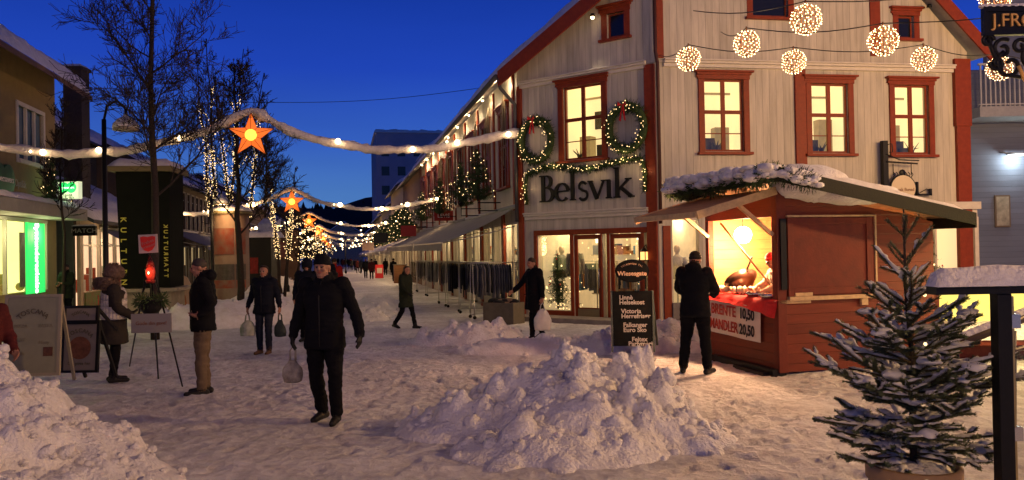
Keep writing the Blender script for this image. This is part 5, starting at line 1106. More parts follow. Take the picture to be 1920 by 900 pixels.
for a in range(7): x = .2 + .52 * a / 6; mb.tube([(x, .1, zt_ - .95), (x + .05, .1, zt_ - .88), (x, .1, zt_ - .82)], .012, 5)
mb.ball((.46, .1, zt_ - .84), .10, sc=(1, .4, .9)); mb.build('bracket', BLACK, t)
cz = zt_ - 1.25; MB().lathe([(.36, -.03), (.38, -.02), (.38, .02), (.36, .03)], (.46, .1, cz), 28, axis='Y').build('rim', BLACK, t); MB().lathe([(.345, -.036), (.345, .036)], (.46, .1, cz), 28, axis='Y', smooth=False).build('disc', mat('cream_disc', (.62, .52, .36), .5), t)
text_mb('Norsk Bunad', .12, .006, M=Matrix.Translation((.46, .058, cz - .03)), sx=.95).build('lettering', mat('sign_brown', (.20, .08, .04), .6), t)
u, z = onwall(1728, 360, FR); t = thing('wall_bracket', 'small empty black bracket on the wall above the stall roof', 'bracket', M=FR @ Matrix.Translation((u, -.02, z)))
MB().box(-.22, -.17, -.1, 0, -.1, .26).box(-.22, .22, -.1, -.05, -.1, -.05).box(.15, .22, -.1, -.05, -.1, .08).tube([(-.1, -.06, -.02), (.1, -.06, .08), (.18, -.06, 0)], .012, 5).build('frame', BLACK, t)
# ------------------------------------------------------------------ people
SKIN = mat('skin', (.33, .165, .11), .6, spec=.3, noise_amt=.2, nscale=14); HAIRD = mat('dark_hair', (.035, .022, .015), .7, noise_amt=.4, nscale=60, bump=.6, bscale=120, bdist=.004); HAIRG = mat('grey_hair', (.06, .05, .042), .7, noise_amt=.4, nscale=60, bump=.5, bscale=120, bdist=.004)
LIP = mat('lips', (.30, .09, .07), .5); EYE = mat('eye', (.03, .025, .02), .2); BOOT = mat('black_shoe', (.012, .011, .011), .5, bump=.2)
def cloth(n, c, r=.85): return mat('cloth_' + n, c, r, noise_amt=.35, nscale=5, bump=.7, bscale=9, bdist=.03, spec=.08)
JB = cloth('black_jacket', (.008, .0085, .011)); JN = cloth('navy_jacket', (.009, .011, .019)); TB = cloth('black_trousers', (.007, .007, .009)); TK = cloth('khaki_trousers', (.16, .115, .075)); TJ = cloth('dark_jeans', (.02, .024, .038)); GLV = mat('black_glove', (.01, .01, .01), .6); GREENC = cloth('dark_green_coat', (.020, .026, .016)); REDC = cloth('red_coat', (.34, .02, .015)); MARO = cloth('maroon_coat', (.09, .02, .02)); BRB = mat('brown_boot', (.14, .07, .03), .6); GREYC = cloth('grey_coat', (.05, .052, .055)); WVEST = cloth('white_vest', (.55, .52, .50)); WHC = cloth('white_apron', (.55, .42, .32))
FURM = mat('brown_fur', (.20, .13, .10), .9, noise_amt=.6, nscale=25)
hands_of = {}
def tri_dense(mb, step): return mb
DEF = dict(hipL=(.095, 0, .93), kneeL=(.105, -.01, .50), ankL=(.11, .02, .085), toeL=(.13, -.17, .035), hipR=(-.095, 0, .93), kneeR=(-.105, -.01, .50), ankR=(-.11, .02, .085), toeR=(-.13, -.17, .035),
           shL=(.185, .01, 1.46), elL=(.25, .03, 1.18), wrL=(.27, -.04, .93), hdL=(.275, -.06, .84), shR=(-.185, .01, 1.46), elR=(-.25, .03, 1.18), wrR=(-.27, -.04, .93), hdR=(-.275, -.06, .84),
           pel=(0, 0, .98), waist=(0, 0, 1.12), chest=(0, 0, 1.34), neck=(0, .01, 1.53), head=(0, -.01, 1.665), headyaw=0, headtilt=0)
def person(label, loc, yaw, H=1.8, pose=None, top=JB, legs=TB, shoes=BOOT, glove=None, hem=.80, girth=1.0, hair=HAIRD, hairstyle='short', hat=None, hatm=None, vox=.012, group=None, collar=True, hood=False, legw=1.0, flare=1.05, sleeve=1.0, skirt=None, hands=True, zoff=0.0):
    P = dict(DEF); P.update(pose or {}); V = lambda k: Vector(P[k]); k_ = H / 1.80
    t = thing('person', label, 'person', (loc[0], loc[1], gz(loc[0], loc[1]) + zoff), yaw, group)
    mb = MB(); gl = glove or SKIN; ms = [top, legs, shoes, gl, SKIN, LIP, EYE]
    # torso and jacket
    pel, wa, ch, nk = V('pel'), V('waist'), V('chest'), V('neck'); g = girth
    def ringloft(rings, mi, n=20):
        vs_ = []
        for c, rx, ry in rings:
            for j in range(n): a = 2 * math.pi * j / n; cx, sy = math.cos(a), math.sin(a); vs_.append(Vector(c) + Vector((rx * math.copysign(abs(cx) ** .85, cx), ry * math.copysign(abs(sy) ** .85, sy), 0)))
        m = len(rings); fs = [(i * n + j, i * n + (j + 1) % n, (i + 1) * n + (j + 1) % n, (i + 1) * n + j) for i in range(m - 1) for j in range(n)] + [tuple(range(n))[::-1], tuple(range((m - 1) * n, m * n))]
        mb.add(vs_, fs, mi, True)
    hz = hem; base = pel + Vector((0, 0, hz - pel.z)); rings = [(base, .185 * g * flare, .135 * g * flare), (base + Vector((0, 0, .02)), .19 * g * flare, .14 * g * flare)]
    m1 = base.lerp(wa, .5)
    rings += [(m1, .185 * g, .14 * g), (wa, .175 * g, .135 * g), (wa.lerp(ch, .5), .185 * g, .138 * g), (ch, .20 * g, .14 * g), (ch + Vector((0, 0, .07)), .21 * g, .135 * g), (nk + Vector((0, 0, -.055)), .165 * g, .115 * g), (nk + Vector((0, 0, -.02)), .10, .09), (nk + Vector((0, 0, .015)), .075, .075)]
    dense = []
    for a, b in zip(rings[:-1], rings[1:]):
        m = max(1, int((Vector(b[0]) - Vector(a[0])).length / .03)); dense += [(Vector(a[0]).lerp(Vector(b[0]), i / m), a[1] + (b[1] - a[1]) * i / m, a[2] + (b[2] - a[2]) * i / m) for i in range(m)]
    dense.append(rings[-1]); ringloft(dense, 0, 28)
    def limb(pts, rad, mi, n=14):
        pts = [Vector(p) for p in pts]; pp, rr = [], []
        for i in range(len(pts) - 1):
            m = max(1, int((pts[i + 1] - pts[i]).length / .025))
            for q in range(m): f = q / m; pp.append(pts[i].lerp(pts[i + 1], f)); rr.append(rad[i] + (rad[i + 1] - rad[i]) * f)
        pp.append(pts[-1]); rr.append(rad[-1])
        for _ in range(2):
            pp = [pp[0]] + [(pp[i - 1] + pp[i] * 2 + pp[i + 1]) / 4 for i in range(1, len(pp) - 1)] + [pp[-1]]
        mb.tube(pp, rr, n, mi); mb.ball(pp[0], rr[0], mi, 12, 8); mb.ball(pp[-1], rr[-1], mi, 12, 8)
    lw = legw
    ringloft([(pel + Vector((0, 0, -.16)), .10, .10), (pel + Vector((0, 0, -.08)), .165 * g, .12 * g), (pel + Vector((0, 0, .05)), .17 * g, .125 * g)], 1, 24)
    for s_ in 'LR':
        h, kn, an, to = V('hip' + s_), V('knee' + s_), V('ank' + s_), V('toe' + s_)
        limb([h, h.lerp(kn, .5), kn, kn.lerp(an, .35), an + (kn - an).normalized() * .03], [.095 * lw * g, .086 * lw, .068 * lw, .066 * lw, .058 * lw], 1)
        d = (to - an); d.z = 0; d.normalize(); heel = an - d * .055; heel.z = an.z - .045
        limb([an + Vector((0, 0, .05)), an], [.048, .048], 2)
        limb([heel, Vector((an.x, an.y, an.z - .04)) + d * .06, to], [.042, .045, .034], 2); limb([heel, to], [.036, .036], 2)
        sh, el, wr, hd = V('sh' + s_), V('el' + s_), V('wr' + s_), V('hd' + s_); sl = sleeve
        limb([sh, sh.lerp(el, .5), el, el.lerp(wr, .5), wr], [.082 * sl, .072 * sl, .062 * sl, .058 * sl, .047 * sl], 0)
        # hand: palm, four fingers and a thumb
        d = (hd - wr).normalized(); mi = 3 if glove else 4
        side = Vector((0, 1, 0)); side = (side - d * side.dot(d)); side = side.normalized() if side.length > .1 else Vector((1, 0, 0)); nrm = d.cross(side).normalized()
        limb([wr, wr + d * .05], [.030, .030], mi, 10)
        for w_ in (-.022, 0, .022): limb([wr + d * .03 + side * w_ * .6, wr + d * .095 + side * w_], [.020, .017], mi, 8)
        cu = nrm * (1 if s_ == 'R' else -1)
        if hands:
            for q, (w_, l_) in enumerate(((-.034, .065), (-.011, .078), (.012, .074), (.034, .058))):
                b0_ = wr + d * .095 + side * w_; b1_ = b0_ + d * l_ * .5 + cu * .008; b2_ = b1_ + d * l_ * .42 + cu * .028
                limb([b0_, b1_, b2_], [.0115, .0105, .0085], mi, 8)
            b0_ = wr + d * .045 - side * .028; limb([b0_, b0_ + d * .03 - side * .028 + cu * .01, b0_ + d * .065 - side * .036 + cu * .02], [.015, .0125, .010], mi, 8)
    # neck, head with a face
    hc = V('head'); limb([nk + Vector((0, .01, -.02)), hc + Vector((0, .012, -.06))], [.056, .054], 4)
    HM = Matrix.Translation(hc) @ Matrix.Rotation(P['headyaw'], 4, 'Z') @ Matrix.Rotation(P['headtilt'], 4, 'X'); H3 = HM.to_3x3()
    def hb(c, r, sc, mi): mb.ball(HM @ Vector(c), r, mi, 16, 10, sc, H3)
    hb((0, .012, .022), .1, (.78, .95, .98), 4); hb((0, -.012, -.045), .078, (.78, .85, .95), 4); hb((0, -.055, -.088), .026, (1.1, .9, .8), 4)     # skull, jaw, chin
    hb((0, -.092, -.012), .017, (.75, 1.3, 1.5), 4); hb((0, -.104, -.026), .015, (1.1, .9, .8), 4)                                               # nose
    for s_ in (-1, 1):
        hb((s_ * .034, -.074, .022), .022, (1.1, .6, .5), 4); hb((s_ * .038, -.066, -.028), .026, (.9, .8, .8), 4); hb((s_ * .080, .015, -.008), .024, (.4, .8, 1.35), 4); hb((s_ * .031, -.0815, .003), .011, (1.2, .55, .6), 6)
    hb((0, -.086, -.055), .014, (1.7, .6, .42), 5)
    if collar: limb([nk + Vector((0, .0, -.03)), nk + Vector((0, 0, .035))], [.098, .083], 0)
    if hood: mb.ball(nk + Vector((0, .085, .02)), .10, 0, 14, 9, (1.25, .75, .8)); mb.ball(nk + Vector((0, .03, .0)), .115, 0, 14, 9, (1.0, .9, .55))
    if k_ != 1: mb.v = [(x * k_, y * k_, z * k_) for x, y, z in mb.v]
    src = mb.v; o = mb.build('body', ms)
    col.objects.unlink(o)
    kd = kdtree.KDTree(len(src)); vm = [0] * len(src)
    for f, m in zip(mb.f, mb.m):
        for i in f: vm[i] = m
    for i, v in enumerate(src): kd.insert(v, i)
    kd.balance()
    md = o.modifiers.new('r', 'REMESH'); md.mode = 'VOXEL'; md.voxel_size = vox; md.use_smooth_shade = True
    sm = o.modifiers.new('s', 'SMOOTH'); sm.factor = .5; sm.iterations = 2 if vox < .02 else 1
    me = evaluated(o); o.modifiers.clear(); col.objects.link(o); o.parent = t; old = o.data; o.data = me; bpy.data.meshes.remove(old); me.name = 'body'
    if not me.materials:
        for m in ms: me.materials.append(m)
    idx = []
    for p in me.polygons:
        c = p.center; m_ = vm[kd.find(c)[1]]; idx.append(0 if (m_ == 1 and c.z > (hem + .012) * k_) else m_)
    me.polygons.foreach_set('material_index', idx)
    # cloth folds
    sd = Vector((loc[0], loc[1], H)); isc = [False] * len(me.vertices)
    for p, m in zip(me.polygons, idx):
        if m < 2:
            for v in p.vertices: isc[v] = True
    nv = len(me.vertices); cos_ = [0.0] * (nv * 3); nos = [0.0] * (nv * 3); me.vertices.foreach_get('co', cos_); me.vertices.foreach_get('normal', nos)
    for i in range(nv):
        if isc[i]:
            x, y, z = cos_[3 * i:3 * i + 3]; e_ = noise.noise(Vector((x * 7, y * 7, z * 11)) + sd) * .012 + (1 - abs(noise.noise(Vector((x * 4, y * 4, z * 16)) + sd)) * 3) * .005
            for c_ in (0, 1, 2): cos_[3 * i + c_] += nos[3 * i + c_] * e_
    me.vertices.foreach_set('co', cos_)
    me.update()
    # zip, pockets and hem band on the jacket
    if vox < .015:
        zp = MB(); g_y = -.143 * g
        zp.tube([(0, pel.y - .146 * g, hz + .03), (0, wa.y - .143 * g, wa.z), (0, ch.y - .150 * g, ch.z), (0, nk.y - .10, nk.z - .02)], .006, 5); zp.v = [tuple(Vector(v) * k_) for v in zp.v]; zp.build('zip', mat('zip_metal', (.02, .02, .02), .5, .2), t)
        for s_ in (-1, 1): zp = MB(); zp.box(s_ * .11 - .045, s_ * .11 + .045, -.139 * g, -.118 * g, wa.z - .14, wa.z - .125); zp.v = [tuple(Vector(v) * k_) for v in zp.v]; zp.build('pocket_flap', top, t)
    # hair / hat children
    def cap(name, rings, m, n=20, jitter=0., rot=0):
        c = MB(); c.lathe(rings, n=n); vs_ = []
        for v in c.v:
            q = Vector(v); q.y *= 1.14
            if name == 'hair' and hairstyle == 'long' and q.y < .012 and q.z < .05: q.y = .012; q.x *= 1.03
            if jitter: q += noise.noise_vector(q * 45 + sd) * jitter
            vs_.append(tuple((HM @ (Matrix.Rotation(rot, 4, 'X') @ q)) * k_))
        c.v = vs_; c.build(name, m, t)
    if hat == 'beanie': cap('knit_hat', [(.085, .018), (.091, .02), (.092, .055), (.086, .058), (.084, .09), (.06, .125), (.03, .142), (0, .146)], hatm or JB, rot=R(-8))
    elif hat == 'hood': cap('hood', [(.10, -.09), (.118, -.02), (.118, .05), (.10, .10), (.06, .135), (0, .15)], hatm or top, jitter=.006, rot=R(-28))
    elif hat == 'fur':
        c = MB(); rnd = random.Random(5); c.lathe([(.10, -.02), (.125, .03), (.12, .09), (.08, .14), (0, .155)], n=20)
        c.lathe([(.13, -.10), (.155, -.03), (.14, .03), (.10, .05)], (0, .09, -.05), n=18)
        base = [(Vector(v), 0) for v in c.v]
        for k in range(3600):
            th_, ph = rnd.uniform(0, 6.28), rnd.uniform(-.4, 1.5)
            if rnd.random() < .5: p_ = Vector((math.cos(th_) * .122 * math.cos(ph), math.sin(th_) * .122 * math.cos(ph), .02 + .13 * math.sin(ph)))
            else: p_ = Vector((math.cos(th_) * .15, .09 + math.sin(th_) * .15, -.05 + rnd.uniform(-.10, .04)))
            d = (p_ - Vector((0, .04, -.03))).normalized() + noise.noise_vector(p_ * 20) * .5; e_ = d.cross(Vector((0, 0, 1))).normalized() * .004; c.add([p_ - e_, p_ + e_, p_ + d * .035], [(0, 1, 2)])
        c.v = [tuple((HM @ (Vector(v) * 1.28)) * k_) for v in c.v]; c.build('fur_hood', FURM, t)
    elif hair:
        if hairstyle == 'short': cap('hair', [(.070, .005), (.080, .015), (.0835, .04), (.079, .075), (.058, .105), (.03, .119), (0, .123)], hair, jitter=.004, rot=R(-24))
        elif hairstyle == 'long':
            cap('hair', [(.05, -.16), (.085, -.11), (.092, -.03), (.091, .04), (.082, .08), (.052, .112), (0, .125)], hair, jitter=.006, rot=R(-6))
    hands_of[label] = {q: Matrix.Translation(t.location) @ Matrix.Rotation(yaw, 4, 'Z') @ (V(q) * k_) for q in ('hdL', 'hdR', 'wrL', 'wrR')}
    return t
def pat(px, py, far=False): g_ = onground(px, py); return (g_.x, g_.y)
LK = dict
# 1 man in the middle, walking at the camera
man = person('man in black jacket and knit cap walking towards the camera, white bag in one hand', pat(612, 793), R(-8), 1.83,
    LK(hipL=(.10, 0, .94), kneeL=(.13, -.08, .52), ankL=(.12, -.02, .09), toeL=(.14, -.20, .035), hipR=(-.10, 0, .94), kneeR=(-.10, -.02, .50), ankR=(-.09, .14, .10), toeR=(-.13, -.03, .035),
       shL=(.20, .0, 1.47), elL=(.31, .05, 1.20), wrL=(.40, -.04, .96), hdL=(.41, -.07, .87), shR=(-.20, .0, 1.47), elR=(-.30, .04, 1.19), wrR=(-.33, -.06, .95), hdR=(-.335, -.07, .86), head=(-.01, -.03, 1.66)),
    JB, TB, glove=GLV, hem=.80, girth=1.12, hat='beanie', vox=.0095, hood=True, legw=1.12, sleeve=1.08, flare=1.02)
# 2 man at left in side view, khaki trousers
person('man in side view with short grey hair, black jacket and khaki trousers', pat(383, 740), R(-72), 1.82,
    LK(elL=(.25, .12, 1.20), wrL=(.22, -.02, 1.05), hdL=(.16, -.12, 1.05), elR=(-.26, .12, 1.20), wrR=(-.24, -.04, 1.02), hdR=(-.18, -.13, 1.0), kneeL=(.09, -.03, .5), head=(0, -.05, 1.66), headtilt=R(6), ankL=(.10, -.02, .085), toeL=(.12, -.21, .035)),
    JB, TK, glove=None, hem=.84, girth=1.1, hair=HAIRG, vox=.010, hood=True, legw=1.1)
# 3 fund raiser in white vest and fur hood
fr_ = person('donation collector in side view, big brown fur hood and white vest with red shield', pat(215, 716), R(122), 1.68,
    LK(elL=(.24, -.04, 1.19), wrL=(.20, -.22, 1.07), hdL=(.17, -.31, 1.08), elR=(-.25, -.02, 1.19), wrR=(-.22, -.22, 1.05), hdR=(-.20, -.3, 1.04), kneeL=(.09, -.04, .5), kneeR=(-.09, .0, .5)),
    cloth('dark_parka', (.035, .03, .026)), TB, glove=GLV, hem=.62, girth=1.28, hat='fur', vox=.011, flare=1.16, sleeve=1.25)
k_ = 1.68 / 1.8; mb = MB(); n = 24; rings = [(1.0, .262, .20), (1.1, .252, .196), (1.2, .25, .196), (1.3, .262, .198), (1.40, .268, .192), (1.47, .225, .165), (1.50, .17, .14)]
for i in range(len(rings) - 1):
    for j in range(n):
        a0_, a1_ = 2 * math.pi * j / n, 2 * math.pi * (j + 1) / n; am = (a0_ + a1_) / 2
        if abs(math.cos(am)) > .80 and rings[i][0] > 1.15 and rings[i][0] < 1.46: continue
        q = [Vector((rings[r_][1] * math.cos(a), rings[r_][2] * math.sin(a), rings[r_][0])) * k_ for r_, a in ((i, a0_), (i, a1_), (i + 1, a1_), (i + 1, a0_))]
        mb.add(q, [(0, 1, 2, 3)], 0, True)
vest = mb.build('white_vest', WVEST, fr_); vest.modifiers.new('solid', 'SOLIDIFY').thickness = .012
sh_ = [(-.075, .09), (.075, .09), (.08, .0), (.05, -.08), (0, -.12), (-.05, -.08), (-.08, .0)]
mb = MB(); mb.prism([(x * .95, 1.20 + z * 1.0) for x, z in sh_], .199, .206); mb.build('red_shield', mat('shield_red', (.55, .03, .02), .6), fr_)
# 4 woman with two green bags
person('woman in dark jacket and brown boots carrying a bag in each hand', pat(497, 664), R(-6), 1.68,
    LK(elL=(.27, .03, 1.18), wrL=(.33, -.03, .96), hdL=(.34, -.04, .87), elR=(-.27, .03, 1.18), wrR=(-.33, -.03, .96), hdR=(-.34, -.04, .87), ankL=(.10, -.04, .085), toeL=(.12, -.22, .035), kneeL=(.10, -.05, .5)),
    JN, TJ, shoes=BRB, hem=.82, girth=1.12, hairstyle='long', vox=.012, hood=True, flare=1.05)
# 5 people just behind the man in the middle
person('person with dark hood half hidden behind the walking man on the left', pat(578, 640), R(0), 1.78, {}, JN, TB, hem=.72, girth=1.15, hat='hood', vox=.016, sleeve=1.1)
person('person in dark coat and pale grey knit hat behind the walking man', pat(612, 596), R(0), 1.90, {}, JN, TB, hem=.7, girth=1.1, hat='beanie', hatm=mat('pale_knit', (.35, .36, .34), .9), vox=.018)
person('person in a bright red jacket half hidden behind the walking man on the right', pat(628, 588), R(170), 1.80, {}, REDC, TB, hem=.78, girth=1.2, hair=HAIRD, vox=.018, sleeve=1.1)
# 6 walker in the street in front of the rails
person('person in dark knee-length coat striding right across the street, near the clothes rails', pat(762, 617), R(62), 1.58,
    LK(hipL=(.09, 0, .93), kneeL=(.09, -.14, .53), ankL=(.09, -.24, .10), toeL=(.10, -.43, .05), kneeR=(-.09, .08, .5), ankR=(-.09, .34, .14), toeR=(-.10, .17, .04), elL=(.22, .14, 1.2), wrL=(.22, .16, .98), hdL=(.22, .13, .89), elR=(-.24, -.06, 1.19), wrR=(-.22, -.22, 1.02), hdR=(-.2, -.29, .97), head=(0, -.05, 1.655)),
    GREENC, TB, hem=.62, girth=1.14, hairstyle='long', vox=.014, flare=1.12, glove=GLV)
# 7 person with a white carrier bag in front of the shop
person('person in long black coat walking left past the shop window with a white carrier bag', pat(1003, 638), R(-58), 1.74,
    LK(kneeL=(.09, -.12, .53), ankL=(.09, -.12, .10), toeL=(.10, -.31, .05), kneeR=(-.09, .03, .5), ankR=(-.09, .26, .14), toeR=(-.10, .10, .04), elL=(.27, .02, 1.19), wrL=(.29, .02, .95), hdL=(.29, .01, .86), elR=(-.30, -.12, 1.22), wrR=(-.34, -.30, 1.06), hdR=(-.35, -.38, 1.02), head=(0, -.06, 1.655)),
    JB, TB, hem=.66, girth=1.16, vox=.013, flare=1.1)
# 8 stall customer from behind
person('customer in black jacket and knit cap at the stall counter, back to the camera', pat(1306, 700), R(152), 1.80,
    LK(elL=(.27, -.10, 1.22), wrL=(.18, -.30, 1.14), hdL=(.12, -.37, 1.15), elR=(-.27, -.08, 1.22), wrR=(-.20, -.30, 1.13), hdR=(-.14, -.38, 1.12), kneeL=(.15, -.02, .5), ankL=(.19, .03, .085), toeL=(.24, -.16, .035), kneeR=(-.13, -.02, .5), ankR=(-.17, .02, .085), toeR=(-.21, -.17, .035), head=(0, -.06, 1.64), headtilt=R(10)),
    JB, TB, glove=GLV, hem=.83, girth=1.14, hat='beanie', hatm=cloth('black_knit', (.02, .02, .02)), vox=.011, hood=True, legw=1.18, sleeve=1.15)
# 9 seller in the stall
ps = FK @ Vector((KW - .72, .55, 0)); person('stall seller in a red headscarf bending over the counter inside the hatch', (ps.x, ps.y), R(-82), 1.68,
    LK(chest=(0, -.06, 1.33), neck=(0, -.1, 1.50), head=(0, -.18, 1.62), shL=(.18, -.06, 1.44), shR=(-.18, -.06, 1.44), elL=(.24, -.20, 1.24), wrL=(.20, -.42, 1.13), hdL=(.17, -.51, 1.13), elR=(-.24, -.2, 1.24), wrR=(-.2, -.4, 1.15), hdR=(-.14, -.48, 1.15), headtilt=R(16)),
    WHC, TB, hem=.8, hat='beanie', hatm=mat('red_scarf', (.5, .03, .03), .8), vox=.013, zoff=.10, hood=False)
# 10 man by the beige house, person cut off at the left edge
person('man in dark green coat standing by the green poster outside the low lit shop', pat(125, 606), R(-15), 1.78, LK(elL=(.24, -.02, 1.2), wrL=(.10, -.2, 1.2), hdL=(.02, -.24, 1.21), elR=(-.25, -.02, 1.2), wrR=(-.14, -.2, 1.12), hdR=(-.06, -.24, 1.13)), GREENC, TB, hem=.75, girth=1.12, vox=.016, hair=HAIRG)
ed = at(-36, 560, 7.6); person('person in maroon coat reaching in from the left edge of the picture', (ed.x, ed.y), R(60), 1.66, LK(elL=(.26, -.02, 1.2), wrL=(.22, -.2, 1.03), hdL=(.2, -.28, .98)), MARO, TB, hem=.7, vox=.014)
# distant passers-by along the right-hand side
crowd = [(686, 522, 0, 1.78, JB), (697, 524, 0, 1.70, MARO), (671, 512, 170, 1.7, MARO), (655, 505, 170, 1.75, JB), (660, 507, 20, 1.7, GREYC), (647, 502, 0, 1.8, JB), (641, 500, 180, 1.7, JN), (723, 516, 180, 1.72, JB), (634, 497, 0, 1.75, JB), (738, 528, 160, 1.72, JB), (610, 503, 0, 1.7, GREYC), (652, 500, 180, 1.7, GREENC), (666, 508, 10, 1.72, JN), (643, 504, 160, 1.75, MARO), (677, 513, 200, 1.66, GREYC), (630, 500, 10, 1.72, JB), (658, 502, 170, 1.8, REDC), (704, 512, 20, 1.7, JN)]
protos = {}
names = ['left one of the pair in dark coats far down the street', 'right one of the pair far down the street, in a maroon coat', 'distant passer-by in maroon just behind the dark pair', 'distant dark figure left of the maroon passer-by', 'distant figure in grey beside the awning poles', 'distant dark passer-by in the bright part of the street', 'far figure in navy in mid street, third row of the crowd', 'shopper in black close to the red pavement board', 'farthest dark figure in mid street', 'shopper in black beside the brown crate at the rails', 'far passer-by in grey behind the heads in mid street', 'far passer-by in dark green behind the crowd', 'far walker in navy between the pair and the grey figure', 'far walker in maroon in mid street', 'far walker in grey just left of the pair in dark coats', 'tiny black figure at the left of the far crowd', 'far walker in a red coat within the crowd', 'walker in navy right behind the pair in dark coats']
for i, (px, py, yw, h, m) in enumerate(crowd):
    w = random.Random(i); s_ = w.choice((-1, 1))
    person(names[i], pat(px, py), R(yw + w.uniform(-20, 20)), h, LK(kneeL=(.09, -.10 * s_, .52), ankL=(.09, -.14 * s_, .10), toeL=(.1, -.14 * s_ - .19, .04), kneeR=(-.09, .03 * s_, .5), ankR=(-.09, .16 * s_, .12), toeR=(-.1, .16 * s_ - .19, .04)), m, TB, hem=.72, girth=1.15, vox=.03, hat='beanie' if i % 2 else None, group='passers-by far down the street', hands=False)

# carrier bags: each a thing of its own, hanging from a hand
def carrier(label, top, w, h, m, seed=0, yaw=0, stripe=None):
    t = thing('carrier_bag', label, 'bag', top, yaw); n = 20; vs_ = []; rnd = random.Random(seed); K = 12
    for j in range(K + 1):
        b = j / K; ww = w * (.28 + .72 * min(1, (b * 2.2)) ** .8) * (1 - .18 * max(0, b - .75) * 4 * .6); dd = w * .33 * (.2 + .8 * math.sin(min(1, b * 1.25) * 1.4))
        for i in range(n): a = 2 * math.pi * i / n; q = Vector((ww / 2 * math.cos(a), dd * math.sin(a), -.13 - h * b)); q += noise.noise_vector(q * 9 + Vector((seed, 0, 0))) * .022; vs_.append(q)
    fs = [(j * n + i, j * n + (i + 1) % n, (j + 1) * n + (i + 1) % n, (j + 1) * n + i) for j in range(K) for i in range(n)] + [tuple(range(K * n, K * n + n)), tuple(range(n))[::-1]]
    MB().add(vs_, fs, 0, True).build('bag_body', m, t); hb = MB()
    for s_ in (-1, 1): hb.tube([(-w * .14, s_ * .02, -.15), (-.03, s_ * .012, -.04), (0, 0, .0), (.03, s_ * .012, -.04), (w * .14, s_ * .02, -.15)], .008, 6)
    hb.build('handle', m, t)
    return t
def hand_of(p, key, H): pass
WB = mat('white_plastic', (.55, .52, .46), .4, noise_amt=.35, nscale=6, bump=.4, bscale=12); GB = mat('green_plastic', (.16, .22, .12), .4, noise_amt=.75, nscale=5, color2=(.5, .5, .42), bump=.4); DG = mat('dark_plastic', (.035, .05, .04), .4, noise_amt=.5, nscale=5, bump=.4)
def grip(key, hand):
    d = [v for k, v in hands_of.items() if key in k][0]; w, h = d['wr' + hand], d['hd' + hand]; return w.lerp(h, .95) + Vector((0, 0, -.05))
carrier('white plastic bag with a dark logo in the right hand of the walking man', grip('walking towards', 'R'), .21, .24, mat('white_plastic2', (.45, .42, .36), .4, noise_amt=.8, nscale=7, color2=(.12, .10, .08), bump=.4), 1)
carrier('green and white carrier bag in the right hand of the woman in brown boots', grip('brown boots', 'R'), .30, .28, GB, 2); carrier('dark carrier bag in the left hand of the woman in brown boots', grip('brown boots', 'L'), .22, .30, DG, 3)
carrier('white carrier bag held by the person passing the shop window', grip('long black coat', 'L'), .36, .42, mat('white_plastic3', (.7, .68, .62), .4, noise_amt=.2, bump=.4), 4)
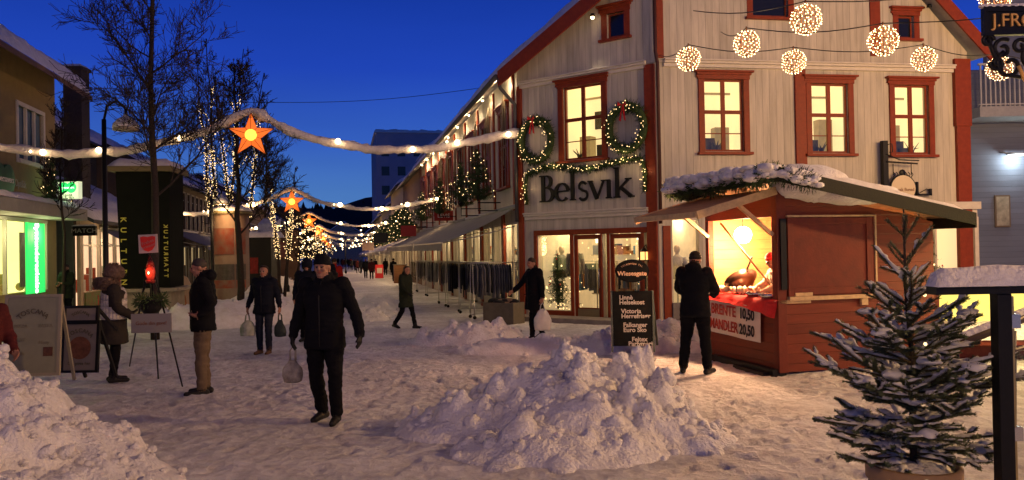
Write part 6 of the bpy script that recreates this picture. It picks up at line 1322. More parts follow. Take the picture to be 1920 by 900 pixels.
# ------------------------------------------------------------------ bare trees
def bare_tree(label, loc, h, seed, r0=.13, name='bare_tree', spread=.55, first=.22, levels=5, stems=1, wrap=0, wrap_h=4.5, wrap_z0=0.0, group=None, twig=.006, snowy=False):
    rnd = random.Random(seed); t = thing(name, label, 'tree', loc, group=group); tr = MB(); cr = MB(); lights = []; snow = MB(); cnt = [0]
    def grow(mb, p, d, L_, r, lv):
        pts = [p]; rad = [r]; n = 5 if lv < 3 else 3; dd = d.copy()
        for i in range(n):
            dd = (dd + Vector((rnd.gauss(0, 1), rnd.gauss(0, 1), rnd.gauss(0, 1) + .5)) * .10).normalized(); p = p + dd * L_ / n; pts.append(p); rad.append(max(twig, r * (1 - .62 * (i + 1) / n)))
        mb.tube(pts, rad, 6 if lv < 2 else 4 if lv < 4 else 3, caps=lv < 1)
        cnt[0] += 1
        if wrap and lv == 1 and p.z < wrap_h * 1.05:
            for q_ in range(14): f_ = q_ / 14 * .6 * n; i_ = int(f_); lights.append(pts[i_].lerp(pts[i_ + 1], f_ - i_) + Vector((rnd.uniform(-.05, .05), rnd.uniform(-.05, .05), rnd.uniform(-.05, .05))))
        if lv >= levels: return
        k = ({1: 11, 2: 6, 3: 5} if h > 11.5 else {1: 8, 2: 5, 3: 4}).get(lv, 3)
        for i in range(k):
            f = rnd.uniform(.12, 1.0) if lv else first + (1 - first) * (i + rnd.random() * .6) / k
            f = min(f, .99); j = f * n; i0 = int(j); q = pts[i0].lerp(pts[min(i0 + 1, n)], j - i0); rr = rad[i0] + (rad[min(i0 + 1, n)] - rad[i0]) * (j - i0)
            ax = (pts[min(i0 + 1, n)] - pts[i0]).normalized(); a = rnd.uniform(0, 6.28) if lv else i * 2.4 + rnd.uniform(-.4, .4)
            o = ax.orthogonal().normalized(); o = Matrix.Rotation(a, 3, ax) @ o; ang = R(rnd.uniform(28, 55))
            nd = (ax * math.cos(ang) + o * math.sin(ang) + Vector((0, 0, .15))).normalized()
            ln = (h * spread * (1 - f * .72) if lv == 0 else L_ * rnd.uniform(.38, .62)); grow(cr, q, nd, ln, max(twig, rr * (.5 if lv == 0 else .55)), lv + 1)
    for s_ in range(stems):
        a = 6.28 * s_ / max(1, stems) + .6; base = Vector((math.cos(a), math.sin(a), 0)) * (.06 if stems > 1 else 0); d = (Vector((0, 0, 1)) + Vector((math.cos(a), math.sin(a), 0)) * (.10 if stems > 1 else .0)).normalized()
        pts = [base + d * (h * i / 10) + Vector((rnd.gauss(0, 1), rnd.gauss(0, 1), 0)) * .035 * (i > 0) for i in range(11)]; rad = [r0 * (1 - .9 * i / 10) + .008 for i in range(11)]
        tr.tube(pts, rad, 10)
        k = 24 if (stems == 1 and h > 9.5) else 15 if stems == 1 else 9
        for i in range(k):
            f = first + (1 - first) * (i + .3) / k; j = f * 10; i0 = min(9, int(j)); q = pts[i0].lerp(pts[i0 + 1], j - i0); a = i * 2.4 + rnd.uniform(-.5, .5) + s_
            el = R(rnd.uniform(28, 50)) if f < .6 else R(rnd.uniform(45, 65)); nd = Vector((math.cos(a) * math.cos(el), math.sin(a) * math.cos(el), math.sin(el)))
            grow(cr, q, nd, h * spread * (1.05 - f) ** .75 * rnd.uniform(.8, 1.1) / (1.0 if stems == 1 else 1.4), max(.01, rad[i0] * .38), 1)
        if wrap:
            for i in range(wrap):
                z = wrap_z0 + (wrap_h * (1 - .13 * s_) - wrap_z0) * (i + rnd.uniform(-1, 1) * 2) / wrap; z = max(.2, z); j = min(9.99, z / h * 10); i0 = int(j); q = pts[i0].lerp(pts[i0 + 1], j - i0); a = i * 2.39 + rnd.uniform(-.5, .5); r_ = rad[i0] + rnd.uniform(.02, .07); lights.append(q + Vector((math.cos(a) * r_, math.sin(a) * r_, 0)))
    tr.build('trunk', BARK, t); cr.build('crown', BARK, t)
    if lights:
        f = MB(); [f.octa(p, rnd.uniform(.015, .026)) for p in lights]; f.build('light_string', FAIRY, t)
    return t
bare_tree('tall bare street tree in front of the black advertising tower', tuple(at(289, 480, 18.2).xy) + (gz(0, 18),), 11.6, 4, .09, spread=.215, first=.27, levels=4, twig=.0055)
for i, (px, Y, h, sd) in enumerate(((448, 27, 8.3, 9), (500, 48, 9.0, 12))):
    p = at(px, 480, Y); bare_tree('%s bare tree without lights behind the big lit trunks' % ('taller', 'farther')[i], (p.x, p.y, gz(0, Y)), h, sd, .12, spread=.38, first=.3, levels=4, twig=.009)
p = at(118, 480, 23.5)
bare_tree('thin bare young tree before the dark set-back house', (p.x, p.y, gz(0, 23)), 6.6, 31, .05, spread=.24, first=.45, levels=3, twig=.008)
for i, (px, Y, wh, h, lab) in enumerate(((410, 34, 8.9, 11, 'tree with three light-wrapped stems right of the khaki-trousered man'), (452, 36, 8.2, 10.4, 'second tree with light-wrapped stems, behind the advertising column'), (530, 38, 5.2, 6.2, 'light-wrapped tree under the big stars, left of the second star'))):
    p = at(px, 480, Y); bare_tree(lab, (p.x, p.y, gz(0, Y)), h, 40 + i, .075, spread=.28, first=.5, levels=3, stems=3 if i == 0 else 2, wrap=150 if i < 2 else 120, wrap_h=wh, wrap_z0=3.7 if i < 2 else 1.8, group='light-wrapped trees on the left side', twig=.008)
rnd = random.Random(77)
for i, (px, Y) in enumerate(((560, 52), (575, 60), (590, 72), (603, 84))):
    p = at(px, 480, Y); tt = bare_tree('small tree full of tiny lights far down the street, %s from the front' % ('first', 'second', 'third', 'fourth')[i], (p.x, p.y, gz(0, Y)), 4.8, 50 + i, .09, spread=.4, first=.25, levels=2, group='little light trees far down the street', twig=.012)
    f = MB()
    for k in range(110): a = rnd.uniform(0, 6.28); z = rnd.uniform(1.6, 4.6); r_ = 1.7 * math.sin(min(1, (z - 1.2) / 3.6) * 3.0) * rnd.random() ** .5; f.octa((math.cos(a) * r_, math.sin(a) * r_, z), .035)
    f.build('light_string', FAIRY, tt)

# ------------------------------------------------------------------ star garlands across the street
STARM = nosample(mat('star_paper', (.6, .2, .06), .7, noise_amt=.35, nscale=4, emit=(1, .17, .022), estr=.78)); STARC = emat('star_heart', (1, .55, .06), 1.9)
GSNOW = mat('garland_snow', (.68, .64, .61), .8, noise_amt=.25, nscale=5, bump=.8, bscale=14, bdist=.05)
def garland(s, T, label_g, label_s, lights=1, seed=0, R_=.13, starsz=.60, zs=0., tl=14.0, strength=20):
    g_ = gz(0, 22 + s); z0 = g_ + zs
    key = [(0.0, 5.22), (2.4, 4.72), (4.0, 4.68), (5.6, 4.95), (6.15, 5.12), (7.2, 5.72), (8.2, 5.18), (8.8, 4.98), (10.2, 4.62), (11.6, 4.50), (13.0, 4.66), (tl, 4.85)]
    K = []
    for (a, za), (b, zb_) in zip(key[:-1], key[1:]):
        m = max(2, int((b - a) / .12)); K += [(a + (b - a) * i / m, za + (zb_ - za) * i / m) for i in range(m)]
    K.append(key[-1])
    for _ in range(2): K = [K[0]] + [((K[i - 1][0] + 2 * K[i][0] + K[i + 1][0]) / 4, (K[i - 1][1] + 2 * K[i][1] + K[i + 1][1]) / 4) for i in range(1, len(K) - 1)] + [K[-1]]
    O = st(s, T, z0); P = [(SN * (k[0] - T) + Vector((0, 0, k[1]))) for k in K]
    t = thing('street_garland', label_g, 'garland', O, group='star garlands across the street')
    sd = Vector((seed, 3, 1)); mb = MB(); rad = [R_ * (1 + .40 * noise.noise(Vector((i * .33, seed, 0))) + .42 * noise.noise(Vector((i * .9, seed, 4)))) for i in range(len(P))]
    mb.tube(P, rad, 10, sq=1.15); mb.v = [tuple(Vector(v) + noise.noise_vector(Vector(v) * 7 + sd) * .05) for v in mb.v]; mb.build('snowy_rope', GSNOW, t)
    roof_ = [p + Vector((0, 0, -R_ * 1.15)) for p, k in zip(P, K) if 5.95 < k[0] < 8.5]
    mb = MB(); garland_needles(mb, roof_, .16, 420 if s < 30 else 90, .08, 0, seed); mb.build('fir_underside', NEEDLE, t)
    bl = MB()
    for k, tt in enumerate((.35, 1.75, 3.0, 5.0, 8.95, 10.9, 12.1, 13.3)):
        j = min(range(len(K)), key=lambda i: abs(K[i][0] - tt)); q = P[j] + SD * -.17 + Vector((0, 0, -.02 + .06 * (k % 2)))
        bl.ball(q, .075 if s < 5 else .11, n=10, m=6)
        if k in (1, 6) or s > 5: bl.octa(q + SN * .28 + Vector((0, 0, .02)), .04)
        if lights and (k % lights == 0): plight('garland_bulb_light', O + q - SD * .22 + Vector((0, 0, -.15)), strength, (1, .60, .28), .10)
    bl.build('bulb', BULB, t)
    # five-pointed paper star hanging from the peak
    pk = O + SN * (7.2 - T) + Vector((0, 0, 5.72 - R_)); cs = pk + Vector((0, 0, -starsz * .98)) - SD * .05
    M = frame(cs, -SN); sg = thing('paper_star', label_s, 'star', M=M, group='orange stars in the garlands')
    mb = MB(); pts = []
    for i in range(10): a = math.pi / 2 + i * math.pi / 5; r_ = starsz if i % 2 == 0 else starsz * .42; pts.append((r_ * math.cos(a), 0, r_ * math.sin(a)))
    for yy in (-.16, .16):
        c = (0, yy, 0)
        for i in range(10):
            tri = [c, pts[i], pts[(i + 1) % 10]]; mb.add(tri if yy < 0 else tri[::-1], [(0, 2, 1)])
    mb.build('star_points', STARM, sg); MB().ball((0, -.10, 0), starsz * .25, n=20, m=12, sc=(1, .75, 1)).build('lamp_heart', STARC, sg)
    e = MB(); 
    for i in range(10): e.tube([(0, -.165, 0), pts[i]], .006, 4); e.tube([pts[i], pts[(i + 1) % 10]], .008, 4)
    e.tube([(0, 0, starsz), (0, 0, starsz + .15)], .008, 4); e.build('wire_edges', mat('star_seam', (.25, .05, .01), .6), sg)
    if lights: plight('star_light', cs - SD * .35, strength * .5, (1, .42, .10), .2)
garland(-.2, 7.2, 'nearest snow-covered garland rope spanning the street, with the largest star', 'largest orange paper star, in the nearest garland', 1, 1, R_=.10, tl=16.0, strength=4)
garland(17, 7.2, 'second garland rope across the street', 'second orange star, below right of the largest', 2, 2, zs=-.55, R_=.085, strength=34)
garland(37, 7.2, 'third garland rope across the street', 'third orange star down the street', 2, 3, zs=-.55, R_=.08, strength=90)
garland(58, 7.2, 'fourth garland rope across the street', 'fourth orange star down the street', 4, 4, zs=-.6, R_=.13, strength=200)
garland(82, 7.2, 'fifth garland rope across the street', 'fifth orange star, tiny, far down the street', 4, 5, zs=-.6, R_=.14, strength=250)
garland(125, 7.2, 'seventh garland rope, hardly visible at the end of the street', 'seventh star, a dot at the end of the street', 0, 7, zs=-.8, R_=.14)
garland(105, 7.2, 'sixth and farthest garland rope across the street', 'sixth and smallest orange star down the street', 0, 6, zs=-.8, R_=.14)
# plain bulb strings slung across the far street
for i, s_ in enumerate((28, 48, 68, 90, 112)):
    g_ = gz(0, 22 + s_); a_, b_ = st(s_, .5, 4.4 + g_), st(s_ + 3, 13.5, 4.2 + g_); t = thing('bulb_string', 'bulb string slung across the far street, %s counting from the front' % ('first', 'second', 'third', 'fourth', 'fifth', 'sixth', 'seventh', 'eighth')[i], 'string of lights', a_, group='plain bulb strings across the far street')
    mb = MB(); f = MB(); P_ = [(b_ - a_) * (k / 24) + Vector((0, 0, -1.1 * math.sin(math.pi * k / 24))) for k in range(25)]; mb.tube(P_, .015, 4); [f.octa(p_ + Vector((0, 0, -.05)), .04 + .0005 * s_) for p_ in P_[2:-1:2]]; mb.build('wire', BLACK, t); f.build('light_string', BULB, t)
    plight('bulb_string_light', st(s_, 6, 3.4 + g_), 60, (1, .62, .30), .4)
# extra strings of lights on the right-hand fronts far away
rnd = random.Random(12)
for i, (s_, n) in enumerate(((30.5, 60), (36, 70), (46, 80), (58, 80), (72, 80))):
    t = thing('fairy_light_bush', 'dark fir bough dotted with tiny lights on the right-hand fronts, %s beyond the corner house' % ('first', 'second', 'third', 'fourth', 'fifth')[i], 'light decoration', st(s_, .9, 3.2 + gz(0, 22 + s_)), group='lit boughs on the right-hand fronts')
    mb = MB(); f = MB()
    for k in range(n): q = SD * rnd.uniform(-2.5, 2.5) + SN * rnd.uniform(-.5, .7) + Vector((0, 0, rnd.uniform(.0, 1.6))); f.octa(q, .03 + .0004 * s_); garland_needles(mb, [q - SD * .3, q + SD * .3], .12, 50, .16, 0, k)
    mb.build('boughs', NEEDLE, t); f.build('light_string', FAIRY, t)
# thin wire across the sky
a, b = at(500, 192, 60), at(900, 165, 60); mb = MB(); mb.tube([a.lerp(b, i / 12) + Vector((0, 0, -.9 * math.sin(math.pi * i / 12) * .4)) for i in range(-9, 16)], .02, 4)
tag(mb.build('overhead_wire', BLACK), 'thin black wire crossing the sky above the street', 'wire')

# ------------------------------------------------------------------ glowing wicker balls on wires, upper right
WIRE = mat('copper_wire', (.22, .10, .04), .5, .5)
def light_ball(px, py, r_px, Y, label, seed):
    rnd = random.Random(seed); c = at(px, py, Y); r = r_px / F * Y; t = thing('light_ball', label, 'light ball', c, group='glowing wire balls on overhead lines')
    mb = MB(); f = MB()
    for k in range(8):
        a = math.pi * k / 8 + rnd.uniform(-.1, .1); n_ = Vector((math.cos(a), math.sin(a), rnd.uniform(-.15, .15))).normalized(); u = n_.orthogonal().normalized(); v = n_.cross(u)
        mb.tube([(u * math.cos(q * .393) + v * math.sin(q * .393)) * r * .95 for q in range(17)], .006, 4, caps=False)
    for z in (-.5, 0, .5): mb.tube([(math.cos(q * .393) * r * .95 * math.sqrt(1 - z * z), math.sin(q * .393) * r * .95 * math.sqrt(1 - z * z), z * r * .95) for q in range(17)], .006, 4, caps=False)
    for k in range(150):
        z = 1 - 2 * (k + .5) / 150; a = k * 2.39996 + rnd.uniform(-.12, .12); q = Vector((math.cos(a) * math.sqrt(1 - z * z), math.sin(a) * math.sqrt(1 - z * z), z)) * r * rnd.uniform(.94, 1.06); f.octa(q, r * .042)
    mb.tube([(0, 0, r), (0, 0, r + .07)], .012, 5); mb.build('wire_frame', WIRE, t); f.build('light_string', emat('ball_light', (1, .68, .34), 8.0), t)
    plight('ball_glow', c, 12, (1, .64, .34), r * .8)
    return c, r
BL = [light_ball(1291, 111, 22, 13.6, 'leftmost glowing light ball, beside the corner downpipe', 1), light_ball(1400, 82, 24, 12.6, 'glowing light ball second from the left above the first window', 2), light_ball(1511, 37, 28, 11.0, 'largest and highest glowing light ball', 3),
      light_ball(1488, 116, 22, 13.6, 'glowing light ball just above the middle window', 4), light_ball(1656, 77, 27, 11.4, 'glowing light ball left of the right attic window', 5), light_ball(1732, 111, 22, 13.6, 'glowing light ball above the right-hand window', 6),
      light_ball(1874, 128, 22, 13.6, 'glowing light ball half behind the ornate iron sign', 7), light_ball(1866, 0, 27, 11.0, 'glowing light ball cut by the top edge over the ornate iron sign', 8)]
def wire(label, idx, end0, end1):
    pts = [end0] + [BL[i][0] + Vector((0, 0, BL[i][1] + .05)) for i in idx] + [end1]; mb = MB()
    for a, b in zip(pts[:-1], pts[1:]): mb.tube([a.lerp(b, k / 8) + Vector((0, 0, -.10 * math.sin(math.pi * k / 8))) for k in range(9)], .008, 4)
    tag(mb.build('overhead_wire', BLACK), label, 'wire')
wire('black wire carrying the lower row of light balls', [0, 3, 5, 6], FR @ Vector((.1, -.1, 6.6)), at(2100, 120, 13.6)); wire('black wire carrying the upper light balls', [1, 4], at(1352, 60, 15), at(2100, -10, 10.5)); wire('black wire carrying the highest light balls', [2, 7], at(1300, 20, 14), at(2100, -30, 11))

# ------------------------------------------------------------------ ornate iron sign at the top right
c = at(1890, 75, 5.4); t = thing('ornate_iron_sign', 'ornate black iron shop sign with gold letters at the top right corner', 'sign', M=frame(c, (1, 0)))
s_ = 5.4 / F; mb = MB(); X = lambda px: (px - 1890) * s_; Z = lambda py: (75 - py) * s_
mb.box(X(1843), X(2040), -.02, .02, Z(22), Z(12)); mb.box(X(1843), X(2040), -.02, .02, Z(66), Z(58)); mb.box(X(1843), X(1849), -.02, .02, Z(58), Z(22)); mb.box(X(1849), X(2040), -.008, .008, Z(58), Z(22))
def scroll(cx, cy, r, turns=1.5, a0=0, w=.011, sgn=1): return [(X(cx) + r * (1 - .8 * k / 28) * s_ * math.cos(a0 + sgn * turns * 6.28 * k / 28), 0, Z(cy) + r * (1 - .8 * k / 28) * s_ * math.sin(a0 + sgn * turns * 6.28 * k / 28)) for k in range(29)]
for sc in ((1852, 76, 12, 1.3, 0), (1880, 92, 20, 1.2, 1), (1893, 122, 28, 1.1, 2), (1868, 118, 14, 1.4, 3), (1912, 88, 16, 1.2, 0), (1940, 110, 30, 1.3, 1)): mb.tube(scroll(*sc[:3], sc[3], sc[4]), .014, 6)
mb.tube([(X(1850), 0, Z(66)), (X(1862), 0, Z(100)), (X(1880), 0, Z(140)), (X(1915), 0, Z(146)), (X(1990), 0, Z(120))], .014, 6); mb.build('frame', BLACK, t)
GOLD = mat('gold_leaf', (.75, .42, .12), .5, .1); text_mb('J.FRØSTRUP', .125, .012, align='LEFT', M=Matrix.Translation((X(1858), -.018, Z(40)))).build('lettering', GOLD, t)
bt_ = MB(); bt_.tube([(X(1905), -.02, Z(125)), (X(1915), -.02, Z(150)), (X(1925), -.02, Z(165))], .012, 6); bt_.build('gilt_edge', GOLD, t)
mb = MB(); [mb.ball((X(1848 + 14 * k), 0, Z(11)), .03, n=8, m=5, sc=(1.6, .8, .6)) for k in range(14)]; mb.build('snow', SNOW, t)
MB().tube([(X(2040), 0, Z(17)), (X(2400), 0, Z(17))], .02, 6).build('arm', BLACK, t)

# ------------------------------------------------------------------ lamps of the left side
def lamp_post(label, loc, h, arm=None, lit=0, group='street lamps'):
    t = thing('street_lamp', label, 'street lamp', loc, group=group); MB().tube([(0, 0, 0), (0, 0, 1.0), (0, 0, h)], [.075, .065, .05], 10).lathe([(.13, 0), (.13, .3), (.08, .4)], n=14).build('pole', BLACK, t)
    a = arm or (.0, 0); top = Vector((a[0], a[1], h + .0)); pb = MB()
    pb.tube([(0, 0, h - .02), (a[0] * .15, a[1] * .15, h + .30), (a[0] * .6, a[1] * .6, h + .42), (a[0], a[1], h + .22), (a[0], a[1], h - .05)], .03, 8); pb.build('arm', BLACK, t)
    MB().lathe([(.28, -.26), (.27, -.22), (.19, -.10), (.07, -.04), (.05, .05), (0, .06)], top + Vector((0, 0, -.02)), 20).build('shade', mat('lamp_shade', (.30, .26, .2), .5), t)
    MB().lathe([(.29, -.23), (.27, -.14), (.17, -.02), (.06, .04), (.05, .09), (0, .13)], top, 20).build('snow_cap', SNOW, t)
    MB().ball(top + Vector((0, 0, -.24)), .11, n=12, m=7, sc=(1.6, 1.6, .5)).build('lamp', BULB if lit else mat('dull_lamp', (.5, .45, .35), .4, emit=(1, .7, .4), estr=.12), t)
    if lit: plight('street_lamp_light', Vector(loc) + top + Vector((0, 0, -.5)), lit, (1, .56, .22) if loc[1] < 13 else (1, .60, .28), .30 if loc[1] < 13 else .12)
    return t
p = at(198, 480, 18.3); lamp_post('tall dark street lamp with a snow-capped shade by the bare tree, unlit', (p.x, p.y, gz(0, 18)), 5.05, (.55, -.1))
p = at(398, 480, 30); lamp_post('lit street lamp beside the advertising column, its pole in front of it', (p.x, p.y, gz(0, 30)), 4.15, (.45, -.2), 60); p = at(452, 480, 33); lamp_post('second lit street lamp just beyond the advertising column', (p.x, p.y, gz(0, 33)), 4.0, (-.3, -.2), 60)
p = at(538, 480, 44); lamp_post('third lit street lamp by the small light-wrapped tree', (p.x, p.y, gz(0, 44)), 3.9, (-.3, -.2), 120); p = at(648, 480, 95); lamp_post('farthest lit street lamp low over the crowd', (p.x, p.y, gz(0, 95)), 4.3, (.4, 0), 200)
# unseen street lamps round the square; the last one is added to light the facade
for lab, x, y, w in (('street lamp on the square, right of and behind the viewpoint', 3.2, -6.0, 1500), ('street lamp on the square, far left of and behind the viewpoint', -9.5, -1.0, 350), ('street lamp on the square, far right of the viewpoint beyond the railing', 13.5, 6.0, 3600), ('added unseen lamp lighting the facade, out to the right level with the stall', 14.5, 12.5, 1500)):
    lamp_post(lab, (x, y, 0), 6.6, (-.5, .3), w)

# ------------------------------------------------------------------ black tower, banners, advertising column
c = at(270, 480, 22.0); zt_ = at(270, 322, 22.0).z; zb_ = at(270, 540, 22).z; t = thing('advertising_tower', 'dark cloth-wrapped square tower with yellow vertical lettering behind the bare tree', 'advertising tower', M=frame((c.x, c.y, 0), (1, .12)))
DC = mat('dark_banner', (.010, .012, .009), .8, spec=.05, noise_amt=.35, nscale=2, bump=.3, bscale=6); w2 = .70
mb = MB(); mb.add([(-w2 - .02, 0, zt_), (w2, 0, zt_), (w2, 1.3, zt_), (-w2 - .02, 1.3, zt_), (-w2 + .10, 0, zb_), (w2 - .02, 0, zb_), (w2 - .02, 1.3, zb_), (-w2 + .10, 1.3, zb_)], [(0, 3, 2, 1), (4, 5, 6, 7), (0, 1, 5, 4), (1, 2, 6, 5), (2, 3, 7, 6), (3, 0, 4, 7)]); mb.build('cloth_wrap', DC, t)
MB().box(-w2 - .15, w2 + .1, -.2, 1.5, zt_ + .003, zt_ + .14).build('cap_board', mat('olive_board', (.16, .13, .07), .7), t); snow_slab([(-w2 - .15, -.2, zt_ + .145), (w2 + .1, -.2, zt_ + .145), (w2 + .1, 1.5, zt_ + .145), (-w2 - .15, 1.5, zt_ + .145)], .22, 'snow_cap', t, None, 2)
MB().box(-w2 - .2, w2 + .25, -.3, 1.6, zb_ - .10, zb_ - .01).box(-w2, w2, .0, 1.3, -.3, zb_ - .11).build('pedestal', mat('pale_board', (.35, .30, .22), .7, noise_amt=.4, nscale=3), t)
YL = mat('yellow_letter', (.55, .52, .08), .6)
def vtext(txt, x, z0, dz, size, m=YL, mirror=False):
    mb = MB()
    for i, ch in enumerate(txt):
        M = Matrix.Translation((x, -.012, z0 - dz * i)) @ Matrix.Rotation(R(-90 if mirror else 90), 4, 'Y')
        if mirror: M = M @ Matrix.Scale(-1, 4, (0, 0, 1))
        text_mb(ch, size, .008, M=M, mb=mb, offset=.004)
    return mb
dz = 19.5 / F * 22
vtext('KULTURNATT', -w2 + .17, at(230, 412, 22).z, dz, .21).build('lettering', YL, t); vtext('KULTURNATT', w2 - .12, at(310, 424, 22).z, dz * .53, .15, mirror=True).build('lettering', YL, t)
# advertising column
c = at(434, 480, 31); zt_ = at(434, 402, 31).z; t = thing('advertising_column', 'pale advertising column with an orange-red poster, left of the far stars', 'advertising column', (c.x, c.y, 0))
MB().lathe([(.70, -.6), (.70, .5), (.66, .55), (.66, zt_)], n=28, smooth=True).build('column', mat('poster_pale', (.26, .19, .14), .6, noise_amt=.4, nscale=1.4, color2=(.20, .12, .08)), t); MB().lathe([(.80, zt_), (.82, zt_ + .1), (.3, zt_ + .2), (0, zt_ + .22)], n=28).build('cap', mat('olive_board', (.16, .13, .07), .7), t); MB().lathe([(.80, zt_ + .08), (.74, zt_ + .22), (.4, zt_ + .33), (0, zt_ + .36)], n=28).build('snow_cap', SNOW, t)
mb = MB(); k = 10
for z0_, z1_, rr, mi in ((zt_ - 1.55, zt_ - .55, .668, 0), (.85, 1.45, .668, 1), (.5, .84, .67, 0)):
    for a0_, a1_ in ((-140, -62), (-58, -20)):
        vs_ = [(rr * math.cos(R(a0_ + (a1_ - a0_) * i / k)), rr * math.sin(R(a0_ + (a1_ - a0_) * i / k)), z) for z in (z0_, z1_) for i in range(k + 1)]; mb.add(vs_, [(i, i + 1, i + k + 2, i + k + 1) for i in range(k)], mi)
mb.build('poster', [mat('poster_red', (.32, .045, .02), .6, noise_amt=.7, nscale=3, color2=(.25, .16, .11)), mat('poster_text_grey', (.14, .11, .09), .6, noise_amt=.5, nscale=9)], t)
plight('column_light', (c.x + .2, c.y - 1.6, zt_ + .3), 7, (1, .6, .3), .2)
c = at(503, 480, 42); zt_ = at(503, 420, 42).z; t = thing('ribbed_column', 'pale blue ribbed plastic-wrapped column standing in the snow, left side', 'column', (c.x, c.y, 0)); MB().lathe([(.62, -.8), (.55, zt_ * .6), (.50, zt_), (.2, zt_ + .3), (0, zt_ + .35)], n=16, smooth=False).build('wrap', mat('pale_blue_wrap', (.38, .42, .60), .4, noise_amt=.4, nscale=6), t)
c = at(540, 480, 56); t = thing('advertising_column', 'small far advertising column with a red poster patch', 'advertising column', (c.x, c.y, -.4)); MB().lathe([(.8, 0), (.8, 3.6), (.9, 3.7), (0, 3.9)], n=20).build('column', mat('poster_pale2', (.22, .13, .08), .6, noise_amt=.4, nscale=1.4), t); MB().box(-.45, .35, -.84, -.7, 1.9, 3.0).build('poster', mat('poster_red', (.50, .06, .02), .6), t)
c = at(475, 500, 40); t = thing('vending_booth', 'dark booth with a small red lit picture beside the advertising column', 'booth', (c.x, c.y, gz(0, 40))); MB().box(-.9, .9, 0, 1.6, 0, 2.9).build('body', BLACK, t); MB().box(-.15, .25, -.03, -.003, 1.1, 1.9).build('lit_picture', mat('red_picture', (.25, .02, .015), .5, noise_amt=.6, nscale=6), t); snow_slab([(-1.1, -.2, 2.905), (1.1, -.2, 2.905), (1.1, 1.8, 2.905), (-1.1, 1.8, 2.905)], .3, 'snow_cap', t)
t = thing('lit_picture_stand', 'small arched sign with a portrait of a red-haired woman, behind the tripod', 'sign', M=frame(tuple(at(339, 525, 24).xy) + (.35,), (1, .1)))
MB().prism([(-.28, -.2), (.28, -.2), (.28, .62), (.18, .82), (0, .9), (-.18, .82), (-.28, .62)], -.03, .03).build('board', mat('arch_board', (.45, .33, .24), .6), t); MB().lathe([(.10, 0), (.10, .01)], (0, -.045, .38), 16, axis='Y', smooth=False).prism([(-.2, -.1), (.2, -.1), (.14, .28), (-.14, .28)], -.04, -.031).build('portrait', mat('portrait_print', (.45, .20, .10), .6, noise_amt=.5, nscale=8), t)

# ------------------------------------------------------------------ donation tripod, lantern, pot and signs
ap = at(281, 470, 10.0); gc = Vector((ap.x, ap.y, 0))
t = thing('tripod', 'tall black donation tripod between the collector and the man in khaki trousers', 'tripod', gc); apz = at(281, 474, 10).z
for fx, fy, py in ((243, 9.6, 690), (342, 9.75, 726), (297, 10.9, 712)):
    f = onground(fx, py); MB().tube([(0, 0, apz), Vector((f.x - gc.x, f.y - gc.y, 0))], [.014, .011], 6).build('leg', BLACK, t)
MB().tube([(0, 0, apz - .02), (0, 0, apz - .75)], .006, 5).ball((0, 0, apz), .03, n=8, m=5).build('chain', BLACK, t)
c = at(278, 457, 9.95); t = thing('shield_sign', 'square white sign with a red shield on top of the donation tripod', 'sign', M=frame(c, (1, .05)) @ Matrix.Rotation(R(-2), 4, 'Y')); MB().box(-.115, .115, -.008, .008, -.115, .115).build('board', mat('sign_board_white', (.42, .34, .30), .6), t)
MB().prism([(-.092, .085), (-.055, .095), (0, .085), (.055, .095), (.092, .085), (.085, -.03), (.05, -.08), (0, -.10), (-.05, -.08), (-.085, -.03)], -.013, -.0085).build('shield', mat('shield_red', (.55, .03, .02), .6), t)
mb = text_mb('Frelses', .055, .004, M=Matrix.Translation((0, -.017, .02)) @ Matrix.Rotation(R(-18), 4, 'Y')); text_mb('armeen', .055, .004, M=Matrix.Translation((.01, -.017, -.03)) @ Matrix.Rotation(R(-18), 4, 'Y'), mb=mb); mb.build('lettering', mat('shield_letter', (.42, .14, .12), .6), t)
c = at(282, 510, 9.98); t = thing('lantern', 'small red lantern with a flame hanging inside the donation tripod', 'lantern', c); MB().lathe([(.035, -.09), (.055, -.04), (.055, .03), (.03, .07)], n=14).build('glass', nosample(mat('red_lantern_glass', (.5, .05, .03), .2, emit=(1, .08, .03), estr=.22)), t); MB().ball((0, -.045, -.01), .020, sc=(.8, .6, 1.4), n=8, m=6).build('flame', emat('flame', (1, .6, .3), 6), t)
MB().lathe([(.05, -.14), (.06, -.10), (.035, -.092)], n=12).lathe([(.035, .072), (.045, .08), (.03, .13), (0, .15)], n=12).tube([(-.05, 0, -.1), (-.062, 0, 0), (-.04, 0, .11), (0, 0, .2), (.04, 0, .11), (.062, 0, 0), (.05, 0, -.1)], .004, 5).build('frame', mat('red_tin', (.2, .02, .015), .4, .3), t); plight('lantern_light', c + Vector((0, -.12, 0)), 1.2, (1, .2, .08), .04)
c = at(283, 571, 10.0); t = thing('donation_pot', 'round black donation pot with greenery hanging from the tripod', 'pot', c); MB().lathe([(0, -.13), (.08, -.12), (.13, -.04), (.12, .05), (.135, .06), (.12, .065), (.10, .05)], n=20).build('pot', BLACK, t); mb = MB(); garland_needles(mb, [(.13 * math.cos(a * .52), .13 * math.sin(a * .52), .05) for a in range(13)], .09, 330, .06, 0, 3); mb.build('greenery', NEEDLE, t); MB().tube([(-.12, 0, .06), (-.07, 0, .22), (0, 0, .34), (.07, 0, .22), (.12, 0, .06)], .005, 5).build('handle', BLACK, t)
c = at(284, 606, 9.9); t = thing('thank_you_sign', 'small white sign with faint brown lettering across the legs of the donation tripod', 'sign', M=frame(c, (1, .05))); MB().box(-.245, .245, -.006, .006, -.118, .118).build('board', mat('sign_board_grey', (.24, .22, .21), .6), t); text_mb('Gode din gave!', .062, .004, M=Matrix.Translation((0, -.009, 0))).build('lettering', mat('sign_brown', (.20, .08, .04), .6), t)

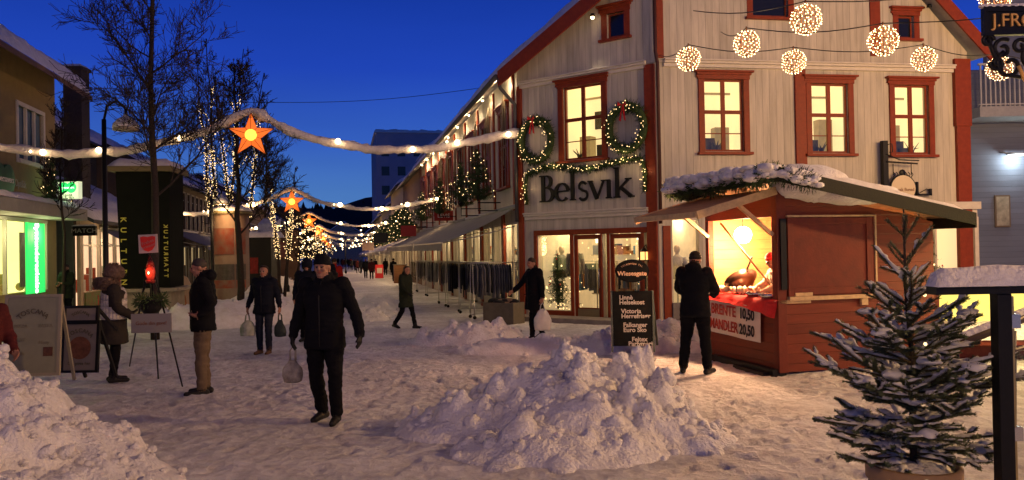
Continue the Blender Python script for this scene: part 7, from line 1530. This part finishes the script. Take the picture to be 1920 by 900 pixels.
# ------------------------------------------------------------------ cafe boards at the left
def board(label, x0, y0, x1, y1, Y, facem, frm, name='menu_board', yaw=.0, lean=-6):
    c = at((x0 + x1) / 2, y1, Y); w = (x1 - x0) / F * Y / 2; h = (y1 - y0) / F * Y; t = thing(name, label, 'menu board', M=frame(c, (1, yaw)) @ Matrix.Rotation(R(lean), 4, 'X'))
    MB().box(-w, w, -.012, .012, 0, h).build('face', facem, t); MB().box(-w - .03, -w - .001, -.02, .02, -.03, h + .03).box(w + .001, w + .03, -.02, .02, -.03, h + .03).box(-w, w, -.02, .02, h + .001, h + .03).box(-w, w, -.02, .02, -.03, -.001).build('frame', frm, t)
    MB().bar((-w, .02, h), (-w, .45, -.1), .03, .03).bar((w, .02, h), (w, .45, -.1), .03, .03).build('back_leg', frm, t); return t, w, h
CRM = mat('board_cream', (.24, .235, .16), .6, noise_amt=.25, nscale=4); CRG = mat('board_grey_cream', (.22, .19, .17), .6, noise_amt=.2, nscale=4); INK = mat('board_ink', (.08, .07, .05), .7); INKL = mat('board_ink_light', (.18, .16, .11), .7)
t, w, h = board('large cream cafe menu board with arched lettering at the left edge', 14, 558, 104, 700, 8.6, CRM, mat('board_frame_cream', (.26, .23, .17), .6), yaw=.12)
mb = MB(); arc_text(mb, 'TOSCANA', (0, -.02, h * .58), .19, .075, -.78, .78); mb.build('lettering', INK, t)
mb = MB(); rnd = random.Random(2)
for k, (txt, x, z) in enumerate((('PIZZA', -.12, .62), ('PASTA', .13, .62), ('SALAT', -.14, .44), ('Meny', .12, .40), ('Kaffe', -.12, .26))): text_mb(txt, .05, .003, M=Matrix.Translation((x, -.016, h * z)), mb=mb)
mb.build('small_lettering', INKL, t); MB().box(w * .45, w * .82, -.018, -.0125, h * .22, h * .34).build('picture', mat('small_photo', (.12, .05, .03), .5, noise_amt=.6, nscale=40), t)
t, w, h = board('black-framed cafe board with a pizza picture beside the collector', 118, 606, 180, 694, 9.2, CRG, BLACK, yaw=-.05)
mb = MB(); arc_text(mb, 'TOSCANA', (0, -.02, h * .52), .17, .065, -.85, .85); text_mb('Din pizza her', .05, .003, M=Matrix.Translation((0, -.016, h * .14)), mb=mb); mb.build('lettering', INK, t); MB().lathe([(.13, 0), (.13, .006)], (0, -.02, h * .47), 24, axis='Y', smooth=False).build('pizza_picture', mat('pizza_print', (.22, .09, .05), .6, noise_amt=.6, nscale=18), t)
t, w, h = board('small upper cafe sign fixed above the pizza board', 124, 578, 181, 603, 9.25, CRG, BLACK, yaw=-.05)
mb = MB(); arc_text(mb, 'TOSCANA', (0, -.02, -.02), .13, .05, -.75, .75); mb.build('lettering', INK, t)

# ------------------------------------------------------------------ pointer board by the stall
Yb = 13.6; c = at(1187, 640, Yb); c.z -= .08; t = thing('pointer_board', 'black A-board listing shops in pale lettering, standing in the snow left of the stall', 'sign board', M=frame(c, (1, -.12)) @ Matrix.Rotation(R(-5), 4, 'X'))
w = 37 / F * Yb; h = 103 / F * Yb; MB().box(-w, w, -.012, .012, .0, h).build('board', mat('chalk_black', (.008, .009, .010), .7, noise_amt=.4, nscale=6, spec=.05), t); MB().box(-w - .03, -w - .002, -.02, .02, -.1, h).box(w + .002, w + .03, -.02, .02, -.1, h).bar((-w, .02, h), (-w + .1, .5, 0), .04, .03).bar((w, .02, h), (w + .1, .55, 0), .04, .03).box(w + .03, w + .035, .02, .5, 0, h * .9).build('frame', mat('grey_green_metal', (.08, .10, .09), .5, .4), t)
mb = MB()
for txt, z, ind in (('Linnè', .88, -.22), ('Helsekost', .79, -.22), ('Victoria', .63, -.19), ('Herrefrisør', .54, -.19), ('Falkanger', .38, -.16), ('Euro Sko', .29, -.16), ('Feltex', .12, -.02), ('Parfymeri', .04, -.08)): text_mb(txt, .105, .006, align='LEFT', M=Matrix.Translation((ind, -.017, h * z)), mb=mb, offset=.003)
mb.build('lettering', mat('pale_letter', (.34, .33, .32), .6), t)
c = at(1185, 508, Yb); t = thing('oval_sign', 'black oval welcome sign with pale lettering above the pointer board', 'sign', M=frame(c, (1, -.12)))
mb = MB(); a_, b_ = 30 / F * Yb, 20.5 / F * Yb; mb.prism([(a_ * math.cos(k * .2618), b_ * math.sin(k * .2618)) for k in range(24)][::-1], -.02, .02); mb.prism([(a_ * 1.06 * math.cos(k * .2618), b_ * 1.06 * math.sin(k * .2618)) for k in range(24)][::-1], -.012, .012); mb.bar((-.22, 0, -b_ * .6), (-.22, 0, -b_ - .12), .03, .03); mb.bar((.22, 0, -b_ * .6), (.22, 0, -b_ - .12), .03, .03); mb.build('oval', mat('chalk_black', (.012, .013, .014), .6), t)
mb = text_mb('Wiesesgate', .105, .006, M=Matrix.Translation((0, -.025, -.045)), offset=.003); arc_text(mb, 'VELKOMMEN TIL', (0, -.025, -.22), .34, .042, -.52, .52); mb.build('lettering', mat('pale_letter2', (.48, .34, .24), .6), t)

# ------------------------------------------------------------------ clothes rails along the corner house
rnd = random.Random(5); CL = [cloth('rail_%d' % i, c) for i, c in enumerate(((.03, .034, .045), (.20, .20, .21), (.42, .40, .38), (.06, .07, .10), (.20, .13, .09), (.30, .22, .11), (.018, .018, .022)))]
def rail(s_, t_, L_, label, pal, h=1.55, along=1, clothes=True, yaw=0):
    o = onground(s_, t_); M = frame((o.x, o.y, o.z + .02), -SN) @ Matrix.Rotation(yaw, 4, 'Z'); t = thing('clothes_rail', label, 'clothes rail', M=M, group='clothes rails outside the corner house')
    mb = MB(); 
    for x in (0, L_):
        for y in (-.24, .24): mb.tube([(x, y, .1), (x, y * .9, .35), (x, y * .45, h)], .016, 6)
        mb.tube([(x, -.11, h), (x, .11, h)], .016, 6); mb.tube([(x, -.24, .12), (x, .24, .12)], .016, 6)
    mb.tube([(-.1, 0, h), (L_ + .1, 0, h)], .017, 6).tube([(0, 0, .13), (L_, 0, .13)], .014, 6); mb.build('frame', mat('steel_rail', (.45, .44, .42), .3, .85), t)
    w = MB(); [w.lathe([(.05, -.015), (.05, .015)], (x, y, .05), 10, axis='Y') for x in (0, L_) for y in (-.24, .24)]; w.build('castor', BLACK, t)
    if clothes:
        mb = MB(); x = .06; n = int(L_ / .075)
        for i in range(n):
            x = .06 + (L_ - .12) * i / n; mi = rnd.choice(pal); ln = h - .08 - rnd.uniform(.72, 1.02); w_ = rnd.uniform(.19, .23); th = .026; z1 = h - .05
            vs_ = []
            for z, ww in ((ln, w_), (ln + .3, w_ * 1.02), (z1 - .12, w_), (z1 - .03, w_ * .5), (z1, .03)):
                for y, dx in ((-ww, 0), (0, th * .8), (ww, 0), (0, -th * .8)): vs_.append((x + dx + rnd.uniform(-.01, .01), y + rnd.uniform(-.012, .012), z))
            fs = [(j * 4 + k, j * 4 + (k + 1) % 4, (j + 1) * 4 + (k + 1) % 4, (j + 1) * 4 + k) for j in range(4) for k in range(4)] + [(3, 2, 1, 0)]
            mb.add(vs_, fs, mi, True)
        tag(mb.build('garments', CL, t), kind='stuff')
    return t
rail(886, 599, 1.25, 'clothes rail nearest the corner, hung with dark and striped tops', [0, 6, 3, 1, 0], yaw=.10); rail(862, 588, 1.5, 'second clothes rail from the corner, striped dark shirts', [0, 3, 1, 1], yaw=-.06); rail(838, 577, 1.6, 'third clothes rail from the corner, black tops', [6, 0, 3], yaw=.05)
rail(823, 570, 1.4, 'fourth clothes rail from the corner, brown and ochre tops', [5, 4, 1], yaw=-.1); rail(800, 556, 1.8, 'fifth clothes rail from the corner, pale checked shirts', [2, 2, 1, 3], yaw=.05); rail(782, 548, 1.8, 'sixth clothes rail from the corner, black and pale tops', [2, 0, 1]); rail(770, 541, 1.6, 'farthest clothes rail, black coats', [6, 0])
c = at(945, 600, 20.9); t = thing('sale_crate', 'low grey crate of dark goods between the last clothes rail and the passer-by', 'crate', M=frame((c.x, c.y, gz(0, 21)), (.8, -.45))); MB().box(-.45, .45, -.3, -.27, 0, .55).box(-.45, .45, .27, .3, 0, .55).box(-.45, -.42, -.27, .27, 0, .55).box(.42, .45, -.27, .27, 0, .55).box(-.42, .42, -.27, .27, .05, .1).build('box', mat('grey_wood', (.14, .12, .09), .8, noise_amt=.3, nscale=6), t)
mb = MB(); [mb.ball((rnd.uniform(-.3, .3), rnd.uniform(-.15, .15), .5 + rnd.uniform(0, .1)), rnd.uniform(.08, .15), rnd.randrange(2), sc=(1.3, 1, .6)) for _ in range(16)]; mb.build('goods', [CL[6], CL[4]], t)
o = onground(751, 531); t = thing('brown_crate', 'tall brown wooden crate on the pavement behind the striding person', 'crate', M=frame(o, -SN)); MB().box(-.42, .42, 0, .8, 0, 1.25).build('box', mat('brown_crate_wood', (.20, .09, .04), .7, noise_amt=.3, nscale=4, boards=.2, horiz=True), t); MB().box(-.46, .46, -.04, .84, 1.252, 1.30).build('lid', mat('grey_wood', (.14, .12, .09), .8), t)
o = onground(711, 522); t = thing('pavement_board', 'small bright red pavement board far down the right side', 'sign board', M=frame((o.x, o.y, o.z), (1, 0)) @ Matrix.Rotation(R(-8), 4, 'X')); MB().box(-.35, .35, -.02, .02, 0, 1.2).build('board', nosample(mat('glowing_red', (.42, .02, .02), .5, emit=(.7, .02, .02), estr=.08)), t); MB().box(-.2, .25, -.03, -.021, .45, .9).build('print', mat('pale_print', (.6, .5, .4), .6), t); MB().bar((-.3, .02, 1.15), (-.3, .4, 0), .03, .03).bar((.3, .02, 1.15), (.3, .4, 0), .03, .03).build('back_leg', BLACK, t)  # the board has a faint red glow of its own to look brighter
for i, (px, py, Y, c_) in enumerate(((690, 462, 62, (.5, .36, .28)), (714, 446, 52, (.02, .02, .02)), (766, 433, 47, (.30, .03, .03)))):
    p = at(px, py, Y); t = thing('hanging_sign', 'projecting sign on the right-hand fronts, %s' % ('pale, farthest of three', 'black, middle of three', 'dark red, nearest of three')[i], 'sign', M=frame(p, (1, .1))); MB().box(-.45, .45, -.06, .06, -.32, .32).build('board', mat('sign_col_%d' % i, c_, .6), t); MB().tube([(.45, 0, .2), (1.3, 0, .25)], .03, 5).build('arm', BLACK, t)
# christmas trees in the windows
def xmas(M, h, label, seed):
    rnd = random.Random(seed); t = thing('christmas_tree', label, 'christmas tree', M=M); mb = MB(); f = MB(); b = MB()
    for k in range(120): z = h * rnd.random() ** 1.2; r_ = h * .3 * (1 - z / h) + .03; a = rnd.uniform(0, 6.28); garland_needles(mb, [(0, 0, z + .05), (math.cos(a) * r_, math.sin(a) * r_, z)], .035, 90, .06, 0, k)
    for k in range(26): z = h * rnd.random() ** 1.2; r_ = h * .3 * (1 - z / h) + .03; a = rnd.uniform(0, 6.28); (f if k % 2 else b).octa((math.cos(a) * r_, math.sin(a) * r_, z), .03)
    mb.build('crown', NEEDLE, t); f.build('light_string', FAIRY, t); b.build('baubles', mat('red_bauble', (.5, .02, .02), .2), t); MB().tube([(0, 0, -.2), (0, 0, h)], [.03, .01], 6).build('trunk', BARK, t)
xmas(FC @ Matrix.Translation((disp[0] + .35, .42, .35)), 1.35, 'small lit christmas tree in the display window of the corner shop', 3)
u, z = onwall(1762, 480, FR); xmas(FR @ Matrix.Translation((u, .45, .5)), 1.7, 'christmas tree with red baubles in the doorway at the right end of the corner house', 4)
t = tag(MB().build('x', BLACK), 'x', 'x') if 0 else None
# light curtain in display window
t = thing('window_light_chain', 'dense fairy-light chains framing the display window left of the shop door', 'fairy lights', M=FC.copy()); f = MB()
for x, z0_, z1_ in ((disp[1] - .06, disp[2], ztop), (disp[0] + .06, ztop - .6, ztop)):
    for k in range(70): f.octa((x + random.uniform(-.05, .05), .16 + random.uniform(0, .1), random.uniform(z0_ + .05, z1_ - .05)), .018)
for k in range(60): f.octa((disp[0] + random.uniform(.1, 1.0), .3 + random.random() * .6, disp[2] + random.random() ** 2 * .9), .017)
f.build('light_string', FAIRY, t)

# ------------------------------------------------------------------ railing at the right, with snow on its top rail
YR = 4.1; t = thing('glass_railing', 'black framed glass railing with a thick layer of snow along its top, right edge', 'railing', at(1881, 700, YR)); base = Vector(t.location)
def L(px, py, Y=YR): return at(px, py, Y) - base
zt_ = L(1881, 548).z; xl = L(1746, 540).x; xr = L(2100, 540).x; xp0, xp1 = L(1866, 700).x, L(1893, 700).x; zg = -base.z
MB().box(xl, xr, -.05, .05, zt_ - .005, zt_ + .035).build('top_rail', BLACK, t); MB().box(xp0, xp1, -.035, .035, zg - .05, zt_ - .006).build('post', BLACK, t, bevel=.004)
snow_slab([(xl, -.08, zt_ + .036), (xr, -.08, zt_ + .036), (xr, .08, zt_ + .036), (xl, .08, zt_ + .036)], .085, 'snow', t, None, 9, edge=.05)
gx = xp1 + .03; MB().add([(gx, 0, zt_ - .06), (xr, 0, zt_ - .06), (xr, 0, zg + .1), (gx, 0, zg + .1)], [(0, 3, 2, 1)]).build('pane', GLASS, t)
for zz in (L(1895, 602).z, L(1895, 812).z): MB().box(xp1 + .001, xp1 + .045, -.03, .03, zz - .035, zz + .035).build('clamp', mat('steel', (.5, .5, .5), .25, .9), t)
MB().box(xp1 + .002, xp1 + .018, -.02, .02, zg, zt_ - .02).build('edge_strip', mat('brass_strip', (.4, .32, .15), .35, .8), t)
t = thing('handrail', 'dark sloping handrail dusted with snow behind the glass railing', 'handrail', at(1690, 680, 5.6)); b_ = Vector(t.location)
def L2(px, py, Y): return at(px, py, Y) - b_
MB().tube([L2(1640, 700, 5.6), L2(1765, 657, 5.6), L2(1960, 580, 5.6)], .033, 10).tube([L2(1700, 716, 5.6), L2(1960, 640, 5.6)], .02, 8).build('rail', mat('dark_wood_rail', (.05, .03, .02), .4), t)
mb = MB(); mb.tube([L2(1645, 694, 5.6) + Vector((0, 0, .02)), L2(1765, 651, 5.6) + Vector((0, 0, .02)), L2(1960, 573, 5.6) + Vector((0, 0, .02))], .026, 8); mb.build('snow', SNOW, t)
MB().tube([L2(1795, 660, 5.6), L2(1796, 680, 5.6), L2(1780, 690, 5.6), L2(1765, 688, 5.6)], .012, 6).tube([L2(1900, 620, 5.6), L2(1900, 860, 5.6)], .02, 6).build('bracket', BLACK, t)

# ------------------------------------------------------------------ potted spruce in the foreground
YT = 4.5; pc = at(1712, 868, YT); zpot = pc.z; t = thing('potted_spruce', 'snow-dusted young spruce in a pale round pot, right foreground', 'spruce', (pc.x, pc.y, 0))
rpot = 80 / F * YT; MB().lathe([(rpot * .75, 0), (rpot * .98, zpot - .09), (rpot * 1.03, zpot - .085), (rpot * 1.04, zpot - .01), (rpot * .97, zpot), (rpot * .95, zpot - .06), (0, zpot - .05)], n=36).build('pot', mat('terracotta_pale', (.34, .22, .12), .7, noise_amt=.25, nscale=6, bump=.3, bscale=40, bdist=.004), t)
H = at(1712, 392, YT).z - zpot; lean = -.02
mb = MB(); mb.lathe([(rpot * .95, -.03), (rpot * .8, .0), (rpot * .4, .03), (0, .035)], (0, 0, zpot - .02), 30); mb.v = [tuple(Vector(v) + Vector((0, 0, noise.noise(Vector(v) * 9) * .02))) for v in mb.v]; mb.build('pot_snow', SNOW, t)
mb = MB(); mb.tube([(0, 0, zpot - .1), (.01, 0, zpot + H * .4), (lean, .0, zpot + H * .7), (lean, 0, zpot + H)], [.021, .016, .010, .004], 8); mb.build('trunk', BARK, t)
NB = mat('spruce_needles_near', (.115, .15, .075), .6, noise_amt=.45, nscale=30, color2=(.075, .085, .04)); fo = MB(); sn = MB(); tw = MB(); rnd = random.Random(14)
def shoot(p, d, L_, r, seed):
    """one shoot: woody core, needles all round, snow lying on its upper side"""
    d = d.normalized(); n = max(3, int(L_ / .035)); pts = [p]; dd = d.copy()
    for i in range(n): dd = (dd + Vector((rnd.gauss(0, .05), rnd.gauss(0, .05), .03 - .012 * i * 0))).normalized(); pts.append(pts[-1] + dd * L_ / n)
    tw.tube(pts, [r] + [max(.0025, r * (1 - .7 * (i + 1) / n)) for i in range(n)], 5, caps=False)
    k = int(L_ * 1000)
    for _ in range(k):
        f = rnd.random() * n; i0 = min(n - 1, int(f)); q = pts[i0].lerp(pts[i0 + 1], f - i0); ax = (pts[i0 + 1] - pts[i0]).normalized(); o = ax.orthogonal().normalized(); o = Matrix.Rotation(rnd.uniform(0, 6.28), 3, ax) @ o
        v = (o * .8 + ax * .75).normalized(); w = ax.cross(o).normalized() * .0024; e = q + v * rnd.uniform(.014, .023); fo.add([q - w, q + w, e + w * .5, e - w * .5], [(0, 1, 2, 3)])
    return pts
def snow_on(pts, w):
    if len(pts) < 3: return
    P_ = []
    for a_, b_ in zip(pts[:-1], pts[1:]): P_ += [a_, a_.lerp(b_, .5)]
    P_.append(pts[-1]); n = len(P_); vs_ = []; K = 9; sdv = Vector((rnd.random() * 9, 3, 2)); cut = rnd.uniform(-.15, .12)
    for i, p in enumerate(P_):
        ax = (P_[min(i + 1, n - 1)] - P_[max(0, i - 1)]).normalized(); s_ = ax.cross(Vector((0, 0, 1))); s_ = s_.normalized() if s_.length > .1 else Vector((1, 0, 0)); up = s_.cross(ax).normalized()
        tp = max(.12, min(1, ((i + .4) / 2.2), ((n - 1 - i + .3) / 2.0))) ** .5; lump = noise.noise(p * 30 + sdv) + .4 * noise.noise(p * 75 + sdv)
        ww = w * tp * max(.22, .85 + cut + 1.1 * lump)
        for j in range(K): a = 2 * math.pi * j / K; vs_.append(p + s_ * math.cos(a) * ww + up * (.006 + ww * .30 + math.sin(a) * ww * (.62 if math.sin(a) > 0 else .30)))
    fs = [(i * K + j, i * K + (j + 1) % K, (i + 1) * K + (j + 1) % K, (i + 1) * K + j) for i in range(n - 1) for j in range(K)] + [tuple(range(K))[::-1], tuple(range((n - 1) * K, n * K))]
    sn.add(vs_, fs, 0, True)
whorls = [(.02, .46, -6), (.06, .56, -4), (.11, .58, 0), (.16, .62, 4), (.21, .60, 8), (.27, .56, 9), (.32, .50, 12), (.38, .46, 16), (.43, .46, 20), (.49, .40, 22), (.55, .33, 30), (.62, .30, 36), (.70, .26, 44), (.79, .26, 50), (.88, .20, 56)]
for wi, (f, L_, el) in enumerate(whorls):
    nb = 7 if f < .5 else 5 if f < .65 else 4
    for b in range(nb):
        a = 6.283 * b / nb + wi * 1.1 + rnd.uniform(-.45, .45); e = R(el + rnd.uniform(-16, 14)); d = Vector((math.cos(a) * math.cos(e), math.sin(a) * math.cos(e), math.sin(e))); LL_ = L_ * rnd.uniform(.55, 1.12)
        p0 = Vector((lean * f, 0, zpot + H * f + rnd.uniform(-.03, .03))); pts = shoot(p0, d, LL_, .008, 0)
        if el < 50: snow_on(pts[1:], .019)
        elif rnd.random() < .6: snow_on(pts[2:-2], .010)
        if el < 30 and rnd.random() < .75:                       # pillow of snow caught between the twigs
            for _ in range(rnd.randrange(1, 3)):
                q = pts[rnd.randrange(len(pts) // 3, len(pts) - 1)]; k0 = len(sn.v); rr = rnd.uniform(.028, .058); sn.ball(q + Vector((0, 0, .018)), rr, 0, 12, 7, (rnd.uniform(1, 1.7), rnd.uniform(.8, 1.4), .42), Matrix.Rotation(a, 3, 'Z'))
                for i in range(k0, len(sn.v)): v = Vector(sn.v[i]); sn.v[i] = tuple(v + noise.noise_vector(v * 28) * .014)
        if LL_ > .22:
            n = len(pts) - 1
            for k in range(2, n, 2):
                for s_ in (-1, 1):
                    if rnd.random() < .34: continue
                    ax = (pts[k] - pts[k - 1]).normalized(); sd_ = ax.cross(Vector((0, 0, 1))).normalized() * s_; dd = (ax * .75 + sd_ * .8 + Vector((0, 0, rnd.uniform(-.25, .25)))).normalized(); l2 = LL_ * .42 * (1 - .55 * k / n) * rnd.uniform(.7, 1.15)
                    q = shoot(pts[k], dd, l2, .0045, 0)
                    if rnd.random() < .66: snow_on(q, .016 if el < 40 else .011)
                    if l2 > .12 and rnd.random() < .8:
                        dd2 = (dd + sd_ * .6 + Vector((0, 0, rnd.uniform(-.4, .3)))).normalized(); q2 = shoot(q[len(q) // 2], dd2, l2 * .5, .003, 0)
                        if rnd.random() < .5: snow_on(q2, .013)
tw.build('branches', mat('twig_brown', (.10, .075, .035), .8, noise_amt=.3, nscale=30), t); fo.build('needles', NB, t); sn.build('snow', mat('branch_snow', (.62, .62, .60), .7, noise_amt=.15, nscale=9, bump=.5, bscale=60, bdist=.01), t)
f = MB(); [f.ball(at(px, py, YT - .05) - Vector(t.location), .010, n=8, m=5) for px, py in ((1734, 553), (1735, 645), (1700, 520))]; f.build('light_string', FAIRY, t)
